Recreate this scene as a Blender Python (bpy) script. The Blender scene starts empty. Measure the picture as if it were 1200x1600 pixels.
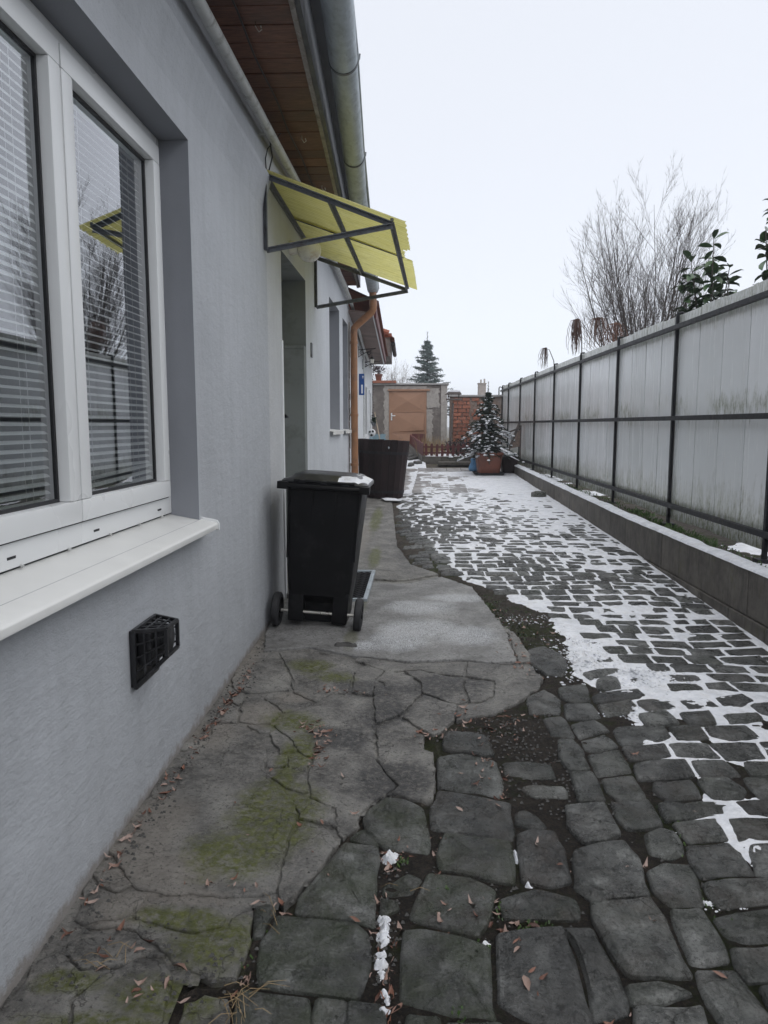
import bpy, bmesh, math, random
import numpy as np
from mathutils import Vector, Matrix
R = math.radians
SC = bpy.context.scene
COL = SC.collection

# ------------------------------------------------------------------ camera, sky, sun, exposure
F_PX = 1130.0
PITCH = math.atan(136 / F_PX)
YAW = math.atan(37 / math.hypot(F_PX, 136))
cam = bpy.data.objects.new('camera', bpy.data.cameras.new('camera'))
COL.objects.link(cam)
cam.location = (0, 0, 1.5)
cam.rotation_euler = (R(90) - PITCH, 0, YAW)
cam.data.sensor_fit = 'VERTICAL'
cam.data.sensor_height = 24
cam.data.lens = 24 * F_PX / 1600
cam.data.clip_start = 0.02
cam.data.clip_end = 1500
SC.camera = cam

world = bpy.data.worlds.new('World')
SC.world = world
world.use_nodes = True
wn = world.node_tree
wn.nodes.clear()
w_out = wn.nodes.new('ShaderNodeOutputWorld')
w_add = wn.nodes.new('ShaderNodeAddShader')
w_bg = wn.nodes.new('ShaderNodeBackground')
w_cloud = wn.nodes.new('ShaderNodeBackground')
w_sky = wn.nodes.new('ShaderNodeTexSky')
w_sky.sky_type = 'NISHITA'
w_sky.sun_disc = False
w_hs = wn.nodes.new('ShaderNodeHueSaturation')          # cloud deck washes the blue out
w_hs.inputs['Saturation'].default_value = 0.45
SUN_EL, SUN_AZ = R(66), R(115)          # azimuth clockwise from +Y
w_sky.sun_elevation = SUN_EL
w_sky.sun_rotation = SUN_AZ
w_sky.air_density = 0.6
w_sky.dust_density = 0.4
w_bg.inputs[1].default_value = 0.05
w_cloud.inputs[0].default_value = (0.70, 0.725, 0.775, 1)   # even cloud deck
w_cloud.inputs[1].default_value = 0.95
wn.links.new(w_hs.outputs[0], w_bg.inputs[0])
wn.links.new(w_sky.outputs[0], w_hs.inputs['Color'])
wn.links.new(w_bg.outputs[0], w_add.inputs[0])
wn.links.new(w_cloud.outputs[0], w_add.inputs[1])
wn.links.new(w_add.outputs[0], w_out.inputs[0])

sun = bpy.data.objects.new('sun', bpy.data.lights.new('sun', 'SUN'))
COL.objects.link(sun)
sun.data.energy = 1.5
sun.data.angle = R(95)
sun.data.color = (1.0, 0.98, 0.95)
sd = Vector((math.sin(SUN_AZ) * math.cos(SUN_EL), math.cos(SUN_AZ) * math.cos(SUN_EL), math.sin(SUN_EL)))
sun.rotation_euler = sd.to_track_quat('Z', 'Y').to_euler()
sun.location = (5, -5, 20)

SC.view_settings.view_transform = 'Standard'
SC.view_settings.look = 'None'
SC.view_settings.exposure = 0.18
SC.view_settings.gamma = 1.0
SC.view_settings.use_curve_mapping = False
SC.render.engine = 'CYCLES'
SC.cycles.max_bounces = 8
SC.cycles.transparent_max_bounces = 12

# ------------------------------------------------------------------ helpers
rnd = random.Random(7)

def _hash(ix, iy, s):
    n = (ix * 374761393 + iy * 668265263 + s * 974634777) & 0xFFFFFFFF
    n = ((n ^ (n >> 13)) * 1274126177) & 0xFFFFFFFF
    return ((n ^ (n >> 16)) & 0xFFFF) / 65535.0

def vnoise(x, y, s=0):
    x = np.asarray(x, float); y = np.asarray(y, float)
    ix = np.floor(x).astype(np.int64); iy = np.floor(y).astype(np.int64)
    fx = x - ix; fy = y - iy
    fx = fx * fx * (3 - 2 * fx); fy = fy * fy * (3 - 2 * fy)
    a = _hash(ix, iy, s); b = _hash(ix + 1, iy, s); c = _hash(ix, iy + 1, s); d = _hash(ix + 1, iy + 1, s)
    return (a * (1 - fx) + b * fx) * (1 - fy) + (c * (1 - fx) + d * fx) * fy - 0.5

def fbm(x, y, s=0, o=4):
    t = 0; a = 1.0; f = 1.0
    for k in range(o):
        t = t + a * vnoise(np.asarray(x) * f, np.asarray(y) * f, s + k)
        a *= 0.5; f *= 2.03
    return t

ZT = [(-60, -.05), (-5, -.03), (1.9, 0), (4.8, .06), (7.9, .19), (12, .29), (15.2, .37), (16.5, .42), (18.3, .58), (21, .8), (30, .9), (200, 1)]
ZA = [a for a, b in ZT]; ZB = [b for a, b in ZT]

def zg(x, y):
    x = np.asarray(x, float); y = np.asarray(y, float)
    lat = -.05 * (np.clip(x, -1.2, -.1) + .6) * np.clip((0.3 - x) / .4, 0, 1)
    return np.interp(y, ZA, ZB) + lat

def wx(y): return -1.04 + .016 * (y - 1.86)      # face of the near house wall
def wp(off, y, z): return (wx(y) + off, y, z)

class MB:
    def __init__(s): s.v = []; s.f = []; s.c = []; s.cur = None; s.m = []; s.mi = 0
    def add(s, vs, fs):
        o = len(s.v); s.v += [tuple(p) for p in vs]; s.f += [tuple(o + i for i in f) for f in fs]
        s.m += [s.mi] * len(fs)
        if s.cur is not None: s.c += [s.cur] * len(vs)
        return s
    def box(s, x0, x1, y0, y1, z0, z1):
        vs = [(x, y, z) for z in (z0, z1) for y in (y0, y1) for x in (x0, x1)]
        return s.add(vs, [(0, 2, 3, 1), (4, 5, 7, 6), (0, 1, 5, 4), (2, 6, 7, 3), (0, 4, 6, 2), (1, 3, 7, 5)])
    def wbox(s, o0, o1, y0, y1, z0, z1):
        """box in the frame of the slightly skewed house wall: o = offset out of the wall face"""
        vs = [wp(x, y, z) for z in (z0, z1) for y in (y0, y1) for x in (o0, o1)]
        return s.add(vs, [(0, 2, 3, 1), (4, 5, 7, 6), (0, 1, 5, 4), (2, 6, 7, 3), (0, 4, 6, 2), (1, 3, 7, 5)])
    def hexa(s, b, t):
        """b, t: four bottom and four top corners, counter-clockwise from above"""
        return s.add(list(b) + list(t), [(3, 2, 1, 0), (4, 5, 6, 7), (0, 1, 5, 4), (1, 2, 6, 5), (2, 3, 7, 6), (3, 0, 4, 7)])
    def bar(s, a, b, w, h=None, up=(0, 0, 1)):
        h = h or w; a = Vector(a); b = Vector(b); d = (b - a).normalized(); u = Vector(up)
        if abs(d.dot(u)) > .98: u = Vector((0, 1, 0))
        r = d.cross(u).normalized(); u = r.cross(d)
        q = [(-1, -1), (1, -1), (1, 1), (-1, 1)]
        vs = [p + r * (w / 2 * i) + u * (h / 2 * j) for p in (a, b) for i, j in q]
        return s.add(vs, [(0, 1, 2, 3), (7, 6, 5, 4), (0, 4, 5, 1), (1, 5, 6, 2), (2, 6, 7, 3), (3, 7, 4, 0)])
    def tube(s, pts, rad, n=8, cap=True):
        pts = [Vector(p) for p in pts]; rs = rad if isinstance(rad, (list, tuple)) else [rad] * len(pts)
        vs = []; pu = None
        for i, p in enumerate(pts):
            d = (pts[min(i + 1, len(pts) - 1)] - pts[max(i - 1, 0)])
            if d.length < 1e-9: d = Vector((0, 0, 1))
            d.normalize()
            if pu is None:
                pu = Vector((0, 0, 1)) if abs(d.z) < .9 else Vector((1, 0, 0))
            r = d.cross(pu).normalized(); u = r.cross(d); pu = u
            for k in range(n):
                a = 2 * math.pi * k / n
                vs.append(p + (r * math.cos(a) + u * math.sin(a)) * rs[i])
        fs = []
        for i in range(len(pts) - 1):
            for k in range(n):
                fs.append((i * n + k, i * n + (k + 1) % n, (i + 1) * n + (k + 1) % n, (i + 1) * n + k))
        if cap: fs += [tuple(range(n - 1, -1, -1)), tuple((len(pts) - 1) * n + k for k in range(n))]
        return s.add(vs, fs)
    def lathe(s, prof, n=24, c=(0, 0, 0), ax='z', cap=True):
        vs = []
        for r, h in prof:
            for k in range(n):
                a = 2 * math.pi * k / n
                p = (r * math.cos(a), r * math.sin(a), h)
                if ax == 'x': p = (h, p[0], p[1])
                vs.append((c[0] + p[0], c[1] + p[1], c[2] + p[2]))
        m = len(prof)
        fs = [(i * n + k, i * n + (k + 1) % n, (i + 1) * n + (k + 1) % n, (i + 1) * n + k) for i in range(m - 1) for k in range(n)]
        if cap: fs += [tuple(range(n - 1, -1, -1)), tuple((m - 1) * n + k for k in range(n))]
        return s.add(vs, fs)
    def prism(s, poly, f0, f1):
        """poly 2-D, f0/f1 map (a,b) to 3-D for the two caps"""
        n = len(poly); vs = [f0(*p) for p in poly] + [f1(*p) for p in poly]
        return s.add(vs, [tuple(range(n - 1, -1, -1)), tuple(range(n, 2 * n))] + [(i, (i + 1) % n, n + (i + 1) % n, n + i) for i in range(n)])
    def mesh(s, name, mat, smooth=False, bevel=0, fix=True):
        me = bpy.data.meshes.new(name)
        me.from_pydata(s.v, [], s.f)
        for m in (mat if isinstance(mat, (list, tuple)) else [mat]): me.materials.append(m)
        if any(s.m): me.polygons.foreach_set('material_index', s.m)
        if s.c and len(s.c) == len(s.v):
            ca = me.color_attributes.new('tint', 'FLOAT_COLOR', 'POINT')
            ca.data.foreach_set('color', np.array(s.c, np.float32).ravel())
        if fix or bevel:
            bm = bmesh.new(); bm.from_mesh(me)
            if fix: bmesh.ops.recalc_face_normals(bm, faces=bm.faces)
            if bevel:
                es = [e for e in bm.edges if len(e.link_faces) == 2 and e.calc_face_angle(0) > .6]
                bmesh.ops.bevel(bm, geom=es, offset=bevel, segments=2, profile=.6, affect='EDGES', clamp_overlap=True)
            bm.to_mesh(me); bm.free()
        if smooth:
            me.polygons.foreach_set('use_smooth', [True] * len(me.polygons))
            if smooth != 2:
                try: me.set_sharp_from_angle(angle=R(40))
                except Exception: pass
        me.update()
        return me
    def build(s, name, mat, parent=None, local=False, smooth=False, bevel=0, fix=True, **props):
        if parent is not None and not local:
            lx, ly, lz = parent.get('_o', (0, 0, 0))
            s.v = [(p[0] - lx, p[1] - ly, p[2] - lz) for p in s.v]
        ob = bpy.data.objects.new(name, s.mesh(name, mat, smooth, bevel, fix))
        COL.objects.link(ob)
        if parent is not None: ob.parent = parent
        ob['_o'] = parent.get('_o', (0, 0, 0)) if parent is not None else (0, 0, 0)
        for k, v in props.items(): ob[k] = v
        return ob

def thing(name, loc, label, cat, group=None, rot=(0, 0, 0)):
    o = bpy.data.objects.new(name, None); COL.objects.link(o)
    o.location = loc; o.rotation_euler = rot; o['_o'] = tuple(loc)
    o['label'] = label; o['category'] = cat
    if group: o['group'] = group
    return o

def place(src_mesh, name, parent, loc=(0, 0, 0), rot=(0, 0, 0), scale=(1, 1, 1), **props):
    o = bpy.data.objects.new(name, src_mesh); COL.objects.link(o)
    o.parent = parent; o.location = loc; o.rotation_euler = rot; o.scale = scale
    for k, v in props.items(): o[k] = v
    return o

def inpoly(p, poly):
    x, y = p; c = False; j = len(poly) - 1
    for i in range(len(poly)):
        a, b = poly[i], poly[j]
        if (a[1] > y) != (b[1] > y) and x < (b[0] - a[0]) * (y - a[1]) / (b[1] - a[1]) + a[0]: c = not c
        j = i
    return c

def inpoly_np(X, Y, poly):
    c = np.zeros(X.shape, bool); j = len(poly) - 1
    for i in range(len(poly)):
        a, b = poly[i], poly[j]
        if a[1] != b[1]:
            c ^= ((a[1] > Y) != (b[1] > Y)) & (X < (b[0] - a[0]) * (Y - a[1]) / (b[1] - a[1]) + a[0])
        j = i
    return c

# ------------------------------------------------------------------ materials
class NT:
    def __init__(s, name):
        s.m = bpy.data.materials.new(name); s.m.use_nodes = True; s.t = s.m.node_tree; s.t.nodes.clear()
        s.out = s.t.nodes.new('ShaderNodeOutputMaterial'); s.b = s.t.nodes.new('ShaderNodeBsdfPrincipled')
        s.t.links.new(s.b.outputs[0], s.out.inputs[0])
        s.co = s.t.nodes.new('ShaderNodeTexCoord').outputs['Object']
        g = s.t.nodes.new('ShaderNodeNewGeometry'); s.pos = g.outputs['Position']; s.nrm = g.outputs['Normal']
    def n(s, t, **k):
        x = s.t.nodes.new(t)
        for a, b in k.items(): setattr(x, a, b)
        return x
    def l(s, a, b): s.t.links.new(a, b)
    def inp(s, sock, v):
        if hasattr(v, 'links'): s.l(v, sock)
        else:
            if isinstance(v, (tuple, list)) and len(v) == 3 and sock.type == 'RGBA': v = (*v, 1)
            sock.default_value = v
    def noise(s, scale, detail=4, rough=.55, vec=None, stretch=None, dist=0):
        x = s.n('ShaderNodeTexNoise'); x.inputs['Scale'].default_value = scale; x.inputs['Detail'].default_value = detail
        x.inputs['Roughness'].default_value = rough; x.inputs['Distortion'].default_value = dist
        v = vec or s.pos
        if stretch:
            mp = s.n('ShaderNodeMapping'); mp.inputs['Scale'].default_value = stretch; s.l(v, mp.inputs[0]); v = mp.outputs[0]
        s.l(v, x.inputs['Vector']); return x.outputs['Fac']
    def voro(s, scale, feature='F1', vec=None, stretch=None, out='Distance', warp=0):
        x = s.n('ShaderNodeTexVoronoi', feature=feature); x.inputs['Scale'].default_value = scale
        v = vec or s.pos
        if stretch:
            mp = s.n('ShaderNodeMapping'); mp.inputs['Scale'].default_value = stretch; s.l(v, mp.inputs[0]); v = mp.outputs[0]
        if warp:
            w = s.n('ShaderNodeTexNoise'); w.inputs['Scale'].default_value = scale * 1.5; w.inputs['Detail'].default_value = 5; s.l(v, w.inputs['Vector'])
            vm = s.n('ShaderNodeVectorMath', operation='SCALE'); vm.inputs['Scale'].default_value = warp; s.l(w.outputs['Color'], vm.inputs[0])
            va = s.n('ShaderNodeVectorMath', operation='ADD'); s.l(v, va.inputs[0]); s.l(vm.outputs[0], va.inputs[1]); v = va.outputs[0]
        s.l(v, x.inputs['Vector']); return x.outputs[out]
    def ramp(s, fac, stops):
        x = s.n('ShaderNodeValToRGB'); e = x.color_ramp.elements
        while len(e) < len(stops): e.new(.5)
        for i, (p, c) in enumerate(stops):
            e[i].position = p
            e[i].color = (c, c, c, 1) if isinstance(c, (int, float)) else (*c, 1)
        s.l(fac, x.inputs[0]); return x.outputs[0]
    def mix(s, f, a, b, mode='MIX'):
        x = s.n('ShaderNodeMix', data_type='RGBA', blend_type=mode)
        s.inp(x.inputs['Factor'], f); s.inp(x.inputs[6], a); s.inp(x.inputs[7], b); return x.outputs[2]
    def math(s, op, a, b=0, c=None):
        x = s.n('ShaderNodeMath', operation=op); s.inp(x.inputs[0], a); s.inp(x.inputs[1], b)
        if c is not None: s.inp(x.inputs[2], c)
        return x.outputs[0]
    def attr(s, name='tint'):
        a = s.n('ShaderNodeAttribute', attribute_name=name); sp = s.n('ShaderNodeSeparateColor'); s.l(a.outputs['Color'], sp.inputs[0]); return sp.outputs
    def objrand(s): return s.n('ShaderNodeObjectInfo').outputs['Random']
    def sep(s, v):
        x = s.n('ShaderNodeSeparateXYZ'); s.l(v, x.inputs[0]); return x.outputs
    def bump(s, h, strength=.3, dist=.01, prev=None):
        x = s.n('ShaderNodeBump'); x.inputs['Strength'].default_value = strength; x.inputs['Distance'].default_value = dist
        s.l(h, x.inputs['Height'])
        if prev: s.l(prev, x.inputs['Normal'])
        return x.outputs[0]
    def done(s, col, rough=.6, normal=None, metal=0, spec=None, **k):
        s.inp(s.b.inputs['Base Color'], col); s.inp(s.b.inputs['Roughness'], rough); s.inp(s.b.inputs['Metallic'], metal)
        if spec is not None: s.inp(s.b.inputs['Specular IOR Level'], spec)
        if normal: s.l(normal, s.b.inputs['Normal'])
        for a, b in k.items(): s.inp(s.b.inputs[a], b)
        return s.m

def simple(name, col, rough=.6, var=.15, scale=6, bscale=60, bstr=.15, bdist=.004, metal=0, dirt=None, dirt_scale=3, spec=None, stretch=None, rand=0, vec=None):
    """a painted / plain surface: tone variation, optional dirt and fine relief"""
    t = NT(name); v = t.co if vec == 'obj' else t.pos
    n1 = t.noise(scale, 5, .6, v, stretch)
    dark = tuple(c * (1 - var) for c in col); light = tuple(min(1, c * (1 + var)) for c in col)
    c = t.ramp(n1, [(.3, dark), (.7, light)])
    if rand:
        c = t.mix(1, c, t.ramp(t.objrand(), [(0, 1 - rand), (1, 1)]), 'MULTIPLY')
    if dirt:
        dn = t.ramp(t.noise(dirt_scale, 8, .7, v, stretch), [(.52, 0), (.68, 1)])
        c = t.mix(dn, c, dirt)
    nb = t.bump(t.noise(bscale, 5, .6, v, stretch), bstr, bdist)
    return t.done(c, t.ramp(t.noise(scale * 2, 3, .5, v), [(.3, max(0, rough - .08)), (.7, min(1, rough + .08))]), nb, metal, spec)

M = {}
# near house render: grey-blue paint, rain streaks, trowel marks
def wall_paint(name, col, dirt, low=None):
    t = NT(name)
    c = t.ramp(t.noise(1.3, 6, .6), [(.3, tuple(x * .9 for x in col)), (.7, tuple(x * 1.06 for x in col))])
    st = t.ramp(t.noise(3, 6, .6, None, (1, 4, .35)), [(.45, 0), (.75, 1)])
    c = t.mix(t.math('MULTIPLY', st, .22), c, dirt)
    z = t.sep(t.pos)[2]
    zn = t.math('ADD', z, t.math('MULTIPLY', t.noise(4, 5, .6), .5))
    lo = t.ramp(zn, [(.20, 1), (.60, 0)])
    c = t.mix(t.math('MULTIPLY', lo, .35), c, dirt)
    lo2 = t.ramp(t.math('SUBTRACT', t.math('ADD', z, t.math('MULTIPLY', t.noise(18, 7, .75), .16)), t.math('MULTIPLY', t.sep(t.pos)[1], .018)), [(.075, 1), (.115, 0)])
    c = t.mix(t.math('MULTIPLY', lo2, .7), c, (.20, .17, .14))
    sp = t.ramp(t.noise(55, 3, .5), [(.66, 0), (.74, 1)])
    c = t.mix(t.math('MULTIPLY', sp, .25), c, tuple(x * .5 for x in dirt))
    b = t.bump(t.noise(190, 4, .7), .22, .003)
    b = t.bump(t.noise(11, 7, .72, None, (1, 1, 1.8)), .5, .02, b)
    b = t.bump(t.noise(1.6, 2, .5), .4, .05, b)
    return t.done(c, .72, b, spec=.25)
M['paint_grey'] = wall_paint('grey_blue_wall_paint', (.435, .452, .478), (.27, .275, .285))
M['paint_pale'] = wall_paint('pale_wall_paint', (.55, .57, .60), (.36, .38, .37))
M['paint_cream'] = wall_paint('cream_door_surround_paint', (.53, .54, .555), (.36, .36, .36))
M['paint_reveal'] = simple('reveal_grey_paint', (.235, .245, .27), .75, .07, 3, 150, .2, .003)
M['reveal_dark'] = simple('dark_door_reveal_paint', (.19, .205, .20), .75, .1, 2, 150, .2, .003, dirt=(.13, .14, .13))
M['pvc'] = simple('white_window_plastic', (.74, .75, .75), .32, .012, 1, 30, .02, .002)
M['sill'] = simple('white_sill_metal', (.72, .72, .70), .38, .04, 9, 60, .04, .002)
M['gasket_and_shadow'] = simple('black_gasket_and_shadow', (.012, .012, .014), .5, .2)
M['slat'] = simple('blind_slat_paint', (.90, .93, .92), .5, .04, 4, 40, .02, .001, rand=.1)
M['room'] = simple('room_wall', (.34, .38, .39), .9, .1)
M['wood_soffit'] = None
t = NT('stained_soffit_board'); r_ = t.objrand()
g = t.noise(9, 6, .65, t.pos, (1.2, 14, 6))
c = t.ramp(g, [(.3, (.075, .030, .020)), (.55, (.17, .075, .050)), (.75, (.24, .12, .085))])
c = t.mix(1, c, t.ramp(r_, [(0, (.62, .62, .64)), (1, (1.15, 1.1, 1.05))]), 'MULTIPLY')
c = t.mix(t.ramp(t.noise(3, 6, .7), [(.55, 0), (.75, .6)]), c, (.05, .045, .04))
M['soffit'] = t.done(c, .55, t.bump(g, .4, .004))
def streaky_metal(name, col, rough, metal, dirt):
    t = NT(name)
    c = t.ramp(t.noise(7, 6, .7), [(.3, tuple(x * .75 for x in col)), (.7, tuple(x * 1.15 for x in col))])
    c = t.mix(t.ramp(t.noise(24, 7, .75, None, (1, .35, 1)), [(.5, 0), (.68, .75)]), c, dirt)
    return t.done(c, t.ramp(t.noise(10, 4, .5), [(.3, rough - .1), (.7, rough + .12)]), t.bump(t.noise(50, 4, .6), .12, .003), metal)
M['zinc'] = streaky_metal('weathered_zinc', (.44, .49, .53), .5, .35, (.25, .275, .29))
M['fascia'] = streaky_metal('dark_fascia_sheet', (.075, .08, .09), .5, .2, (.14, .13, .12))
M['trim_wood'] = simple('weathered_trim_wood', (.30, .27, .24), .7, .3, 18, 90, .4, .004, dirt=(.12, .09, .07), dirt_scale=12)
M['pipe'] = simple('grey_white_pipe', (.50, .51, .50), .45, .08, 6, 60, .05, .002, dirt=(.30, .30, .28), dirt_scale=14)
M['cable'] = simple('black_cable', (.02, .018, .018), .5)
M['copper_paint'] = simple('brown_downpipe_paint', (.30, .145, .07), .42, .12, 5, 40, .06, .002, dirt=(.19, .10, .06), dirt_scale=9)
M['steel_grey'] = simple('grey_painted_angle_steel', (.13, .14, .155), .5, .25, 20, 80, .3, .003, dirt=(.07, .05, .04), dirt_scale=25)
M['steel_dark'] = simple('dark_fence_steel', (.014, .015, .018), .5, .3, 12, 60, .12, .002, dirt=(.04, .037, .034), dirt_scale=15, spec=.25)
M['black_plastic'] = simple('black_bin_plastic', (.006, .006, .007), .5, .35, 8, 120, .1, .002, spec=.2, dirt=(.016, .016, .017), dirt_scale=7)
M['lid_plastic'] = simple('black_lid_plastic', (.016, .017, .02), .36, .25, 8, 120, .08, .002, dirt=(.05, .05, .055), dirt_scale=10)
M['rubber'] = simple('wheel_rubber', (.018, .018, .02), .65, .2, 20, 90, .2, .002)
M['bright_steel'] = simple('bright_axle_steel', (.62, .60, .55), .3, .1, 10, 40, .05, .001, metal=.9)
M['vent'] = simple('sooty_black_vent', (.012, .012, .014), .38, .3, 20, 60, .3, .003, dirt=(.05, .05, .055), dirt_scale=14)
M['terracotta'] = simple('terracotta_plastic', (.19, .062, .038), .5, .12, 5, 60, .1, .003, dirt=(.12, .05, .035))
M['barrel'] = None
t = NT('dark_stained_tub_wood'); g = t.noise(10, 6, .7, t.co, (6, 6, .6))
c = t.ramp(g, [(.25, (.010, .007, .008)), (.7, (.036, .023, .023))])
c = t.mix(1, c, t.ramp(t.objrand(), [(0, .6), (1, 1.3)]), 'MULTIPLY')
M['barrel'] = t.done(c, .6, t.bump(g, .5, .004), spec=.2)
M['door_wood'] = simple('orange_brown_door_paint', (.36, .20, .125), .5, .08, 4, 60, .1, .003, dirt=(.29, .165, .105), dirt_scale=4)
M['plaster'] = simple('rough_grey_plaster', (.20, .175, .16), .9, .22, 7, 45, 1.0, .03, dirt=(.30, .275, .25), dirt_scale=2.2)
M['plaster_pale'] = simple('pale_patch_plaster', (.40, .37, .34), .9, .15, 9, 40, .8, .02, dirt=(.28, .25, .23), dirt_scale=5)
M['blue_plinth'] = simple('blue_plinth_paint', (.22, .33, .39), .8, .15, 5, 50, .4, .01, dirt=(.32, .35, .36), dirt_scale=6)
M['house_white'] = simple('white_house_render', (.66, .68, .70), .8, .05, 3, 60, .3, .006, dirt=(.50, .51, .51), dirt_scale=3)
M['white_paint'] = simple('white_trim_paint', (.72, .73, .74), .5, .05, 4)
M['coping'] = simple('snowy_grey_coping', (.35, .34, .33), .8, .2, 10, 40, .5, .01)
M['red_brick'] = simple('orange_red_brick', (.42, .165, .105), .85, .25, 14, 50, .7, .01, dirt=(.24, .15, .12), dirt_scale=8, rand=.35)
M['mortar'] = simple('garden_wall_mortar', (.27, .20, .165), .95, .25, 12, 40, .9, .02, dirt=(.34, .30, .27), dirt_scale=4)
M['picket'] = simple('wine_red_picket_paint', (.13, .035, .035), .6, .2, 10, 60, .3, .004, rand=.25)
M['blue_sign'] = simple('blue_sign_enamel', (.015, .075, .27), .35, .08, 3)
M['sign_white'] = simple('white_sign_panel', (.70, .72, .78), .4, .03, 3)
M['iron'] = simple('black_wrought_iron', (.012, .012, .013), .5, .2)
M['bark'] = simple('grey_brown_bark', (.075, .062, .055), .9, .3, 20, 60, .6, .01)
M['bark_pale'] = simple('haze_paled_twig_bark', (.26, .235, .225), .9, .2, 10)  # bark colour paled to stand in for distance haze
M['roof_tile'] = simple('red_roof_tile', (.30, .10, .06), .8, .25, 8, 40, .4, .01, rand=.3)
M['blue_bag'] = simple('blue_plastic_bag', (.13, .30, .52), .35, .2, 12, 20, .6, .02)
M['globe'] = simple('aged_white_globe', (.86, .84, .77), .3, .04, 10, 30, .02, .001, dirt=(.62, .50, .34), dirt_scale=12)
M['wood_grey'] = simple('weathered_grey_wood', (.13, .11, .10), .8, .25, 14, 60, .5, .006)
M['broom'] = simple('broom_bristle', (.06, .045, .045), .9, .3, 30, 90, .8, .01)
M['handle_wood'] = simple('pale_handle_wood', (.42, .33, .24), .7, .15, 10)
M['bitumen'] = simple('dark_roof_sheet', (.06, .06, .065), .8, .2, 5)

# glass: mirror coat over clear
t = NT('window_glass'); t.t.nodes.remove(t.b)
tr = t.n('ShaderNodeBsdfTransparent'); tr.inputs[0].default_value = (.96, .99, .99, 1)
gl = t.n('ShaderNodeBsdfGlossy'); gl.inputs['Roughness'].default_value = .0; gl.inputs[0].default_value = (.96, .97, 1, 1)
fr = t.n('ShaderNodeFresnel'); fr.inputs['IOR'].default_value = 1.52
fr_num = t.math('MULTIPLY', fr.outputs[0], 4.0); fr_den = t.math('ADD', t.math('MULTIPLY', fr.outputs[0], 3.0), 1.0); fr_all = t.math('DIVIDE', fr_num, fr_den)      # four surfaces of double glazing
mx = t.n('ShaderNodeMixShader'); t.l(fr_all, mx.inputs[0]); t.l(tr.outputs[0], mx.inputs[1]); t.l(gl.outputs[0], mx.inputs[2])
t.l(mx.outputs[0], t.out.inputs[0]); M['glass'] = t.m

# yellow corrugated plastic: lets daylight through
t = NT('yellow_corrugated_plastic')
c = t.ramp(t.noise(5, 6, .65), [(.3, (.76, .71, .26)), (.7, (.87, .83, .40))])
c = t.mix(t.ramp(t.noise(13, 8, .8, None, (.5, 2, 1)), [(.50, 0), (.70, .75)]), c, (.42, .40, .17))
rib_shade = t.math('SINE', t.math('MULTIPLY', t.sep(t.pos)[1], 2 * math.pi / .052)); c = t.mix(t.math('MULTIPLY', t.math('ADD', rib_shade, 1), .30), c, (.36, .34, .10))  # corrugation shading painted in as darker bands
t.inp(t.b.inputs['Base Color'], c); t.b.inputs['Roughness'].default_value = .35
tl = t.n('ShaderNodeBsdfTranslucent'); t.l(c, tl.inputs[0])
mx = t.n('ShaderNodeMixShader'); mx.inputs[0].default_value = .62
t.l(t.b.outputs[0], mx.inputs[1]); t.l(tl.outputs[0], mx.inputs[2]); t.l(mx.outputs[0], t.out.inputs[0]); M['yellow'] = t.m

# stains that lie in place on the paving: list of (x, y, radius_x, radius_y)
def stains(t, spots, ragged=.5, scale=5):
    sp = t.sep(t.pos); nz = t.math('MULTIPLY', t.math('SUBTRACT', t.noise(scale, 7, .72), .5), ragged * 2); best = None
    for (x, y, rx, ry) in spots:
        a = t.math('DIVIDE', t.math('SUBTRACT', sp[0], x), rx); b_ = t.math('DIVIDE', t.math('SUBTRACT', sp[1], y), ry)
        d = t.math('SQRT', t.math('ADD', t.math('MULTIPLY', a, a), t.math('MULTIPLY', b_, b_)))
        best = d if best is None else t.math('MINIMUM', best, d)
    return t.ramp(t.math('MULTIPLY', t.math('ADD', best, nz), .5), [(.30, 1), (.56, 0)])

# wet dark setts
t = NT('wet_dark_stone'); a = t.attr()
n1 = t.noise(9, 8, .7); n2 = t.noise(55, 6, .72)
c = t.ramp(n1, [(.36, (.050, .053, .051)), (.5, (.118, .122, .117)), (.62, (.26, .264, .255))])
c = t.mix(t.ramp(n2, [(.46, .0), (.64, .6)]), c, (.24, .237, .228))
c = t.mix(1, c, t.ramp(t.noise(3.1, 5, .65), [(.38, .55), (.60, 1.3)]), 'MULTIPLY')
c = t.mix(t.ramp(t.noise(120, 4, .7), [(.36, .75), (.5, 0)]), c, (.022, .022, .022))
crack_shade = t.ramp(t.voro(3.6, 'DISTANCE_TO_EDGE', warp=.34), [(.0, .2), (.010, 1)])
crack_shade = t.math('MAXIMUM', crack_shade, t.ramp(t.noise(4.3, 3, .5), [(.50, 1), (.58, 0)]))
c = t.mix(1, c, crack_shade, 'MULTIPLY')  # cavity shade multiplied into the stone colour along fine cracks
c = t.mix(1, c, t.ramp(a[0], [(0, .62), (.5, 1.0), (1, 1.4)]), 'MULTIPLY')
c = t.mix(t.math('MULTIPLY', t.ramp(t.noise(6, 7, .75), [(.38, 0), (.62, 1)]), a[1]), c, (.062, .078, .040))
c = t.mix(t.math('MULTIPLY', t.ramp(t.noise(5, 6, .75), [(.45, 0), (.65, .7)]), a[2]), c, (.11, .08, .06))
ridge = t.noise(9, 9, .75, None, (1.6, .8, 1), 1.3)
b = t.bump(ridge, 1, .06); b = t.bump(crack_shade, .8, .008, b); b = t.bump(t.noise(90, 6, .78), 1, .011, b)
M['sett'] = t.done(c, t.ramp(n1, [(.36, .20), (.64, .42)]), b, spec=.7)

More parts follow.
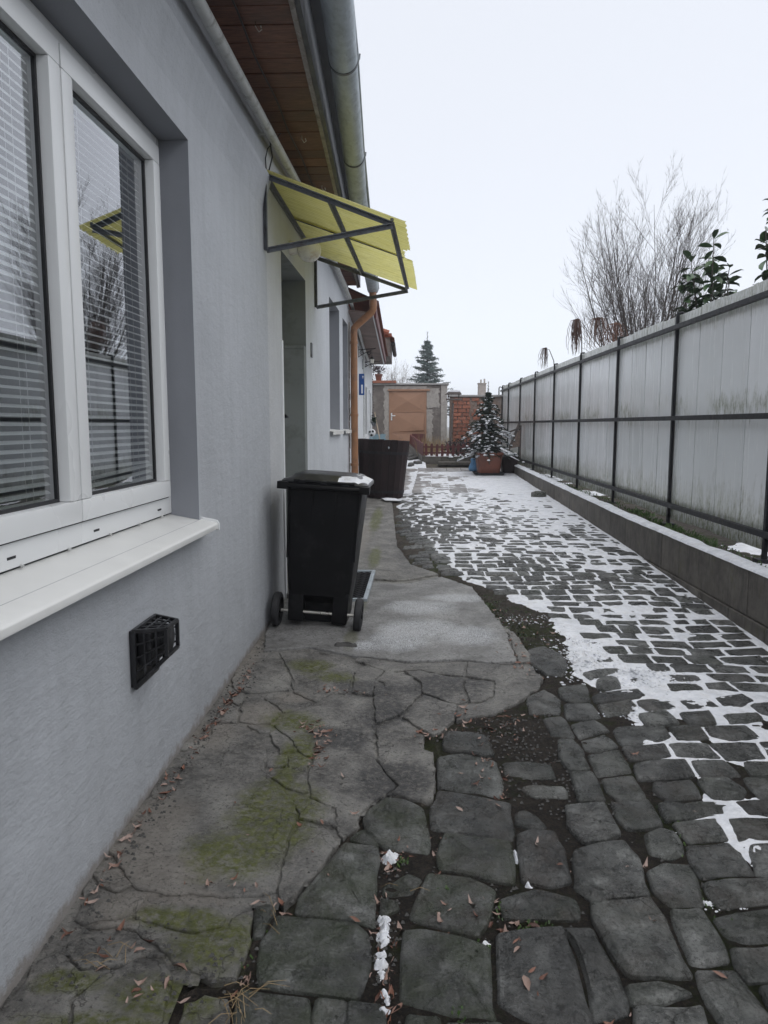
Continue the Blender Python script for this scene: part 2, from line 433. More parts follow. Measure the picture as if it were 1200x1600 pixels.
# cracked concrete with lichen and moss
t = NT('mossy_cracked_concrete'); a = t.attr()
n1 = t.noise(5, 9, .72); n3 = t.noise(40, 6, .72)
c = t.ramp(n1, [(.36, (.105, .101, .094)), (.5, (.21, .203, .19)), (.64, (.34, .33, .305))])
pale = stains(t, [(-.94, 2.42, .16, .30), (-.78, 2.25, .2, .12), (-.92, 3.25, .13, .18), (-.74, 3.5, .14, .16), (-.62, 3.75, .10, .09), (-1.0, 4.35, .10, .5), (-.72, 2.12, .18, .05), (-.86, 2.05, .1, .1), (-.55, 8.3, .12, 1.3)], .6)
c = t.mix(t.math('MULTIPLY', pale, .75), c, t.ramp(t.noise(22, 7, .75), [(.3, (.20, .18, .155)), (.7, (.40, .365, .325))]))
dark = stains(t, [(-.12, 3.64, .16, .22), (.20, 3.95, .28, .2), (-.3, 3.3, .16, .14), (.0, 7.8, .14, .9), (-.05, 2.9, .2, .2), (-.25, 3.95, .2, .14)], .7)
c = t.mix(t.math('MULTIPLY', dark, .7), c, (.050, .050, .052))
c = t.mix(t.ramp(n3, [(.50, 0), (.64, .6)]), c, (.30, .28, .25))
c = t.mix(t.ramp(t.noise(75, 5, .75), [(.34, .8), (.46, 0)]), c, (.030, .028, .024))
vs = t.voro(120, 'F1'); spk = t.ramp(vs, [(.10, 1), (.24, 0)]); keep = t.ramp(t.noise(7, 5, .7), [(.50, 0), (.60, 1)])
c = t.mix(t.math('MULTIPLY', t.math('MULTIPLY', spk, keep), .75), c, (.46, .43, .38))
ms = stains(t, [(-.58, 4.22, .14, .14), (-.42, 4.08, .14, .10), (-.57, 3.44, .16, .13), (-.50, 3.1, .09, .22), (-.50, 2.62, .19, .30), (-.60, 2.35, .17, .17), (-.52, 2.85, .06, .12), (-.55, 1.93, .15, .12), (-.70, 2.02, .15, .06), (-.62, 1.72, .16, .08), (-.9, 1.75, .1, .05), (-.33, 7.3, .07, .55), (-.42, 9.8, .08, 1.2), (-.36, 5.0, .05, .4), (-.72, 1.6, .3, .06)], .75, 6)
mc = t.ramp(t.noise(30, 7, .75), [(.3, (.050, .058, .012)), (.55, (.13, .145, .030)), (.8, (.30, .31, .10))])
c = t.mix(t.math('MULTIPLY', ms, t.ramp(t.noise(38, 6, .75), [(.36, .10), (.56, .95)])), c, mc)
cr = t.voro(3.7, 'DISTANCE_TO_EDGE', warp=.42); crk = t.ramp(cr, [(.0, 0), (.010, 1)])
crk = t.math('MAXIMUM', crk, t.ramp(t.noise(2.1, 4, .6), [(.44, 1), (.52, 0)]))
c = t.mix(1, c, t.ramp(crk, [(0, .3), (1, 1)]), 'MULTIPLY')
b = t.bump(crk, .8, .006); b = t.bump(t.noise(14, 9, .78), .9, .035, b); b = t.bump(t.noise(110, 6, .8), .9, .006, b)
M['concrete'] = t.done(c, t.ramp(n1, [(.3, .36), (.7, .66)]), b, spec=.45)

# frosted apron: pale grainy concrete
t = NT('frosted_concrete_apron')
n1 = t.noise(3.2, 8, .7)
c = t.ramp(n1, [(.36, (.14, .137, .13)), (.5, (.25, .246, .238)), (.64, (.34, .335, .325))])
c = t.mix(t.ramp(t.noise(60, 6, .75), [(.36, .8), (.5, 0)]), c, (.07, .068, .064))
gr = t.noise(150, 4, .75)
fz = stains(t, [(.10, 5.5, .30, .22), (.38, 5.8, .25, .14), (.42, 4.85, .24, .22), (-.05, 4.75, .2, .2), (.1, 5.0, .3, .2), (-.28, 4.62, .14, .1)], .7, 4)
fr_ = t.math('MULTIPLY', fz, t.ramp(gr, [(.46, 0), (.56, 1)]))
c = t.mix(t.math('MULTIPLY', fr_, .8), c, (.66, .68, .71))
gm_ = stains(t, [(-.38, 4.75, .05, .25), (-.36, 5.6, .06, .3)], .6, 7)
c = t.mix(t.math('MULTIPLY', gm_, .6), c, (.10, .10, .05))
b = t.bump(t.noise(9, 8, .75), .7, .03); b = t.bump(gr, .8, .005, b)
M['apron'] = t.done(c, .5, b)

# soil with moss and grit
t = NT('wet_soil_and_moss')
n1 = t.noise(14, 9, .8)
c = t.ramp(n1, [(.35, (.032, .027, .022)), (.5, (.095, .080, .064)), (.66, (.20, .170, .14))])
c = t.mix(t.ramp(t.noise(85, 5, .75), [(.5, 0), (.62, .8)]), c, (.22, .165, .125))
c = t.mix(t.ramp(t.noise(42, 6, .8), [(.34, .85), (.46, 0)]), c, (.018, .012, .008))
mo = t.math('MAXIMUM', t.ramp(t.noise(2.4, 8, .78), [(.50, 0), (.60, 1)]), stains(t, [(1.02, 2.62, .09, .14), (1.06, 2.35, .05, .2), (.95, 1.85, .1, .12), (.62, 5.55, .10, .2), (.85, 5.0, .10, .15), (.4, 2.0, .07, .1), (.9, 2.0, .06, .3)], .6, 9))
c = t.mix(mo, c, t.ramp(t.noise(60, 6, .75), [(.3, (.022, .030, .006)), (.55, (.075, .095, .016)), (.8, (.14, .17, .035))]))
b = t.bump(t.noise(60, 7, .8), 1, .03); b = t.bump(t.noise(240, 4, .8), .8, .006, b)
M['soil'] = t.done(c, .8, b)

# snow
t = NT('old_wet_snow')
c = t.ramp(t.noise(20, 5, .6), [(.3, (.70, .72, .76)), (.7, (.86, .87, .90))])
c = t.mix(t.ramp(t.noise(11, 8, .8), [(.50, 0), (.66, .5)]), c, (.52, .49, .46))
c = t.mix(t.ramp(t.noise(6, 8, .8), [(.48, 0), (.60, .55)]), c, (.52, .54, .57))
b = t.bump(t.noise(45, 6, .7), .6, .012); b = t.bump(t.noise(260, 3, .7), .5, .002, b)
M['snow'] = t.done(c, .65, b, **{'Subsurface Weight': .15, 'Subsurface Radius': (.02, .02, .025)})

# paving tiles
t = NT('grey_paving_tile')
c = t.ramp(t.noise(6, 6, .65), [(.3, (.16, .145, .135)), (.7, (.27, .25, .235))])
c = t.mix(1, c, t.ramp(t.objrand(), [(0, .72), (1, 1.1)]), 'MULTIPLY')
c = t.mix(t.ramp(t.noise(4, 7, .75), [(.45, 0), (.7, .6)]), c, (.62, .64, .67))
M['tile'] = t.done(c, .5, t.bump(t.noise(60, 5, .7), .3, .006))

# low wall blocks
t = NT('stained_concrete_block')
c = t.ramp(t.noise(6, 7, .7), [(.3, (.075, .068, .060)), (.7, (.17, .155, .135))])
c = t.mix(1, c, t.ramp(t.objrand(), [(0, .8), (1, 1.12)]), 'MULTIPLY')
c = t.mix(t.ramp(t.noise(7, 6, .7, None, (1, 3.5, .6)), [(.5, 0), (.7, .7)]), c, (.035, .033, .030))
c = t.mix(t.ramp(t.noise(5, 5, .7), [(.58, 0), (.7, .5)]), c, (.10, .095, .04))
M['block'] = t.done(c, .8, t.bump(t.noise(110, 6, .75), .7, .006))

# fence boards: white plastic with reeds, algae at the foot and under the rails
t = NT('algae_stained_fence_board'); z = t.sep(t.pos)[2]; yy = t.sep(t.pos)[1]
c = t.ramp(t.noise(2, 5, .6), [(.3, (.76, .78, .79)), (.7, (.82, .84, .85))])
c = t.mix(1, c, t.ramp(t.objrand(), [(0, (.84, .85, .84)), (1, (1, 1, 1))]), 'MULTIPLY')
stn = t.noise(7, 7, .7, None, (1, 2.6, .14))
stk = t.ramp(stn, [(.56, 0), (.78, .5)])
c = t.mix(stk, c, (.50, .52, .48))
nz = t.math('MULTIPLY', t.math('SUBTRACT', t.noise(5, 7, .75, None, (1, 2.5, .55)), .5), .9)
zz = t.math('ADD', z, nz)
foot = t.ramp(zz, [(.66, 1), (1.0, 0)])
mid = t.math('MULTIPLY', t.ramp(t.math('ABSOLUTE', t.math('SUBTRACT', zz, 1.66)), [(.03, 1), (.13, 0)]), .8)
# ramp positions must be in 0..1: rescale z for the top band
topf = t.math('MULTIPLY', t.math('SUBTRACT', t.math('ADD', z, t.math('MULTIPLY', nz, .35)), 2.36), 6); tops = t.math('MINIMUM', t.math('MAXIMUM', topf, 0), .7)
midf = t.math('SUBTRACT', 1, t.math('MULTIPLY', t.math('ABSOLUTE', t.math('SUBTRACT', zz, 1.66)), 8)); mids = t.math('MULTIPLY', t.math('MAXIMUM', midf, 0), t.ramp(t.noise(1.1, 2, .5), [(.42, 0), (.6, .95)]))
al = t.math('MAXIMUM', t.math('MAXIMUM', foot, mids), tops)
gate = t.ramp(t.noise(26, 6, .8, None, (1, 1.5, .5)), [(.36, .15), (.58, 1)])
alg = t.ramp(t.noise(20, 6, .7, None, (1, 2, .5)), [(.3, (.10, .105, .045)), (.6, (.30, .315, .22)), (.8, (.50, .52, .47))])
c = t.mix(t.math('MULTIPLY', al, gate), c, alg)
wv = t.n('ShaderNodeTexWave', wave_type='BANDS', bands_direction='Y'); wv.inputs['Scale'].default_value = 15; wv.inputs['Distortion'].default_value = .2; t.l(t.pos, wv.inputs['Vector'])
b = t.bump(wv.outputs['Fac'], .10, .004); b = t.bump(t.noise(2.5, 3, .5), .12, .03, b)
M['board'] = t.done(c, t.ramp(stn, [(.4, .16), (.7, .34)]), b, spec=.5)

# foliage
def leafmat(name, c0, c1, rough=.4, rand=.5):
    t = NT(name); c = t.ramp(t.noise(9, 4, .6), [(.3, c0), (.7, c1)])
    c = t.mix(1, c, t.ramp(t.objrand(), [(0, 1 - rand), (1, 1.25)]), 'MULTIPLY')
    return t.done(c, rough)
M['laurel'] = leafmat('glossy_laurel_leaf', (.035, .075, .040), (.095, .155, .065), .30)
M['needle'] = leafmat('dark_fir_needle', (.008, .020, .012), (.022, .045, .024), .55)
M['spruce'] = leafmat('haze_lightened_spruce_needle', (.045, .075, .070), (.10, .145, .135), .7)  # distance haze put into the needle colour by lightening it
M['dry_grass'] = leafmat('dry_straw_grass', (.28, .19, .09), (.48, .36, .20), .8)
M['purple_leaf'] = leafmat('dark_purple_leaf', (.022, .012, .018), (.06, .03, .04), .6)
M['red_strand'] = leafmat('rust_red_hanging_twig', (.10, .050, .036), (.19, .095, .065), .8)
M['weed'] = leafmat('small_green_weed', (.03, .07, .015), (.08, .14, .03), .5)
t = NT('curled_dead_leaf'); a = t.attr()
c = t.ramp(a[0], [(0, (.07, .028, .018)), (.3, (.18, .075, .045)), (.6, (.27, .18, .145)), (1, (.38, .28, .24))])
M['dead_leaf'] = t.done(c, .55, t.bump(t.noise(120, 4, .6), .4, .002))
M['slate_chip'] = simple('grey_slate_chip', (.06, .058, .054), .6, .3, 30, 90, .7, .006)
STONES = [[(-0.407,2.08),(-0.154,2.076),(-0.124,2.023),(-0.114,1.904),(-0.132,1.774),(-0.26,1.777),(-0.395,1.791),(-0.417,1.96)],[(-0.011,2.03),(0.05,2.027),(0.164,1.999),(0.238,1.948),(0.235,1.811),(0.232,1.694),(0.111,1.722),(-0.02,1.759),(-0.019,1.918)],[(0.077,2.291),(0.212,2.26),(0.278,2.186),(0.25,2.092),(0.208,1.993),(0.115,2.033),(0.005,2.076),(0.04,2.194)],[(0.148,2.507),(0.37,2.455),(0.376,2.38),(0.35,2.237),(0.122,2.314),(0.123,2.389)],[(0.126,2.834),(0.31,2.77),(0.413,2.725),(0.408,2.579),(0.384,2.475),(0.249,2.517),(0.097,2.558),(0.102,2.702)],[(0.137,3.111),(0.261,3.13),(0.389,3.054),(0.392,2.887),(0.373,2.76),(0.127,2.859)],[(0.191,3.385),(0.382,3.324),(0.39,3.224),(0.397,3.121),(0.345,3.104),(0.184,3.192)],[(-0.228,2.466),(-0.103,2.454),(-0.092,2.223),(-0.094,2.044),(-0.173,2.07),(-0.35,2.076),(-0.349,2.156),(-0.293,2.293)],[(-0.09,2.781),(-0.012,2.758),(0.055,2.69),(0.074,2.585),(0.073,2.411),(-0.064,2.445),(-0.129,2.51),(-0.171,2.618),(-0.154,2.68)],[(-0.214,2.487),(-0.155,2.556),(-0.1,2.487),(-0.103,2.463),(-0.173,2.466)],[(-0.08,2.239),(0.012,2.295),(0.059,2.269),(0.019,2.185),(-0.043,2.178),(-0.084,2.191)],[(-0.085,2.175),(-0.029,2.162),(-0.015,2.116),(-0.068,2.089),(-0.085,2.1)],[(-0.48,2.092),(-0.434,2.115),(-0.41,2.085),(-0.421,2.027),(-0.423,1.972),(-0.453,1.965)],[(-0.437,1.768),(-0.315,1.765),(-0.258,1.763),(-0.248,1.731),(-0.244,1.664),(-0.426,1.648)],[(-0.237,1.757),(-0.158,1.754),(-0.151,1.665),(-0.23,1.658)],[(-0.154,1.754),(-0.068,1.743),(-0.06,1.668),(-0.146,1.666)],[(-0.0,1.723),(0.088,1.71),(0.097,1.676),(0.095,1.637),(-0.011,1.641)],[(0.104,1.689),(0.238,1.677),(0.238,1.632),(0.101,1.637)],[(0.306,2.144),(0.426,2.194),(0.53,2.151),(0.523,2.077),(0.406,2.081),(0.308,2.078)],[(0.407,2.503),(0.455,2.531),(0.539,2.52),(0.548,2.416),(0.546,2.241),(0.474,2.228),(0.394,2.247),(0.397,2.362)],[(0.599,2.412),(0.688,2.465),(0.78,2.468),(0.793,2.375),(0.778,2.184),(0.727,2.172),(0.595,2.158),(0.56,2.209),(0.577,2.344)],[(0.595,2.143),(0.773,2.169),(0.782,2.076),(0.791,1.961),(0.786,1.851),(0.618,1.854),(0.586,1.929),(0.586,2.07)],[(0.281,1.986),(0.471,2.018),(0.484,1.905),(0.481,1.8),(0.476,1.694),(0.352,1.685),(0.238,1.742)],[(0.479,2.02),(0.552,2.016),(0.575,1.908),(0.579,1.814),(0.571,1.722),(0.48,1.696),(0.487,1.8),(0.49,1.906)],[(0.887,2.518),(0.948,2.561),(0.986,2.534),(0.973,2.417),(0.919,2.391),(0.868,2.414)],[(0.814,2.294),(0.883,2.33),(0.954,2.327),(0.948,2.221),(0.926,2.148),(0.83,2.14),(0.799,2.206)],[(0.835,2.116),(0.915,2.119),(0.924,2.017),(0.914,1.907),(0.836,1.888),(0.797,1.895),(0.804,1.995)],[(0.81,1.868),(0.918,1.875),(0.921,1.806),(0.931,1.722),(0.81,1.691),(0.803,1.766)],[(1.01,2.456),(1.156,2.48),(1.174,2.339),(1.165,2.305),(0.988,2.288),(0.992,2.369)],[(0.981,2.244),(1.059,2.273),(1.226,2.273),(1.197,2.187),(1.13,2.16),(0.989,2.141),(0.977,2.191)],[(0.951,2.081),(1.172,2.136),(1.114,1.996),(0.993,1.975),(0.952,2.009)],[(0.948,1.957),(1.092,1.979),(1.038,1.848),(0.926,1.829),(0.931,1.891)],[(0.594,1.811),(0.694,1.821),(0.761,1.787),(0.668,1.744),(0.591,1.745)],[(0.603,1.732),(0.764,1.737),(0.748,1.645),(0.58,1.639)],[(0.951,1.822),(1.015,1.824),(0.986,1.744),(0.945,1.75)],[(0.815,2.734),(0.956,2.754),(0.95,2.589),(0.823,2.564),(0.802,2.627)],[(0.618,2.712),(0.783,2.737),(0.782,2.528),(0.72,2.473),(0.643,2.47),(0.614,2.578)],[(0.697,2.978),(0.798,2.981),(0.789,2.76),(0.684,2.745)],[(0.473,2.855),(0.52,2.877),(0.66,2.869),(0.655,2.769),(0.511,2.772),(0.468,2.82)],[(0.418,2.66),(0.462,2.676),(0.505,2.64),(0.523,2.561),(0.466,2.553),(0.405,2.572)],[(0.431,3.055),(0.526,3.08),(0.638,3.04),(0.639,2.921),(0.514,2.917),(0.426,2.962)],[(0.859,3.914),(0.998,3.959),(0.976,3.76),(0.88,3.732),(0.841,3.781)],[(0.835,3.706),(0.979,3.735),(0.973,3.557),(0.889,3.521),(0.816,3.53)],[(0.818,3.453),(0.945,3.523),(0.98,3.395),(0.818,3.299),(0.808,3.369)],[(0.827,3.28),(0.947,3.353),(0.967,3.236),(0.866,3.177),(0.826,3.185)],[(0.817,3.131),(0.966,3.171),(0.962,2.991),(0.815,2.946)],[(0.712,3.296),(0.785,3.308),(0.798,3.175),(0.792,2.998),(0.697,2.982),(0.68,3.117)],[(0.832,2.923),(0.959,2.955),(0.95,2.781),(0.848,2.761),(0.823,2.832)],[(0.652,3.812),(0.764,3.907),(0.823,3.763),(0.778,3.585),(0.625,3.571)],[(0.685,3.524),(0.778,3.546),(0.807,3.389),(0.799,3.32),(0.685,3.316)],[(1.008,3.812),(1.059,3.853),(1.283,3.921),(1.29,3.847),(1.247,3.807),(1.009,3.736)],[(1.103,4.062),(1.173,4.124),(1.214,4.095),(1.185,3.938),(1.077,3.921)],[(1.05,4.15),(1.154,4.215),(1.264,4.234),(1.236,4.156),(1.062,4.067)],[(1.019,3.7),(1.195,3.767),(1.192,3.645),(1.023,3.57)],[(1.012,3.396),(1.039,3.428),(1.266,3.456),(1.257,3.342),(1.188,3.281),(1.013,3.247)],[(1.002,3.209),(1.195,3.253),(1.178,3.142),(1.078,3.104),(0.995,3.101)],[(1.005,3.041),(1.069,3.077),(1.232,3.1),(1.221,2.974),(1.131,2.932),(0.979,2.92)],[(1.035,2.901),(1.187,2.915),(1.177,2.792),(1.101,2.768),(1.039,2.76),(1.022,2.838)],[(1.006,2.738),(1.108,2.748),(1.252,2.777),(1.277,2.733),(1.255,2.665),(1.096,2.641),(0.99,2.619)],[(1.011,2.6),(1.076,2.625),(1.181,2.641),(1.16,2.503),(1.022,2.482)],[(1.241,3.756),(1.437,3.779),(1.438,3.688),(1.236,3.646)],[(1.193,3.587),(1.334,3.626),(1.342,3.491),(1.199,3.476)],[(1.295,3.436),(1.434,3.447),(1.423,3.328),(1.286,3.314)],[(1.23,3.254),(1.397,3.265),(1.401,3.14),(1.224,3.143)],[(1.271,3.092),(1.405,3.102),(1.421,2.973),(1.265,2.955)],[(1.234,2.917),(1.35,2.936),(1.38,2.849),(1.344,2.786),(1.225,2.782)],[(1.311,2.761),(1.439,2.769),(1.42,2.671),(1.319,2.667)],[(1.225,2.63),(1.42,2.642),(1.355,2.486),(1.194,2.481)],[(1.412,3.605),(1.557,3.637),(1.523,3.486),(1.408,3.471)],[(1.473,3.441),(1.665,3.458),(1.67,3.335),(1.52,3.292),(1.462,3.359)],[(1.419,3.254),(1.634,3.276),(1.607,3.132),(1.428,3.118)],[(1.502,3.099),(1.653,3.109),(1.613,2.998),(1.481,2.986)],[(1.428,2.954),(1.582,2.967),(1.511,2.795),(1.421,2.793)],[(1.647,3.276),(1.763,3.295),(1.691,3.153),(1.628,3.142)],[(1.46,3.763),(1.6,3.792),(1.628,3.694),(1.447,3.648)],[(1.668,3.802),(1.827,3.858),(1.844,3.787),(1.751,3.71),(1.663,3.707)],[(1.62,3.584),(1.792,3.612),(1.78,3.548),(1.611,3.499)],[(1.812,3.717),(1.991,3.747),(1.918,3.602),(1.832,3.618)],[(0.779,4.572),(0.9,4.64),(0.972,4.485),(0.965,4.31),(0.909,4.133),(0.827,4.143),(0.765,4.276),(0.745,4.36)],[(1.229,2.476),(1.378,2.487),(1.28,2.297),(1.179,2.305)]]
SLABS = [([(-1.052,2.343),(-1.066,2.501),(-1.028,2.686),(-1.041,2.872),(-1.018,3.04),(-0.921,3.146),(-0.936,3.349),(-0.835,3.385),(-0.717,3.274),(-0.636,3.14),(-0.627,3.019),(-0.594,2.883),(-0.504,2.8),(-0.438,2.693),(-0.414,2.59),(-0.432,2.476),(-0.429,2.349),(-0.424,2.173),(-0.482,2.149),(-0.588,2.132),(-0.688,2.142),(-0.765,2.124),(-0.869,2.145),(-0.911,2.183),(-0.975,2.255)],0.5,0.5),([(-1.022,2.297),(-0.979,2.255),(-0.89,2.164),(-0.928,2.12),(-0.995,2.148),(-1.044,2.202),(-1.048,2.289)],0.1,0.9),([(-1.029,2.176),(-0.993,2.142),(-1.015,2.083),(-1.034,2.117)],0.1,0.7),([(-0.981,2.131),(-0.925,2.113),(-0.871,2.132),(-0.827,2.126),(-0.833,2.067),(-0.849,2.022),(-0.919,2.001),(-0.965,1.971),(-1.002,1.988),(-1.009,2.069)],0.25,0.6),([(-0.817,2.117),(-0.66,2.119),(-0.605,2.118),(-0.549,2.037),(-0.559,2.004),(-0.624,1.973),(-0.705,1.983),(-0.777,2.004),(-0.836,2.019),(-0.826,2.058)],0.75,0.3),([(-0.951,1.954),(-0.903,1.993),(-0.83,2.006),(-0.714,1.973),(-0.634,1.961),(-0.573,1.971),(-0.535,2.0),(-0.537,2.039),(-0.475,2.083),(-0.454,1.956),(-0.462,1.8),(-0.532,1.799),(-0.628,1.841),(-0.676,1.874),(-0.746,1.923),(-0.825,1.965),(-0.869,1.973),(-0.915,1.96)],1.0,0.2),([(-0.977,1.889),(-0.954,1.948),(-0.864,1.963),(-0.824,1.958),(-0.745,1.915),(-0.679,1.869),(-0.756,1.86),(-0.805,1.815),(-0.893,1.799),(-0.939,1.834)],0.1,0.4),([(-1.028,1.697),(-1.024,1.822),(-0.975,1.876),(-0.939,1.826),(-0.892,1.791),(-0.8,1.803),(-0.832,1.781),(-0.88,1.696),(-0.838,1.606),(-1.025,1.577),(-1.037,1.654)],0.2,0.55),([(-0.826,1.781),(-0.791,1.812),(-0.759,1.851),(-0.682,1.858),(-0.633,1.792),(-0.626,1.733),(-0.619,1.625),(-0.83,1.606),(-0.869,1.69)],0.55,0.5),([(-0.581,1.709),(-0.534,1.741),(-0.469,1.733),(-0.447,1.666),(-0.445,1.614),(-0.564,1.604)],0.7,0.4),([(-1.035,3.082),(-1.043,3.171),(-0.975,3.247),(-0.92,3.232),(-0.927,3.147),(-0.985,3.077)],0.1,0.9),([(-0.953,3.392),(-0.965,3.519),(-0.927,3.633),(-0.87,3.581),(-0.848,3.496),(-0.839,3.394)],0.1,0.8),([(-0.934,3.661),(-0.958,3.805),(-0.875,3.751),(-0.866,3.671),(-0.878,3.605)],0.1,0.8),([(-0.859,3.583),(-0.854,3.681),(-0.818,3.731),(-0.731,3.669),(-0.658,3.564),(-0.644,3.526),(-0.672,3.415),(-0.777,3.4),(-0.831,3.415),(-0.841,3.492)],0.2,0.8),([(-0.783,3.378),(-0.667,3.392),(-0.656,3.319),(-0.708,3.307)],0.2,0.8),([(-0.953,3.812),(-1.004,3.957),(-1.014,4.375),(-0.827,4.457),(-0.728,4.176),(-0.68,4.043),(-0.646,3.845),(-0.767,3.795),(-0.875,3.778)],0.15,0.55),([(-0.815,4.442),(-0.646,4.535),(-0.481,4.416),(-0.322,4.218),(-0.324,3.936),(-0.34,3.846),(-0.419,3.834),(-0.484,3.709),(-0.629,3.826),(-0.669,4.045),(-0.716,4.178)],0.8,0.25),([(-0.76,3.769),(-0.635,3.813),(-0.494,3.696),(-0.563,3.61),(-0.634,3.546),(-0.683,3.634),(-0.76,3.702)],0.35,0.85),([(-0.655,3.398),(-0.629,3.516),(-0.559,3.584),(-0.474,3.676),(-0.313,3.838),(-0.196,3.796),(-0.168,3.467),(-0.142,3.123),(-0.042,2.878),(-0.074,2.832),(-0.126,2.765),(-0.183,2.649),(-0.175,2.575),(-0.231,2.496),(-0.253,2.513),(-0.28,2.696),(-0.388,2.758),(-0.426,2.969),(-0.418,3.076),(-0.503,3.154),(-0.548,3.261),(-0.632,3.358)],0.3,0.35),([(-0.657,3.291),(-0.633,3.348),(-0.555,3.237),(-0.517,3.15),(-0.576,3.11)],0.5,0.4),([(-0.612,2.983),(-0.621,3.056),(-0.572,3.09),(-0.538,3.107),(-0.529,2.997),(-0.572,2.982)],0.4,0.3),([(-0.572,2.895),(-0.515,2.991),(-0.529,3.108),(-0.5,3.125),(-0.425,3.061),(-0.43,2.949),(-0.4,2.798),(-0.432,2.796),(-0.496,2.82)],0.55,0.25),([(-0.433,2.706),(-0.397,2.741),(-0.292,2.698),(-0.262,2.553),(-0.319,2.582),(-0.379,2.597),(-0.41,2.601)],0.35,0.3),([(-0.407,2.587),(-0.291,2.53),(-0.244,2.458),(-0.296,2.306),(-0.355,2.168),(-0.385,2.105),(-0.415,2.17),(-0.426,2.451)],0.35,0.45),([(-0.15,3.431),(-0.033,3.528),(0.089,3.34),(0.077,3.194),(0.123,3.152),(0.122,2.837),(0.104,2.754),(0.014,2.766),(-0.06,2.816),(-0.032,2.881),(-0.083,2.971),(-0.133,3.102)],0.2,0.2),([(-0.143,4.403),(0.018,4.327),(0.274,4.327),(0.371,4.34),(0.332,4.102),(0.224,4.13),(0.08,4.229),(-0.021,4.23),(-0.118,4.211),(-0.322,4.367),(-0.306,4.428)],0.1,0.3),([(-0.016,4.205),(0.08,4.205),(0.223,4.106),(0.332,4.056),(0.314,3.905),(0.334,3.737),(0.287,3.699),(0.221,3.728),(0.085,3.878),(0.084,4.029)],0.1,0.3),([(0.38,4.34),(0.61,4.277),(0.671,4.293),(0.739,4.295),(0.793,4.078),(0.751,3.942),(0.648,3.801),(0.592,3.713),(0.518,3.652),(0.458,3.569),(0.34,3.527),(0.249,3.483),(0.246,3.547),(0.279,3.67),(0.389,3.7),(0.468,3.769),(0.507,4.032),(0.342,4.095)],0.15,0.35),([(0.338,4.056),(0.491,4.014),(0.47,3.8),(0.391,3.721),(0.342,3.72),(0.323,3.905)],0.1,0.3),([(-0.131,4.043),(-0.085,4.056),(0.084,3.851),(0.039,3.756),(-0.035,3.585),(-0.122,3.689)],0.1,0.2),([(0.094,3.834),(0.271,3.671),(0.238,3.49),(0.185,3.389),(0.131,3.335),(0.095,3.381),(-0.024,3.558),(0.049,3.74)],0.1,0.2),([(-0.304,4.21),(-0.236,4.383),(-0.14,4.238),(-0.182,4.057),(-0.186,3.84),(-0.307,3.867),(-0.314,4.035)],0.15,0.3),([(-0.139,4.342),(-0.194,4.41),(-0.072,4.205),(0.042,4.102),(0.053,3.952),(0.034,3.786),(-0.119,4.05),(-0.167,4.059),(-0.131,4.232)],0.1,0.3),([(-0.178,3.776),(-0.194,4.048),(-0.166,4.036),(0.025,3.772),(-0.042,3.591),(-0.154,3.487)],0.1,0.1),([(-0.969,4.799),(-1.007,5.657),(-0.822,6.219),(-0.377,6.317),(0.022,6.307),(0.314,6.474),(0.562,6.127),(0.63,5.541),(0.693,4.97),(0.682,4.633),(0.68,4.341),(0.488,4.312),(0.336,4.365),(0.018,4.37),(-0.144,4.438),(-0.307,4.446),(-0.643,4.574),(-0.913,4.45)],0.12,0.6),([(0.707,4.97),(0.749,4.958),(0.783,4.535),(0.767,4.344),(0.692,4.319),(0.694,4.634)],0.1,0.6),([(-0.932,11.951),(-0.261,11.98),(-0.175,9.63),(-0.116,7.966),(0.037,7.012),(0.289,6.571),(0.023,6.419),(-0.383,6.428),(-0.836,6.328)],0.3,0.5)]
EDGE = [(-0.076,12.944),(-0.265,12.149),(-0.167,9.633),(-0.102,7.97),(0.056,7.007),(0.316,6.521),(0.577,6.17),(0.645,5.541),(0.758,4.986),(0.797,4.573),(0.783,4.045),(0.638,3.779),(0.47,3.646),(0.339,3.523),(0.208,3.479),(0.187,3.386),(0.099,3.353),(0.136,3.126),(0.116,2.748),(-0.086,2.813),(-0.178,2.609),(-0.24,2.453),(-0.289,2.259),(-0.361,2.103),(-0.474,2.089),(-0.461,1.973),(-0.465,1.811),(-0.593,1.765),(-0.575,1.566)]
# ------------------------------------------------------------------ terrain
def grid(name, mat, x0, x1, y0, y1, step, hfun, keep=None, parent=None, **props):
    nx = int((x1 - x0) / step) + 1; ny = int((y1 - y0) / step) + 1
    X, Y = np.meshgrid(np.linspace(x0, x1, nx), np.linspace(y0, y1, ny))
    Z = hfun(X, Y)
    co = np.stack([X, Y, Z], -1).reshape(-1, 3)
    idx = np.arange(nx * ny).reshape(ny, nx)
    q = np.stack([idx[:-1, :-1], idx[:-1, 1:], idx[1:, 1:], idx[1:, :-1]], -1).reshape(-1, 4)
    if keep is not None:
        k = keep(X, Y, Z).reshape(-1)
        q = q[k[q].any(1)] if props.pop('any_', False) else q[k[q].all(1)]
        used = np.unique(q); rm = np.full(nx * ny, -1); rm[used] = np.arange(len(used)); co = co[used]; q = rm[q]
    me = bpy.data.meshes.new(name)
    me.vertices.add(len(co)); me.vertices.foreach_set('co', co.ravel())
    me.loops.add(q.size); me.loops.foreach_set('vertex_index', q.ravel())
    me.polygons.add(len(q)); me.polygons.foreach_set('loop_start', np.arange(len(q)) * 4); me.polygons.foreach_set('loop_total', np.full(len(q), 4))
    me.polygons.foreach_set('use_smooth', np.ones(len(q), bool))
    me.update(calc_edges=True); me.validate()
    me.materials.append(mat)
    ob = bpy.data.objects.new(name, me); COL.objects.link(ob)
    if parent: ob.parent = parent
    for k, v in props.items(): ob[k] = v
    return ob

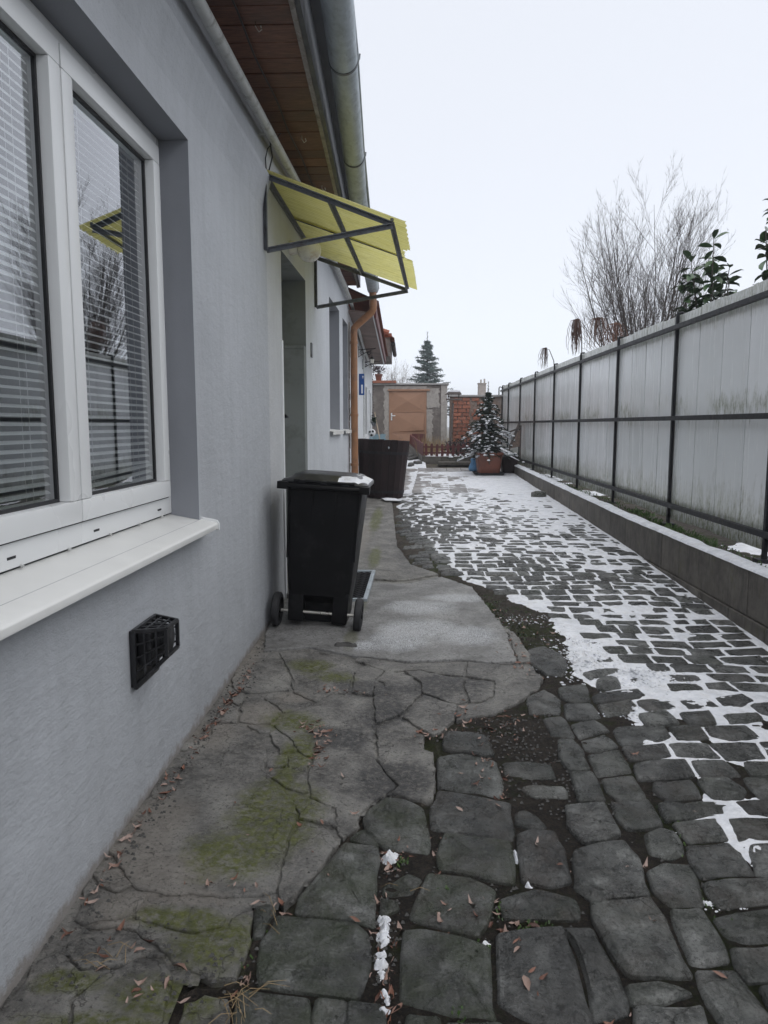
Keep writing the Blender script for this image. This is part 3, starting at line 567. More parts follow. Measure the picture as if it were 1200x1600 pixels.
_CONC = [(-1.3, 12.9)] + [tuple(e) for e in EDGE[1:]] + [(-1.3, 1.4)]
def soil_h(X, Y):
    return zg(X, Y) - .018 * inpoly_np(X, Y, _CONC) - .0125 + .006 * fbm(X * 14, Y * 14, 3, 4) + .005 * fbm(X * 3, Y * 3, 9, 2)
yard = grid('ground', M['soil'], -1.35, 3.0, 1.2, 12.7, .03, soil_h, kind='structure', label='courtyard ground of wet soil and moss under the setts and slabs')
def far_h(X, Y): return zg(X, Y) - .05 + .01 * fbm(X * 2, Y * 2, 5, 3)
grid('ground', M['soil'], -1.6, 3.1, 12.6, 24.5, .1, far_h, kind='structure', label='ground at the far end of the courtyard')
grid('ground', M['soil'], -1.6, 3.1, -6, 1.25, .15, lambda X, Y: zg(X, Y) - .03, kind='structure', label='ground behind the viewpoint')
grid('field', M['soil'], -600, 600, -600, 600, 40, lambda X, Y: X * 0 - .35, kind='structure', label='flat land beyond the plot')
grid('garden_ground', M['soil'], 2.9, 40, -6, 60, .5, lambda X, Y: .44 + .02 * fbm(X, Y, 4, 2), kind='structure', label='garden soil behind the pale fence')
setts = bpy.data.objects.new('sett_paving', None); COL.objects.link(setts); setts['kind'] = 'structure'; setts['label'] = 'stretch of old dark stone setts in rows'; setts['_o'] = (0, 0, 0)
slabs = bpy.data.objects.new('concrete_path', None); COL.objects.link(slabs); slabs['kind'] = 'structure'; slabs['label'] = 'cracked concrete strip along the house wall'; slabs['_o'] = (0, 0, 0)

def smooth_poly(poly, n, jit):
    """traced corners joined by slightly ragged edges, corners nipped"""
    P = [Vector(p) for p in poly]; m = len(P); out = []
    for i in range(m):
        a, b, c = P[i - 1], P[i], P[(i + 1) % m]
        L = (c - b).length; cut = min(.010, L * .2, (b - a).length * .2)
        out += [b.lerp(a, cut / max((b - a).length, 1e-6)), b.lerp(c, cut / max(L, 1e-6))]
        k = max(1, int(L / .045)); nr = Vector((c.y - b.y, b.x - c.x)).normalized()
        for j in range(1, k):
            p = b.lerp(c, j / k); bow = math.sin(math.pi * j / k) * L * .018
            out.append(p + nr * (bow + rnd.uniform(-jit, jit) + .012 * float(vnoise(p.x * 15, p.y * 15, 17))))
    return [(p.x, p.y) for p in out]

def offset_ring(P, d):
    o = []; n = len(P)
    for i in range(n):
        a, b, c = Vector(P[i - 1]), Vector(P[i]), Vector(P[(i + 1) % n])
        e1 = (b - a).normalized(); e2 = (c - b).normalized(); nn = Vector((e1.y + e2.y, -e1.x - e2.x))
        if nn.length < .3: nn = Vector((e1.y, -e1.x))
        nn.normalize(); o.append((b.x - nn.x * d, b.y - nn.y * d))
    return o

def area(poly): return abs(sum(poly[i - 1][0] * poly[i][1] - poly[i][0] * poly[i - 1][1] for i in range(len(poly)))) / 2

def stone_mesh(mb, poly, top, tint, dome=.006, seed=0, thick=.07, tilt=(0, 0), gap=.006, detail=1):
    n = len(poly); cx = sum(p[0] for p in poly) / n; cy = sum(p[1] for p in poly) / n
    size = math.sqrt(max(area(poly), 1e-4))
    mb.cur = (*tint, 1)
    lev = [(gap * .2, -thick), (gap * .5, -.020), (gap + .002, -.007), (gap + .009, -.001)]
    rings = []
    for inset, dz in lev:
        rings.append([(p, inset, dz) for p in poly])
    vs = []
    def pt(p, k, inset, dz, d):
        dx, dy = p[0] - cx, p[1] - cy; L = math.hypot(dx, dy) or 1e-6
        s_ = max(.05, (L - inset) / L) * k
        x, y = cx + dx * s_, cy + dy * s_
        z = top(x, y) + dz + d + tilt[0] * (x - cx) + tilt[1] * (y - cy)
        return (x, y, z)
    rg = [offset_ring(poly, inset) for inset, dz in lev]
    for r_i, (inset, dz) in enumerate(lev):
        for p in rg[r_i]: vs.append(pt(p, 1, 0, dz, 0))
    ks = [.9, .76, .58, .36, .16] if detail else [.55]
    for k in ks:
        for p in rg[-1]:
            x, y, z = pt(p, k, 0, 0, dome * (1 - k * k))
            vs.append((x, y, z + (.009 if detail else .005) * float(fbm(x * 20 + seed, y * 26, 11, 3)) + (.0042 * round(2.2 * float(fbm(x * 7 + seed, y * 11 + x * 5, 13, 2))) if detail else 0)))
    vs.append((cx, cy, top(cx, cy) + dome))
    R_ = len(lev) + len(ks); fs = []
    for r in range(R_ - 1):
        for k in range(n): fs.append((r * n + k, r * n + (k + 1) % n, (r + 1) * n + (k + 1) % n, (r + 1) * n + k))
    for k in range(n): fs.append(((R_ - 1) * n + k, (R_ - 1) * n + (k + 1) % n, R_ * n))
    mb.add(vs, fs); mb.cur = None

zgs = lambda x, y: float(zg(x, y))
def ccw(poly):
    s_ = sum(poly[i - 1][0] * poly[i][1] - poly[i][0] * poly[i - 1][1] for i in range(len(poly)))
    return poly if s_ > 0 else poly[::-1]

small_stuff = MB()
_BX = [(p, min(q[0] for q in p), max(q[0] for q in p), min(q[1] for q in p), max(q[1] for q in p)) for p in STONES]
_CP = [(-1.2, 12.9)] + [tuple(e) for e in EDGE[1:]] + [(-1.2, 1.4)]
_BARE = [[(.25, 3.55), (.5, 3.68), (.68, 3.72), (.75, 3.45), (.70, 3.0), (.66, 2.65), (.48, 2.6), (.42, 3.1), (.2, 3.45)], [(-.02, 1.6), (-.11, 2.3), (.0, 2.43), (.02, 1.6)]]
def tighten(poly, me_):
    """let each traced sett grow until the joint to its neighbours is about a centimetre wide"""
    P = []; m = len(poly)
    for i in range(m):
        a, b = Vector(poly[i]), Vector(poly[(i + 1) % m]); k = max(1, round((b - a).length / .07))
        P += [a.lerp(b, j / k) for j in range(k)]
    n = len(P); dirs = []
    for i in range(n):
        e1 = (P[i] - P[i - 1]).normalized(); e2 = (P[(i + 1) % n] - P[i]).normalized(); nn = Vector((e1.y + e2.y, -e1.x - e2.x))
        dirs.append(nn.normalized() if nn.length > .3 else Vector((e1.y, -e1.x)))
    gs = []
    for p, d in zip(P, dirs):
        g = 0
        while g < .020:
            q = p + d * (2 * g + .011); qq = (q.x, q.y)
            if inpoly(qq, _CP) or any(inpoly(qq, b_) for b_ in _BARE): break
            if any(o is not me_ and x0 < qq[0] < x1 and y0 < qq[1] < y1 and inpoly(qq, o) for o, x0, x1, y0, y1 in _BX): break
            g += .002
        gs.append(g)
    gs = [min(gs[i], (gs[i - 1] + gs[i] + gs[(i + 1) % n]) / 3 + .003) for i in range(n)]
    return [(p.x + d.x * g, p.y + d.y * g) for p, d, g in zip(P, dirs, gs)]
obj_stones = 0
for i, poly in enumerate(STONES):
    src_ = poly; poly = ccw(poly); poly = tighten(poly, src_); sp = smooth_poly(poly, 0, .0022)
    mb = MB(); cy_ = sum(p[1] for p in poly) / len(poly); cx_ = sum(p[0] for p in poly) / len(poly)
    left = cx_ < .35
    off = rnd.uniform(-.004, .006)
    stone_mesh(mb, sp, lambda x, y, o=off: zgs(x, y) + o, (rnd.uniform(.15, .95), .75 if left and cy_ < 2.6 else rnd.uniform(0, .35), rnd.uniform(0, .6)),
               dome=rnd.uniform(.001, .007), seed=i * 3, tilt=(rnd.uniform(-.035, .035), rnd.uniform(-.035, .035)), gap=.0008)
    mb.build('cobblestone', M['sett'], setts, smooth=True, fix=False); obj_stones += 1

# rows of setts beyond the traced ones
EDGE_Y = sorted([(p[1], p[0]) for p in EDGE[:14]])
def edge_x(y): return float(np.interp(y, [e[0] for e in EDGE_Y], [e[1] for e in EDGE_Y]))
conc_poly = [(-1.2, 12.9)] + [tuple(e) for e in EDGE[1:]] + [(-1.2, 1.4)]
bare = [[(.42, 5.0), (.62, 5.95), (.82, 5.75), (1.12, 5.1), (1.16, 4.72), (.98, 4.35), (.84, 4.55)],      # mossy soil tongue beside the apron
        [(.25, 3.55), (.5, 3.68), (.68, 3.72), (.75, 3.45), (.72, 3.0), (.68, 2.65), (.45, 2.6), (.42, 3.1), (.2, 3.45)],
        [(.0, 1.6), (-.12, 2.3), (.02, 2.45), (.04, 1.6)]]
polys = [(ccw(p), min(q[0] for q in p), max(q[0] for q in p), min(q[1] for q in p), max(q[1] for q in p)) for p in STONES]
def blocked(poly):
    cx = sum(p[0] for p in poly) / 4; cy = sum(p[1] for p in poly) / 4
    tests = [(cx, cy)] + [(cx + (p[0] - cx) * k, cy + (p[1] - cy) * k) for p in poly for k in (.55, .85)]
    for q in tests:
        if inpoly(q, conc_poly): return True
        for b_ in bare:
            if inpoly(q, b_): return True
        for (pl, x0, x1, y0, y1) in polys:
            if x0 - .02 < q[0] < x1 + .02 and y0 - .02 < q[1] < y1 + .02 and inpoly(q, pl): return True
    for (pl, x0, x1, y0, y1) in polys:
        if abs((x0 + x1) / 2 - cx) < .3 and abs((y0 + y1) / 2 - cy) < .3:
            for v in pl:
                if inpoly(v, poly): return True
    return False
r2 = random.Random(21)
y = 1.30; rows = []
while y < 12.66:
    pitch = r2.uniform(.128, .178) if y > 3.4 else r2.uniform(.15, .19)
    x = -.5 + r2.uniform(-.15, 0)
    while x < 2.36:
        w = r2.choice([.13, .16, .19, .21, .24, .27]) * r2.uniform(.9, 1.12)
        if x + w > 2.37: w = 2.375 - x
        if w < .07: break
        def yy(xx): return y + .035 * math.sin(xx * 1.7 + y * .9) + .02 * math.sin(xx * 5 + y * 3) - .05 * (xx - .6) * .4
        j = lambda: r2.uniform(-.012, .012)
        q = [(x + j() * .8, yy(x) + j()), (x + w + j() * .8, yy(x + w) + j()), (x + w + j() * .8, yy(x + w) + pitch + j()), (x + j() * .8, yy(x) + pitch + j())]
        ymid = q[0][1]
        if x + w * .5 > edge_x(min(max(ymid, 3.36), 12.7)) if ymid > 3.3 else True:
            if r2.random() > .015 and max(p[0] for p in q) < 2.39 and not blocked(q): rows.append(q)
        x += w
    y += pitch
def seen_size(q):
    yy_ = sum(p[1] for p in q) / 4; xx_ = sum(p[0] for p in q) / 4
    if abs(xx_ + .03 * yy_) > .56 * yy_: return 0
    return area(q) / yy_ ** 3
rows.sort(key=seen_size, reverse=True)
for i, q in enumerate(rows):
    q = ccw(q)
    # round the four corners
    P = []
    for k in range(4):
        a, b, c = Vector(q[k - 1]), Vector(q[k]), Vector(q[(k + 1) % 4])
        P += [b.lerp(a, .13), b.lerp(a, .03).lerp(c, .03), b.lerp(c, .13), b.lerp(c, .5) + Vector((r2.uniform(-.006, .006), r2.uniform(-.006, .006)))]
    P = [(p.x + r2.uniform(-.004, .004), p.y + r2.uniform(-.004, .004)) for p in P]
    off = r2.gauss(-.001, .0040)
    args = (P, lambda x, y, o=off: zgs(x, y) + o, (r2.uniform(.05, .95), r2.uniform(0, .4), r2.uniform(0, .5)))
    kw = dict(dome=r2.uniform(.004, .014), seed=i, tilt=(r2.uniform(-.04, .04), r2.uniform(-.04, .04)), gap=.0075, detail=0)
    if obj_stones < 298:
        mb = MB(); stone_mesh(mb, *args, **kw); mb.build('cobblestone', M['sett'], setts, smooth=True, fix=False); obj_stones += 1
    else: stone_mesh(small_stuff, *args, **kw)
small_stuff.build('cobblestones', M['sett'], setts, smooth=True, fix=False, kind='stuff', label='further small dark setts too many to count')

# concrete: base sheet and cracked pieces
def base_h(X, Y): return zg(X, Y) - .0115 + .003 * fbm(X * 20, Y * 20, 31, 3)
inner = conc_poly
grid('concrete_base', M['concrete'], -1.25, .85, 1.3, 12.9, .04, base_h, keep=lambda X, Y, Z: inpoly_np(X, Y, inner), parent=slabs)
def piece(poly, moss, pale, mat, up=.0, jag=.0060, gap=.0010):
    poly = ccw(poly); P = []; m = len(poly)
    for i in range(m):
        a, b = Vector(poly[i]), Vector(poly[(i + 1) % m]); L = (b - a).length; k = max(1, int(L / .028))
        nrm = Vector((b.y - a.y, a.x - b.x)).normalized()
        for j in range(k):
            p = a.lerp(b, j / k)
            if j: p = p + nrm * (jag * (rnd.uniform(-1, 1) + 1.6 * float(vnoise(p.x * 22, p.y * 22, 77))))
            P.append(p)
    n = len(P)
    def off(d):
        o = []
        for i in range(n):
            a, b, c = P[i - 1], P[i], P[(i + 1) % n]
            e1 = (b - a).normalized(); e2 = (c - b).normalized(); nn = Vector((e1.y + e2.y, -e1.x - e2.x))
            if nn.length < .2: nn = Vector((e1.y, -e1.x))
            nn.normalize(); o.append(b - nn * d * (.6 + .8 * abs(float(vnoise(b.x * 31, b.y * 31, 55))) * 2))
        return o
    tk_ = .014 if area(poly) < .12 else .003; tx, ty = rnd.uniform(-tk_, tk_), rnd.uniform(-tk_, tk_); cx = sum(p.x for p in P) / n; cy = sum(p.y for p in P) / n
    zz = lambda p, dz: (p.x, p.y, zgs(p.x, p.y) + up + dz + tx * (p.x - cx) + ty * (p.y - cy) + .002 * float(vnoise(p.x * 9, p.y * 9, 5)))
    rings = [[zz(p, -.05) for p in off(gap * .6)], [zz(p, -.006) for p in off(gap)], [zz(p, -.0015) for p in off(gap + .003)], [zz(p, 0) for p in off(gap + .007)]]
    vs = [v for r in rings for v in r]; fs = []
    for r in range(3):
        for k in range(n): fs.append((r * n + k, r * n + (k + 1) % n, (r + 1) * n + (k + 1) % n, (r + 1) * n + k))
    mb = MB(); mb.cur = (.5, moss, pale, 1); mb.add(vs, fs + [tuple(3 * n + k for k in range(n))])
    me = mb.mesh('concrete_piece', mat, smooth=False, fix=False)
    bm = bmesh.new(); bm.from_mesh(me)
    big = [f for f in bm.faces if len(f.verts) > 4]
    bmesh.ops.triangulate(bm, faces=big); bm.to_mesh(me); bm.free()
    o = bpy.data.objects.new('concrete_piece', me); COL.objects.link(o); o.parent = slabs
    me.polygons.foreach_set('use_smooth', [True] * len(me.polygons))
    try: me.set_sharp_from_angle(angle=R(50))
    except Exception: pass
    return o
for i, (poly, moss, pale) in enumerate(SLABS):
    apron = i == len(SLABS) - 3
    o = piece(poly, moss, pale, M['apron'] if apron else M['concrete'], up=.003 if apron else rnd.uniform(-.0015, .003))

# paving tiles beyond the setts
tiles = bpy.data.objects.new('tile_paving', None); COL.objects.link(tiles); tiles['kind'] = 'structure'; tiles['label'] = 'grey paving tiles in front of the raised bed'
tm = MB().box(-.163, .163, -.243, .243, -.04, 0).mesh('paving_tile', M['tile'], bevel=.004)
for iy in range(9):
    for ix in range(9):
        x_ = -.42 + .335 * ix + (.02 * iy); y_ = 12.98 + .497 * iy
        if x_ > 2.25: continue
        sl = (zgs(x_, y_ + .25) - zgs(x_, y_ - .25)) / .5
        place(tm, 'paving_tile', tiles, (x_, y_, zgs(x_, y_) + .006 + rnd.uniform(-.003, .003)), (math.atan(sl), rnd.uniform(-.008, .008), rnd.uniform(-.006, .006)))

# ------------------------------------------------------------------ snow
SB = [(2.3, 1.24), (2.58, 1.19), (2.9, 1.22), (3.33, 1.12), (3.63, 1.20), (3.84, 1.20), (4.2, 1.06), (4.8, 1.15), (5.35, 1.10), (5.7, .93), (6.4, .56), (7.0, .45), (8, .30), (9.6, .0), (12.5, -.1), (17, 0)]
def snow_h(X, Y):
    xs = np.interp(Y, [a for a, b in SB], [b for a, b in SB])
    d = X - xs + .10 * fbm(X * 3.2, Y * 3.2, 61, 3)
    side = np.clip(d / .12, -1.5, 1)
    # level above the stone-top datum
    far = np.interp(Y, [2.2, 3.2, 4.2, 6.5, 9.0, 10.5, 12.4, 16.5], [-.0050, -.0045, -.0052, -.0052, -.0022, .0020, .007, .009])
    right = np.clip((X - .9) * .005, -.009, .006) * np.clip((Y - 6) / 4, 0, 1)
    patch = .0064 * fbm(X * 1.7, Y * 1.3, 62, 3) + .0060 * fbm(X * 7, Y * 7, 63, 3) + .0030 * fbm(X * 33, Y * 33, 68, 2)
    L = far + right + patch + np.minimum(side, 0) * .02
    # thin, broken joints close by
    near = np.clip((3.9 - Y) / .6, 0, 1); L = L - near * .0095 * np.clip(vnoise(X * 2.6, Y * 3.1, 64) * 4 + .35, 0, 1.6)
    # shovelled lumps
    for lx, ly, rx, ry, hh in ((1.10, 4.38, .13, .17, .034), (1.16, 4.7, .14, .09, .022), (1.36, 4.10, .15, .09, .034), (1.17, 3.63, .07, .05, .024), (.97, 5.25, .16, .06, .014), (1.95, 4.9, .12, .05, .016), (1.38, 2.35, .12, .09, .016)):
        g_ = np.exp(-(((X - lx) / rx) ** 2 + ((Y - ly) / ry) ** 2) ** 1.5)
        L = L + g_ * hh * (.55 + 1.3 * fbm(X * 16, Y * 16, 65, 4)) + g_ * .004
    edge_c = np.interp(Y, [e[0] for e in EDGE_Y], [e[1] for e in EDGE_Y])
    L = np.where((X < edge_c + .03) & (Y < 12.2), -.03, L)
    L = np.minimum(L, .07)
    return zg(X, Y) + L + .0012 * fbm(X * 40, Y * 40, 66, 2)
grid('snow', M['snow'], -.3, 2.395, 2.15, 8.0, .0115, snow_h, keep=lambda X, Y, Z: Z - zg(X, Y) > -.019, kind='stuff', label='melting snow left in the joints between the setts', category='snow')
grid('snow', M['snow'], -.45, 2.395, 7.99, 16.6, .03, snow_h, keep=lambda X, Y, Z: Z - zg(X, Y) > -.019, kind='stuff', label='snow sheet covering the far setts and tiles', category='snow')
# grainy crumbs of snow on and round the shovelled lumps, and wisps in the near left joint
def crumbs(name, spots, label):
    mb = MB(); ico = bmesh.new(); bmesh.ops.create_icosphere(ico, subdivisions=1, radius=1)
    iv = [v.co.copy() for v in ico.verts]; ifc = [tuple(v.index for v in f.verts) for f in ico.faces]; ico.free()
    for (cx, cy, sx, sy, n, s0, s1, z0) in spots:
        for k in range(n):
            x = cx + rnd.gauss(0, sx); y_ = cy + rnd.gauss(0, sy); s_ = rnd.uniform(s0, s1) * rnd.uniform(.4, .9)
            z = max(float(snow_h(np.array(x), np.array(y_))), zgs(x, y_) - .012) if z0 is None else zgs(x, y_) + z0
            q = Vector((rnd.uniform(.7, 1.4), rnd.uniform(.7, 1.4), rnd.uniform(.4, .8)))
            mb.add([(x + v.x * s_ * q.x * rnd.uniform(.75, 1.2), y_ + v.y * s_ * q.y * rnd.uniform(.75, 1.2), z + v.z * s_ * q.z) for v in iv], ifc)
    return mb.build(name, M['snow'], smooth=2, fix=False, kind='stuff', label=label, category='snow')
crumbs('snow_crumbs', [(1.06, 4.36, .13, .17, 420, .004, .015, None), (1.14, 4.72, .14, .08, 120, .004, .012, None), (1.36, 4.10, .15, .08, 320, .004, .016, None), (1.14, 3.63, .07, .045, 110, .004, .013, None),
        (.93, 5.25, .16, .08, 120, .004, .012, None), (.95, 2.15, .03, .02, 14, .003, .007, -.008)], 'grainy shovelled snow lumps beside the bare soil')
def joint_h(X, Y):
    L = np.full(X.shape, -.04)
    for lx, ly, rx, ry, hh in ((-.062, 2.385, .034, .05, .024), (-.03, 2.40, .03, .03, .018), (-.068, 2.03, .03, .09, .026), (-.07, 1.90, .028, .07, .020), (-.055, 1.76, .022, .06, .022), (-.045, 1.66, .022, .04, .02), (.383, 2.37, .011, .050, .030), (.241, 1.97, .024, .022, .020), (.407, 2.226, .022, .012, .016), (.962, 2.156, .028, .022, .022), (1.063, 2.135, .026, .014, .018), (1.0, 2.55, .03, .012, .012), (.88, 3.14, .014, .02, .012), (1.03, 2.68, .02, .014, .014)):
        g_ = np.exp(-(((X - lx) / rx) ** 2 + ((Y - ly) / ry) ** 2) ** 1.4)
        L = np.maximum(L, -.030 + g_ * (hh * .7 + .002) * (1 + 1.9 * fbm(X * 48, Y * 48, 67, 4)) + g_ * .009)
    return zg(X, Y) + L
for (x0, x1, y0, y1), lab_ in zip(((-.13, .02, 1.6, 2.5), (.19, .45, 1.9, 2.45), (.84, 1.12, 2.08, 3.2)), ('dirty snow remnants in the long open joint left of the large slabs', 'small snow scraps between the large slabs in the middle', 'small snow scraps in the mossy joints on the right')):
    grid('snow', M['snow'], x0, x1, y0, y1, .0035, joint_h, keep=lambda X, Y, Z: Z - zg(X, Y) > -.024, kind='stuff', label=lab_, category='snow')
# ------------------------------------------------------------------ dead leaves, weeds
lf = MB()
def add_leaf(x, y, z, s, a):
    lf.cur = (rnd.random(), 0, 0, 1)
    w = s * rnd.uniform(.22, .38); ca, sa = math.cos(a), math.sin(a); k = rnd.uniform(-.3, .5) * s; tl_ = rnd.uniform(-.3, .3)
    pts = [(-.5, 0, k * .6), (-.15, .9, .1 * k), (.2, .8, 0), (.5, 0, k), (.2, -.8, tl_ * s * .4), (-.15, -.9, tl_ * s * .5), (0, 0, -.12 * s)]
    vs = []
    for u, v, h in pts:
        X, Y = u * s, v * w * .5
        vs.append((x + X * ca - Y * sa, y + X * sa + Y * ca, z + h + .25 * s * rnd.random() * .5))
    lf.add(vs, [(0, 6, 1), (1, 6, 2), (2, 6, 3), (3, 6, 4), (4, 6, 5), (5, 6, 0)])
spots = [(-.055, 1.85, .02, .28, 110), (-.06, 2.42, .035, .05, 36), (.12, 2.44, .03, .08, 20), (.13, 2.06, .03, .05, 26), (.34, 3.0, .05, .22, 90), (.36, 2.9, .03, .10, 50), (.42, 3.5, .10, .08, 45),
         (.6, 3.35, .12, .10, 30), (.1, 3.35, .05, .04, 18), (.20, 2.12, .05, .03, 20), (.33, 2.0, .04, .07, 26), (.34, 1.78, .03, .07, 22), (.46, 1.62, .1, .05, 16), (.5, 2.45, .05, .1, 12),
         (-.58, 2.18, .05, .01, 8), (-.44, 3.36, .05, .04, 24), (-.40, 3.18, .03, .09, 28), (-.36, 3.85, .06, .02, 18), (-.93, 3.7, .012, .25, 50), (-.955, 3.0, .012, .25, 30), (-.985, 2.3, .012, .25, 30),
         (-.8, 1.9, .06, .04, 8), (-.66, 1.75, .10, .03, 8), (-.40, 2.09, .05, .012, 14), (-.45, 1.75, .015, .1, 18), (.85, 5.0, .12, .35, 70), (.75, 4.3, .05, .15, 24), (.78, 2.3, .04, .1, 12), (1.0, 2.0, .3, .3, 12), (.9, 3.0, .3, .5, 16), (.6, 1.8, .25, .2, 10), (-.2, 2.1, .2, .3, 8), (-.5, 3.2, .25, .8, 14)]
for cx, cy, sx, sy, n in spots:
    for k in range(n):
        x = cx + rnd.gauss(0, sx); y_ = cy + rnd.gauss(0, sy)
        if k % 6 and any(a0 < x < a1 and b0 < y_ < b1 and inpoly((x, y_), pl) for pl, a0, a1, b0, b1 in polys): continue
        x = max(x, wx(y_) + .02)
        onslab = inpoly((x, y_), conc_poly) or any(a0 < x < a1 and b0 < y_ < b1 and inpoly((x, y_), pl) for pl, a0, a1, b0, b1 in polys)
        add_leaf(x, y_, zgs(x, y_) + (.006 if onslab else -.014), rnd.uniform(.6, 1) * rnd.uniform(.02, .062), rnd.uniform(0, 6.28))
lf.cur = None
lf.build('leaf_litter', M['dead_leaf'], fix=False, smooth=2, kind='stuff', label='brown curled dead leaves lying in cracks and joints', category='dead leaves')
wd = MB()
for cx, cy, sx, sy, n in [(-.02, 2.36, .015, .015, 40), (.13, 2.2, .02, .012, 30), (.18, 2.14, .02, .012, 60), (.36, 2.1, .04, .02, 110), (.40, 1.98, .03, .05, 140), (.2, 1.95, .02, .02, 50), (.66, 5.5, .06, .2, 260), (.86, 5.1, .08, .2, 160), (.95, 2.05, .03, .12, 60), (1.0, 2.55, .03, .1, 60), (.6, 4.2, .03, .1, 0), (.14, 1.7, .01, .02, 20), (-.45, 1.95, .02, .08, 20)]:
    for k in range(n):
        x = cx + rnd.gauss(0, sx); y_ = cy + rnd.gauss(0, sy); z = zgs(x, y_) - .018; a = rnd.uniform(0, 6.28); h = rnd.uniform(.006, .018); w = .004
        dx, dy = math.cos(a) * h * .8, math.sin(a) * h * .8
        wd.add([(x - dy * .25, y_ + dx * .25, z), (x + dy * .25, y_ - dx * .25, z), (x + dx + dy * .3, y_ + dy - dx * .3, z + h), (x + dx - dy * .3, y_ + dy + dx * .3, z + h)], [(0, 1, 2, 3)])
wd.build('weeds', M['weed'], fix=False, kind='stuff', label='tiny green weeds sprouting in the joints', category='weeds')
gr = MB()
for cx, cy, n in ((-.45, 1.72, 14), (-.42, 1.66, 8), (-.83, 1.86, 8), (-.4, 2.05, 4), (-.03, 2.2, 2), (1.9, 3.6, 0)):
    for k in range(n):
        a = rnd.uniform(0, 6.28); L = rnd.uniform(.04, .11); x = cx + rnd.gauss(0, .03); y_ = cy + rnd.gauss(0, .03); z = zgs(x, y_)
        gr.tube([(x, y_, z), (x + math.cos(a) * L * .5, y_ + math.sin(a) * L * .5, z + L * .22), (x + math.cos(a) * L, y_ + math.sin(a) * L, z + L * .05)], [.0012, .001, .0004], 3)
gr.build('dry_grass', M['dry_grass'], fix=False, kind='stuff', label='thin dry grass stalks on the nearest slabs', category='grass')
gm = MB()
for cx, cy, sx, sy, n in [(.45, 3.35, .14, .2, 260), (.6, 3.0, .1, .3, 260), (.7, 5.3, .1, .25, 300), (1.0, 4.7, .1, .2, 160), (-.06, 2.1, .03, .3, 160), (.3, 2.3, .3, .4, 200), (1.0, 2.5, .5, .5, 300), (-.7, 1.8, .2, .08, 140), (-.95, 2.9, .02, .7, 260), (-.9, 4.0, .03, .4, 100)]:
    for k in range(n):
        x = cx + rnd.gauss(0, sx); y_ = cy + rnd.gauss(0, sy); s_ = rnd.uniform(.002, .009); x = max(x, wx(y_) + .012)
        if any(a0 < x < a1 and b0 < y_ < b1 and inpoly((x, y_), pl) for pl, a0, a1, b0, b1 in polys): continue
        z = zgs(x, y_) - (.010 if x > -.2 else .001); gm.cur = (rnd.random(), 0, 0, 1)
        gm.add([(x - s_, y_ - s_ * .7, z), (x + s_, y_ - s_ * .6, z), (x + s_ * .5, y_ + s_, z), (x - s_ * .2, y_ + s_ * .1, z + s_)], [(0, 1, 3), (1, 2, 3), (2, 0, 3)])
gm.cur = None
gm.build('grit', M['slate_chip'], fix=False, kind='stuff', label='loose grit and stone crumbs in the soil', category='grit')
# loose pieces
mb = MB(); stone_mesh(mb, [(-.56 + .13 * math.cos(a) * .62, 4.57 + .028 * math.sin(a) + .01 * math.sin(3 * a)) for a in [i * math.pi / 7 for i in range(14)]], lambda x, y: zgs(x, y) + .022, (.5, .2, .3), thick=.022)
mb.v = [(p[0] + .16, p[1] + .04, p[2]) for p in mb.v]
mb.build('slate_chip', M['slate_chip'], smooth=True, fix=False, label='flat broken stone chip lying in front of the bin right wheel', category='stone')
mb = MB(); stone_mesh(mb, [(2.2 + .12 * math.cos(a) * (1 + .12 * math.sin(2 * a + 1)), 12.15 + .08 * math.sin(a)) for a in [i * math.pi / 8 for i in range(16)]], lambda x, y: zgs(x, y) + .09, (.6, .6, .3), thick=.12, dome=.02)
rk = mb.build('rock', M['sett'], smooth=True, fix=False, label='single rough rock sitting on the snow near the low wall', category='rock')
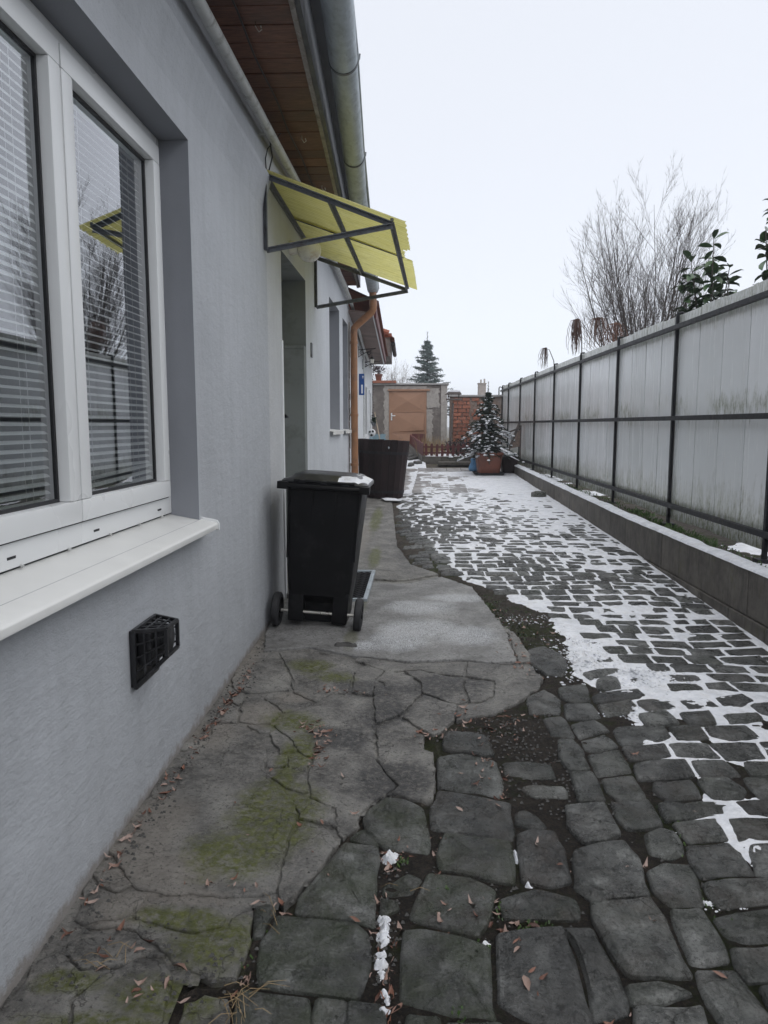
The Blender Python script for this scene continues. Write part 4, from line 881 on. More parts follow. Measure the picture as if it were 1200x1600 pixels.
# ------------------------------------------------------------------ near house
HO = (-1.0, 5.0, 0.0)
house = thing('house', HO, 'long grey-blue rendered house with white window, brown soffit and zinc gutter', 'house')
OPEN = [(1.66, 3.47, 1.04, 2.80), (5.72, 6.92, -.2, 2.835), (8.72, 9.80, 1.43, 3.0), (10.22, 10.92, 1.43, 2.97)]
Y0, Y1, ZB_, ZT_ = -3.0, 11.07, -.35, 3.62
def wall_mesh():
    mb = MB()
    ys = sorted({Y0, 4.0, 5.18, Y1, *[o[0] for o in OPEN], *[o[1] for o in OPEN]}); zs = sorted({ZB_, ZT_, *[o[2] for o in OPEN], *[o[3] for o in OPEN]})
    zs = [z for z in zs if z >= ZB_]
    idx = {}
    def vid(a, z):
        if (a, z) not in idx: idx[(a, z)] = len(mb.v); mb.v.append(wp(0, a, z))
        return idx[(a, z)]
    for a, b in zip(ys, ys[1:]):
        for c, d in zip(zs, zs[1:]):
            if any(o[0] <= a and b <= o[1] and o[2] <= c and d <= o[3] for o in OPEN): continue
            mb.f.append((vid(a, c), vid(b, c), vid(b, d), vid(a, d))); m_ = (a + b) / 2
            mb.m.append(0 if m_ < 5.18 else (1 if m_ < 7.2 else 2))
    # reveals
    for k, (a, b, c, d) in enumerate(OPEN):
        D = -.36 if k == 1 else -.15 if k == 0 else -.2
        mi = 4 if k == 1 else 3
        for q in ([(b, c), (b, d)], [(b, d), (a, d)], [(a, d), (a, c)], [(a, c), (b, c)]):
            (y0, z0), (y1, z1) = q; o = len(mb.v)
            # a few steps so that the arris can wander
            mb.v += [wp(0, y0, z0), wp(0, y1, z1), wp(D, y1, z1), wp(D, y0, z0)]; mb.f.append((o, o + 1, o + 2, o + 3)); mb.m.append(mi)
    # ends, back and top so that the house is closed
    for a in (Y0, Y1):
        o = len(mb.v); mb.v += [wp(0, a, ZB_), wp(0, a, ZT_), wp(-5, a, ZT_), wp(-5, a, ZB_)]; mb.f.append((o, o + 1, o + 2, o + 3)); mb.m.append(2)
    o = len(mb.v); mb.v += [wp(-5, Y0, ZB_), wp(-5, Y1, ZB_), wp(-5, Y1, ZT_), wp(-5, Y0, ZT_)]; mb.f.append((o, o + 1, o + 2, o + 3)); mb.m.append(2)
    return mb
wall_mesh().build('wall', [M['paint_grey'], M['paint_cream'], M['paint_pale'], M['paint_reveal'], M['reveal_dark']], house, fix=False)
# upper band of the wall stands back: thicker insulation below, ending at the awning
lip = MB()
lip.add([wp(.018, -3, -.3), wp(.018, 5.16, -.3)], [])
lip = MB()
band = [(z, o) for z, o in ((3.17, .032), (3.205, .022), (3.23, .004), (3.24, .0))]
vs = []; fs = []
for a in (Y0, 5.17):
    vs += [wp(.0, a, 3.10)] + [wp(o, a, z) for z, o in band]
n = 5
# rounded shadow-casting moulding along the top of the thick render
mp = [(-.002, 2.94), (.004, 2.98), (.022, 3.08), (.042, 3.15), (.048, 3.175), (.036, 3.20), (.006, 3.218), (-.002, 3.222)]
lip.prism([(p[0], p[1]) for p in mp], lambda o, z: wp(o, Y0, z), lambda o, z: wp(o, 5.17, z))
lip.build('render_edge', M['paint_grey'], house, smooth=True)
# rooms behind the openings
for k, (a, b, c, d) in enumerate(OPEN):
    if k == 1: continue
    mb = MB(); D = -.155 if k == 0 else -.205
    o0, o1 = -2.6, D
    P = lambda o, y, z: wp(o, y, z)
    mb.add([P(o0, a - .3, c - .4), P(o0, b + .3, c - .4), P(o0, b + .3, d + .2), P(o0, a - .3, d + .2), P(o1, a - .3, c - .4), P(o1, b + .3, c - .4), P(o1, b + .3, d + .2), P(o1, a - .3, d + .2)],
           [(0, 1, 2, 3), (0, 4, 5, 1), (3, 2, 6, 7), (0, 3, 7, 4), (1, 5, 6, 2)])
    # inner face of the wall round the opening
    for (y0, y1, z0, z1) in ((a - .3, a, c - .4, d + .2), (b, b + .3, c - .4, d + .2), (a, b, c - .4, c), (a, b, d, d + .2)):
        mb.add([P(o1, y0, z0), P(o1, y1, z0), P(o1, y1, z1), P(o1, y0, z1)], [(0, 1, 2, 3)])
    mb.build('room', M['room'], house, fix=False)

def window(y0, y1, z0, z1, off, split=None, parent=house, fw=.068, detail=True):
    """frame with one or two sashes; off = depth of the outer frame face behind the wall face"""
    f = MB(); D = .07
    zb = z0 + .035
    f.wbox(off - D, off, y0, y1, z1 - fw, z1); f.wbox(off - D, off, y0, y1, zb - .035, zb + fw)
    f.wbox(off - D, off, y0, y0 + fw, zb + fw, z1 - fw); f.wbox(off - D, off, y1 - fw, y1, zb + fw, z1 - fw)
    if split: f.wbox(off - D, off - .004, split - .02, split + .02, zb + fw, z1 - fw)
    fr = f.build('window', M['pvc'], parent, bevel=.006, smooth=True)
    cells = [(y0, split), (split, y1)] if split else [(y0, y1)]
    g = .006; sw = .078
    for i, (a, b) in enumerate(cells):
        A = a + (fw - .018 if i == 0 else .010 - (.0)); B = b - (fw - .018 if i == len(cells) - 1 else .010)
        if split and i == 1: A = split - .012
        if split and i == 0: B = split - .020
        Zl, Zh = zb + fw - .018, z1 - fw + .018
        s_ = MB(); o0, o1 = off - .055, off + .018
        # stepped profile: outer frame of the sash plus a sloped glazing bead
        for (u0, u1, w0, w1) in ((A, B, Zh - sw, Zh), (A, B, Zl, Zl + sw), (A, A + sw, Zl + sw, Zh - sw), (B - sw, B, Zl + sw, Zh - sw)):
            s_.wbox(o0, o1, u0, u1, w0, w1)
        so = s_.build('sash', M['pvc'], fr, bevel=.007, smooth=True)
        gm = MB(); t_ = .012; a2, b2, c2, d2 = A + sw, B - sw, Zl + sw, Zh - sw
        for (u0, u1, w0, w1) in ((a2, b2, d2 - t_, d2), (a2, b2, c2, c2 + t_), (a2, a2 + t_, c2 + t_, d2 - t_), (b2 - t_, b2, c2 + t_, d2 - t_)):
            gm.wbox(off - .034, off - .022, u0, u1, w0, w1)
        # black strips stand in for the shadow between sash and frame
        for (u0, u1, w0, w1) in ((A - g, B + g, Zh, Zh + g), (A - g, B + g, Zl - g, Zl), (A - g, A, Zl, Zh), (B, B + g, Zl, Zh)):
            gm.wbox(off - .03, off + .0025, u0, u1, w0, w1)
        gm.build('gasket_and_shadow', M['gasket_and_shadow'], fr)
        pm = MB(); pm.add([wp(off - .028, a2, c2), wp(off - .028, b2, c2), wp(off - .028, b2, d2), wp(off - .028, a2, d2)], [(0, 1, 2, 3)])
        pm.build('pane', M['glass'], fr, fix=False)
        if detail:
            yield (a2, b2, c2, d2)
cells = list(window(1.66, 3.47, 1.075, 2.80, -.135, 2.52))
# slots and clips along the bottom frame
for yv in (2.05, 2.62, 3.28):
    mb = MB(); mb.wbox(-.136, -.1335, yv, yv + .045, 1.105, 1.113); mb.build('drain_slot', M['gasket_and_shadow'], house)
for yv in (1.85, 2.12, 2.42, 2.75, 3.05, 3.32):
    mb = MB(); mb.tube([wp(-.134, yv, 1.077), wp(-.126, yv, 1.074)], .005, 8); mb.build('sill_clip', M['pipe'], house)
# sill with folded front lip and rounded end caps
mb = MB()
prof = [(-.15, 1.068), (.072, 1.026), (.082, 1.016), (.082, .992), (.070, .992), (.070, 1.010), (-.15, 1.052)]
mb.prism(prof, lambda o, z: wp(o, 1.60, z), lambda o, z: wp(o, 3.50, z))
mb.build('sill', M['sill'], house, bevel=.003, smooth=True)
for ye in (1.585, 3.50):
    mb = MB(); cap = [(-.148, 1.078), (.055, 1.040), (.078, 1.034), (.088, 1.018), (.088, .984), (.068, .984), (.066, 1.005), (-.148, 1.048)]
    mb.prism(cap, lambda o, z: wp(o, ye, z), lambda o, z: wp(o, ye + .014, z)); mb.build('sill_end_cap', M['pvc'], house, bevel=.003, smooth=True)

# blinds behind the panes
for i, (a, b, c, d) in enumerate(cells):
    bt = thing('venetian_blind', wp(-.19, (a + b) / 2, c), ['white slatted blind behind the left pane of the near window', 'white slatted blind behind the right pane, beside the window reveal'][i], 'blind', 'venetian blinds in the near window')
    w = b - a - .02; m = MB(); q = []
    for k, (u, h) in enumerate(((-.0125, -.0035), (-.004, .001), (.005, .0015), (.0125, -.001))):
        q += [(u, -w / 2, h), (u, w / 2, h)]
    m.add(q, [(0, 1, 3, 2), (2, 3, 5, 4), (4, 5, 7, 6)])
    sm = m.mesh('slat', M['slat'], smooth=2, fix=False)
    pitch = .0285; n = int((d - c + .02) / pitch)
    for k in range(n):
        sag = -.35 if k > 1 else -.1
        place(sm, 'slat', bt, (.0, rnd.uniform(-.001, .001), k * pitch + .01), (rnd.uniform(-.003, .003) + (.05 if i == 1 and k < 3 else 0), (.95 if i == 0 and k > 24 else .58) + rnd.uniform(-.02, .02), -.016))
    cd = MB()
    for yv in (-w * .32, w * .32):
        for u in (-.012, .012): cd.tube([(u, yv, 0), (u, yv, d - c)], .0009, 4)
    cd.build('cord', M['slat'], bt, local=True)
    rl = MB(); rl.box(-.018, .018, -w / 2, w / 2, d - c - .01, d - c + .02); rl.build('head_rail', M['slat'], bt, local=True)
# far windows of the same house and their sills
for (a, b, c, d) in OPEN[2:]:
    list(window(a, b, c + .02, d, -.16, detail=False, fw=.06))
    mb = MB(); mb.prism([(-.16, c + .02), (.05, c - .002), (.05, c - .05), (.04, c - .05), (.04, c - .012), (-.16, c + .008)], lambda o, z: wp(o, a - .05, z), lambda o, z: wp(o, b + .04, z))
    mb.build('sill', M['sill'], house, bevel=.003)
# door in its recess, inner trim, light post
mb = MB(); mb.wbox(-.40, -.36, 5.72, 6.92, -.2, 2.835); dr = mb.build('door', M['pvc'], house)
mb = MB(); mb.wbox(-.362, -.345, 5.86, 6.78, 1.3, 2.5); mb.wbox(-.362, -.345, 5.86, 6.78, .3, 1.1); mb.build('door_panel', M['pvc'], dr, bevel=.008)
mb = MB(); mb.wbox(-.24, -.0, 6.80, 6.905, -.1, 2.20); mb.wbox(-.24, -.0, 6.80, 6.905, 2.2, 2.23); mb.build('door_side_board', M['wood_grey'] if False else M['reveal_dark'], house, bevel=.006)
mb = MB(); mb.wbox(-.004, .012, 5.655, 5.70, -.1, 2.15); mb.build('door_edge_trim', M['white_paint'], house, bevel=.003)
mb = MB(); mb.tube([wp(-.02, 5.76, 1.57), wp(.015, 5.76, 1.57)], .016, 10); mb.tube([wp(.015, 5.76, 1.57), wp(.015, 5.82, 1.565)], .009, 8); mb.build('door_knob', M['black_plastic'], house)
mb = MB(); mb.wbox(-.3, .03, 5.66, 6.96, -.1, .155); mb.build('door_step', M['concrete'], house, bevel=.008)
mb = MB(); mb.wbox(.0, .014, 7.19, 7.27, 2.16, 2.30); mb.build('doorbell', M['steel_grey'], house, bevel=.004)
# old plaster edge and downpipe scar at the house corner
mb = MB()
for k in range(26): mb.wbox(-.005, .012 + .012 * rnd.random(), 11.03 + .03 * rnd.random(), 11.085, .3 + k * .105, .3 + k * .105 + .1)
mb.build('corner_plaster', M['plaster_pale'], house)

# soffit boards, trim, fascia, roof
def fx(y): return -.558 - .025 * (y - 3.77)
ys = -1.0; k = 0
while ys < 11.0:
    w = .172
    if ys > 2.6:
        a, b = ys, ys + w - .006; zz_ = 3.55 + rnd.uniform(-.003, .003)
        mb = MB(); mb.hexa([(wx(a) - .02, a, zz_), (fx(a), a, zz_), (fx(b), b, zz_), (wx(b) - .02, b, zz_)], [(wx(a) - .02, a, zz_ + .02), (fx(a), a, zz_ + .02), (fx(b), b, zz_ + .02), (wx(b) - .02, b, zz_ + .02)])
        mb.build('soffit_board', M['soffit'], house, bevel=.004)
    ys += w
mb = MB(); mb.hexa([(wx(-3) - .02, -3, 3.55), (fx(-3), -3, 3.55), (fx(2.7), 2.7, 3.55), (wx(2.7) - .02, 2.7, 3.55)], [(wx(-3) - .02, -3, 3.57), (fx(-3), -3, 3.57), (fx(2.7), 2.7, 3.57), (wx(2.7) - .02, 2.7, 3.57)])
mb.hexa([(wx(-3) - .02, -3, 3.575), (fx(-3), -3, 3.575), (fx(11.07), 11.07, 3.575), (wx(11.07) - .02, 11.07, 3.575)], [(wx(-3) - .02, -3, 3.60), (fx(-3), -3, 3.60), (fx(11.07), 11.07, 3.60), (wx(11.07) - .02, 11.07, 3.60)])
mb.build('soffit_backing', M['soffit'], house)
mb = MB(); mb.hexa([(fx(-3) - .025, -3, 3.525), (fx(-3) + .002, -3, 3.52), (fx(11.07) + .002, 11.07, 3.52), (fx(11.07) - .025, 11.07, 3.525)], [(fx(-3) - .025, -3, 3.548), (fx(-3) + .002, -3, 3.548), (fx(11.07) + .002, 11.07, 3.548), (fx(11.07) - .025, 11.07, 3.548)])
mb.build('soffit_trim', M['trim_wood'], house)
mb = MB(); mb.hexa([(fx(-3) + .004, -3, 3.53), (fx(-3) + .03, -3, 3.53), (fx(11.07) + .03, 11.07, 3.53), (fx(11.07) + .004, 11.07, 3.53)], [(fx(-3) + .004, -3, 3.78), (fx(-3) + .03, -3, 3.78), (fx(11.07) + .03, 11.07, 3.78), (fx(11.07) + .004, 11.07, 3.78)])
mb.build('fascia', M['fascia'], house)
def gc(y): return float(np.interp(y, [-3, 3.87, 7.07, 11.1], [-.30, -.368, -.474, -.525])), float(np.interp(y, [-3, 3.87, 7.07, 11.1], [3.76, 3.69, 3.635, 3.51]))
mb = MB(); pr = [(fx(-3) + .02, 3.785), (-.31, 3.80), (-.31, 3.83), (-5.5, 6.6), (-5.5, 6.55), (fx(-3), 3.75)]
mb.add([(-.345, -3, 3.83), (-.52, 11.1, 3.80), (-6, 11.1, 6.7), (-6, -3, 6.7), (-.345, -3, 3.80), (-.52, 11.1, 3.77), (-6, 11.1, 6.65), (-6, -3, 6.65)], [(0, 1, 2, 3), (7, 6, 5, 4), (0, 4, 5, 1), (1, 5, 6, 2), (3, 2, 6, 7), (0, 3, 7, 4)])
mb.build('roof', M['bitumen'], house)
# half-round zinc gutter made of overlapping lengths
joints = [-3, 2.35, 4.62, 6.12, 8.1, 10.0, 11.05]
gut = bpy.data.objects.new('gutter', None); COL.objects.link(gut); gut.parent = house; gut['_o'] = HO
for j, (a, b) in enumerate(zip(joints, joints[1:])):
    mb = MB(); vs = []; n = 18; r0 = .084 + .0025 * (j % 2); seg = 5
    for rr in (r0, r0 - .003):
        for s_ in range(seg + 1):
            yv = a + (b + .02 - a) * s_ / seg; cx, cz = gc(yv)
            for k in range(n + 1):
                an = math.pi + math.pi * k / n; vs.append((cx + rr * math.cos(an), yv, cz + rr * math.sin(an)))
    W = n + 1; fs = []
    for q in range(2):
        o = q * (seg + 1) * W
        for s_ in range(seg):
            for k in range(n): fs.append((o + s_ * W + k, o + s_ * W + k + 1, o + (s_ + 1) * W + k + 1, o + (s_ + 1) * W + k))
    mb.add(vs, fs)
    for side in (0,):
        cx, cz = gc(a); cx2, cz2 = gc(b + .02); mb.tube([(cx + r0, a, cz), (cx2 + r0, b + .02, cz2)], .009, 8)
    mb.build('gutter_length', M['zinc'], gut, smooth=True, fix=False)
for yv in joints[1:-1]:
    cx, cz = gc(yv); mb = MB(); vs = []; n = 18
    for (rr, dy) in ((.090, -.012), (.090, .012), (.086, .012), (.086, -.012)):
        for k in range(n + 1):
            an = math.pi + math.pi * k / n; vs.append((cx + rr * math.cos(an), yv + dy, cz + rr * math.sin(an)))
    W = n + 1; mb.add(vs, [(r_ * W + k, r_ * W + k + 1, ((r_ + 1) % 4) * W + k + 1, ((r_ + 1) % 4) * W + k) for r_ in range(4) for k in range(n)])
    mb.bar((cx + .088, yv, cz - .002), (cx + .092, yv - .002, cz + .03), .022, .003)
    mb.build('gutter_bracket', M['steel_grey'], gut, smooth=True)
mb = MB(); cx, cz = gc(11.06); n = 18; mb.add([(cx + .084 * math.cos(math.pi + math.pi * k / n), 11.06, cz + .084 * math.sin(math.pi + math.pi * k / n)) for k in range(n + 1)], [tuple(range(n + 1))]); mb.build('gutter_end', M['zinc'], gut, fix=False)
# brown downpipe with swan neck
mb = MB(); cx, cz = gc(10.95)
pth = [(cx, 10.95, cz - .06), (cx + .01, 10.95, 3.27), (cx + .006, 10.95, 3.20), (cx - .02, 10.953, 3.15), (-.765, 11.0, 2.97), (-.80, 11.0, 2.93), (-.808, 11.0, 2.87), (-.806, 11.0, 1.9), (-.80, 11.0, .24)]
mb.tube(pth, .053, 16); dp = mb.build('downpipe', M['copper_paint'], house, smooth=True)
for z in (2.72, 1.65, .9):
    mb = MB(); mb.lathe([(.057, -.02), (.060, -.018), (.060, .018), (.057, .02)], 16, (-.806, 11.0, z)); mb.build('pipe_collar', M['copper_paint'], dp, smooth=True)
mb = MB(); mb.tube([(cx + .008, 10.95, 3.24), (cx + .008, 10.95, 3.31)], .058, 16); mb.build('pipe_collar', M['copper_paint'], dp, smooth=True)
# grey-white service pipe under the soffit, cable and hooks
mb = MB(); pp = [(.075, -1, 3.32), (.075, 3.4, 3.375), (.070, 6.19, 3.45), (.075, 8.0, 3.43), (.06, 9.4, 3.37), (.05, 11.0, 3.30)]
mb.tube([wp(o, y_, z) for o, y_, z in pp], .030, 14); sp_ = mb.build('service_pipe', M['pipe'], house, smooth=True)
mb = MB(); mb.tube([wp(.05, 11.0, 3.30), wp(.01, 13.86, 2.95), wp(.0, 16, 2.75)], .026, 12); mb.build('service_pipe', M['pipe'], house, smooth=True)
for yv in (3.2, 5.0, 6.9, 8.9):
    mb = MB(); mb.tube([wp(0, yv, 3.40), wp(.07, yv, 3.41)], .006, 6); mb.build('pipe_clip', M['pipe'], house)
mb = MB(); cb = []
for k in range(60):
    yv = 2.5 + k * .145; cb.append(wp(.155 + .006 * math.sin(k * .9), yv, 3.530 - .007 * abs(math.sin(k * .37))))
mb.tube(cb, .0055, 6); mb.tube([wp(p_, yv, z) for p_, yv, z in ((.01, 5.22, 3.21), (.05, 5.20, 3.33), (.03, 5.26, 3.40), (.012, 5.3, 3.5))], .005, 6)
mb.tube([wp(.008, 5.19, 3.22), wp(.008, 5.17, 3.31), wp(.02, 5.19, 3.38), wp(.09, 5.3, 3.52)], .004, 6)
mb.build('cable', M['cable'], house)
for yv in (3.95, 5.42, 6.5, 8.0):
    mb = MB(); mb.tube([(wx(yv) + .22, yv, 3.55), (wx(yv) + .22, yv, 3.525), (wx(yv) + .235, yv + .01, 3.505), (wx(yv) + .25, yv + .01, 3.515), (wx(yv) + .245, yv, 3.53)], .0035, 6)
    mb.build('soffit_hook', M['bright_steel'], house)

# ------------------------------------------------------------------ awning over the door
aw = thing('awning', wp(0, 6.3, 2.7), 'yellow corrugated awning on a grey angle-steel frame above the house door', 'awning')
A1, A2 = 5.10, 7.52
Ti, To = 3.19, 2.865
def ap(o, y, z): return wp(o, y, z)
x1 = -.112 - wx(5.1); x2 = -.005 - wx(7.5)
fb = [(ap(.015, A1, Ti), ap(x1, A1, To)), (ap(.015, A1, 2.70), ap(x1, A1, To - .01)), (ap(.015, A1, 2.69), ap(.015, A1, Ti + .01)),
      (ap(.015, A2, Ti), ap(x2, A2, To)), (ap(.015, A2, 2.70), ap(x2, A2, To - .01)), (ap(.015, A2, 2.69), ap(.015, A2, Ti)),
      (ap(.02, A1, Ti - .005), ap(.02, A2, Ti - .005)), (ap(x1, A1, To), ap(x2, A2, To)), (ap(x1 * .52, A1, (Ti + To) / 2 - .005), ap(x2 * .52, A2, (Ti + To) / 2 - .005))]
for a, b in fb:
    mb = MB(); a = Vector(a); b = Vector(b); d = (b - a).normalized()
    # angle steel: two thin flanges
    up = Vector((0, 0, 1)) if abs(d.z) < .9 else Vector((0, 1, 0)); r_ = d.cross(up).normalized(); u_ = r_.cross(d)
    mb.bar(a, b, .030, .005, up=u_); mb.bar(a - r_ * .0135 - u_ * .0155, b - r_ * .0135 - u_ * .0155, .005, .028, up=u_)
    mb.build('frame_bar', M['steel_grey'], aw)
for p in (ap(.02, A1, Ti + .01), ap(.02, A1, 2.69), ap(.02, A2, 2.69), ap(x1, A1, To + .012)):
    mb = MB(); mb.tube([Vector(p) + Vector((0, 0, -.006)), Vector(p) + Vector((0, 0, .012))], .012, 8); mb.build('bolt', M['steel_grey'], aw)
def sheet(y0, y1, broken):
    mb = MB(); ny = int((y1 - y0) / .0095); nx = 9; vs = []
    for j in range(ny + 1):
        yv = y0 + (y1 - y0) * j / ny; f = (yv - A1) / (A2 - A1); X = x1 + (x2 - x1) * f
        ext = .09 + .006 * math.sin(j * 1.7) + .004 * rnd.random()
        if broken == 1 and yv > y1 - .42: ext = .01 + .05 * abs(math.sin(j * .21)) * rnd.random() if yv > y1 - .36 else .07
        if broken == 2 and yv < y0 + .16: ext = -.02 + .07 * (yv - y0) / .16
        for i in range(nx + 1):
            t_ = i / nx; o = .005 + (X + ext - .005) * t_
            z = Ti + (To - Ti) * (o / X) + .024 + .0095 * math.sin((yv - y0) / .052 * 2 * math.pi) + (.010 if broken == 2 else 0) + .008 * t_ * math.sin(yv * 3)
            vs.append(wp(o, yv, z))
    W = nx + 1; fs = [(j * W + i, (j + 1) * W + i, (j + 1) * W + i + 1, j * W + i + 1) for j in range(ny) for i in range(nx)]
    mb.add(vs, fs); return mb.build('corrugated_sheet', M['yellow'], aw, smooth=2, fix=False)
sheet(A1 - .02, A1 + 1.13, 1); sheet(A1 + 1.03, A2 + .03, 2)
mb = MB(); mb.bar(ap(0, A1 + 1.08, Ti + .004), ap(x1 * 1.02 + .04, A1 + 1.08, To + .004), .018, .006); mb.build('joint_strip', M['steel_grey'], aw)
# globe lamp
lp = thing('wall_lamp', wp(0, 6.40, 2.96), 'round aged white globe lamp on the wall under the awning', 'lamp')
mb = MB(); mb.lathe([(.055, 0), (.058, .01), (.05, .05), (.045, .065)], 20, wp(.0, 6.12, 2.94), 'x'); mb.build('lamp_base', M['globe'], lp, smooth=True)
mb = MB(); cgl = wp(.16, 6.12, 2.925); rr = .098
mb.lathe([(rr * math.sin(math.pi * k / 16) + .0005, -rr * math.cos(math.pi * k / 16)) for k in range(17)], 28, cgl); mb.build('lamp_globe', M['globe'], lp, smooth=2)

# ------------------------------------------------------------------ flue terminal on the wall
vt = thing('flue_cage', wp(0, 2.68, .63), 'black wire-guarded heater flue terminal low on the grey wall below the window', 'flue')
ya, yb, za, zb_ = 2.57, 2.80, .525, .742
mb = MB(); mb.wbox(0, .012, ya, yb, za, zb_); mb.build('back_plate', M['vent'], vt, bevel=.003)
fa, fb_, fc, fd = 2.62, 2.745, .632, .738       # front face
Of = .122
mb = MB()
cor_b = [(ya, za), (yb, za), (yb, zb_), (ya, zb_)]; cor_f = [(fa, fc), (fb_, fc), (fb_, fd), (fa, fd)]
for (p, q) in zip(cor_b, cor_f): mb.bar(wp(.012, *p), wp(Of, *q), .012)
for C_, O_ in ((cor_b, .018), (cor_f, Of)):
    for k in range(4): mb.bar(wp(O_, *C_[k]), wp(O_, *C_[(k + 1) % 4]), .013)
for t_ in (.25, .5, .75):     # bars over top, sides and bottom
    for side in range(4):
        p0 = Vector(cor_b[side]).lerp(Vector(cor_b[(side + 1) % 4]), t_); q0 = Vector(cor_f[side]).lerp(Vector(cor_f[(side + 1) % 4]), t_)
        mb.bar(wp(.012, *p0), wp(Of, *q0), .009, .005)
for t_ in (.35, .7):
    ring = [Vector(a).lerp(Vector(b), t_) for a, b in zip(cor_b, cor_f)]
    for k in range(4): mb.bar(wp(.012 + (Of - .012) * t_, *ring[k]), wp(.012 + (Of - .012) * t_, *ring[(k + 1) % 4]), .007)
mb.build('guard', M['vent'], vt)
mb = MB(); cc_ = ((fa + fb_) / 2, (fc + fd) / 2)
mb.lathe([(.047, .01), (.047, .098), (.052, .100), (.052, .116), (.03, .122), (.012, .124)], 24, wp(0, cc_[0], cc_[1]), 'x'); mb.build('flue_tube', M['vent'], vt, smooth=True)
mb = MB(); mb.wbox(.02, .07, ya + .03, yb - .03, .60, .725); mb.build('draught_box', M['vent'], vt, bevel=.004)
# ------------------------------------------------------------------ wheelie bin
bn = thing('wheelie_bin', (-.64, 4.93, zgs(-.64, 4.93) + .0), 'black two-wheeled rubbish bin with a little snow on its lid beside the door', 'bin', rot=(R(-1), R(4.0), R(-1)))
def rrect(w, d, r, n=5, y0=0):
    out = []
    for sx, sy, a0 in ((1, 1, 0), (-1, 1, 90), (-1, -1, 180), (1, -1, 270)):
        for k in range(n + 1):
            a = R(a0 + 90 * k / n); out.append((sx * (w / 2 - r) + r * math.cos(a), y0 + sy * (d / 2 - r) + r * math.sin(a)))
    return out
def loft(mb, secs, cap=True):
    n = len(secs[0][0]); vs = [(p[0], p[1], z) for sec, z in secs for p in sec]
    fs = [(i * n + k, i * n + (k + 1) % n, (i + 1) * n + (k + 1) % n, (i + 1) * n + k) for i in range(len(secs) - 1) for k in range(n)]
    if cap: fs += [tuple(range(n - 1, -1, -1)), tuple((len(secs) - 1) * n + k for k in range(n))]
    mb.add(vs, fs)
mb = MB()  # back of the bin (wheel side) towards -y
loft(mb, [(rrect(.41, .36, .05, y0=.32), .03), (rrect(.42, .37, .05, y0=.32), .17), (rrect(.435, .50, .04, y0=.27), .24), (rrect(.455, .53, .035, y0=.275), .35), (rrect(.525, .64, .035, y0=.30), .985), (rrect(.545, .66, .03, y0=.30), .99), (rrect(.545, .66, .03, y0=.30), 1.015)])
body = mb.build('body', M['black_plastic'], bn, local=True, smooth=True)
for sx in (-1, 1):
    mb = MB(); mb.hexa([(sx * .155 - .055, .03, .045), (sx * .155 + .055, .03, .045), (sx * .155 + .05, .2, .045), (sx * .155 - .05, .2, .045)], [(sx * .160 - .055, .02, .27), (sx * .160 + .055, .02, .27), (sx * .16 + .05, .2, .27), (sx * .16 - .05, .2, .27)])
    mb.build('axle_housing', M['black_plastic'], bn, local=True, bevel=.012, smooth=True)
for x in (-.235, -.08, .08, .235):
    mb = MB(); mb.hexa([(x - .006, .012, .5), (x + .006, .012, .5), (x + .006, .05, .5), (x - .006, .05, .5)], [(x * 1.03 - .006, -.028, .97), (x * 1.03 + .006, -.028, .97), (x * 1.03 + .006, .05, .97), (x * 1.03 - .006, .05, .97)])
    mb.build('rib', M['black_plastic'], bn, local=True)
mb = MB(); mb.tube([(-.29, .045, .115), (.29, .045, .115)], .011, 12); mb.build('axle', M['bright_steel'], bn, local=True, smooth=True)
for sx in (-1, 1):
    w_ = bpy.data.objects.new('wheel', None); COL.objects.link(w_); w_.parent = bn; w_.location = (sx * .290, .045, .120); w_['_o'] = (0, 0, 0)
    mb = MB(); mb.lathe([(.085, -.026), (.108, -.027), (.120, -.017), (.122, 0), (.120, .017), (.108, .027), (.085, .026)], 32, ax='x', cap=False); mb.lathe([(.085, -.026), (.085, .026)], 32, ax='x', cap=False)
    mb.build('tyre', M['rubber'], w_, local=True, smooth=True)
    mb = MB(); mb.lathe([(.086, -.018), (.086, .018)], 24, ax='x'); mb.lathe([(.026, -.03), (.026, .03)], 16, ax='x'); mb.build('rim', M['black_plastic'], w_, local=True, smooth=True)
mb = MB()  # lid: rim, dome and overhanging grip
loft(mb, [(rrect(.585, .70, .04, y0=.315), 1.012), (rrect(.60, .715, .045, y0=.318), 1.020), (rrect(.60, .715, .045, y0=.318), 1.040), (rrect(.575, .69, .045, y0=.32), 1.052), (rrect(.50, .60, .06, y0=.32), 1.062), (rrect(.46, .55, .07, y0=.33), 1.085), (rrect(.36, .44, .08, y0=.33), 1.094)])
lid = mb.build('lid', M['lid_plastic'], bn, local=True, smooth=True)
mb = MB()
for sx in (-1, 1):
    mb.box(sx * .27 - .025 * (1 if sx > 0 else 1), sx * .27 + .045 if sx > 0 else sx * .27 + .025, -.09, .0, .985, 1.035) if sx > 0 else mb.box(-.315, -.245, -.09, .0, .985, 1.035)
mb.tube([(-.30, -.075, 1.01), (.30, -.075, 1.01)], .015, 12)
mb.tube([(-.21, -.045, 1.045), (.21, -.045, 1.045)], .012, 10)
mb.build('handle', M['black_plastic'], bn, local=True, bevel=.004, smooth=True)
for x in (-.15, 0.0, .15):
    mb = MB(); mb.box(x - .02, x + .02, -.055, .0, 1.03, 1.055)
    mb.build('hinge', M['lid_plastic'], bn, local=True, bevel=.005)
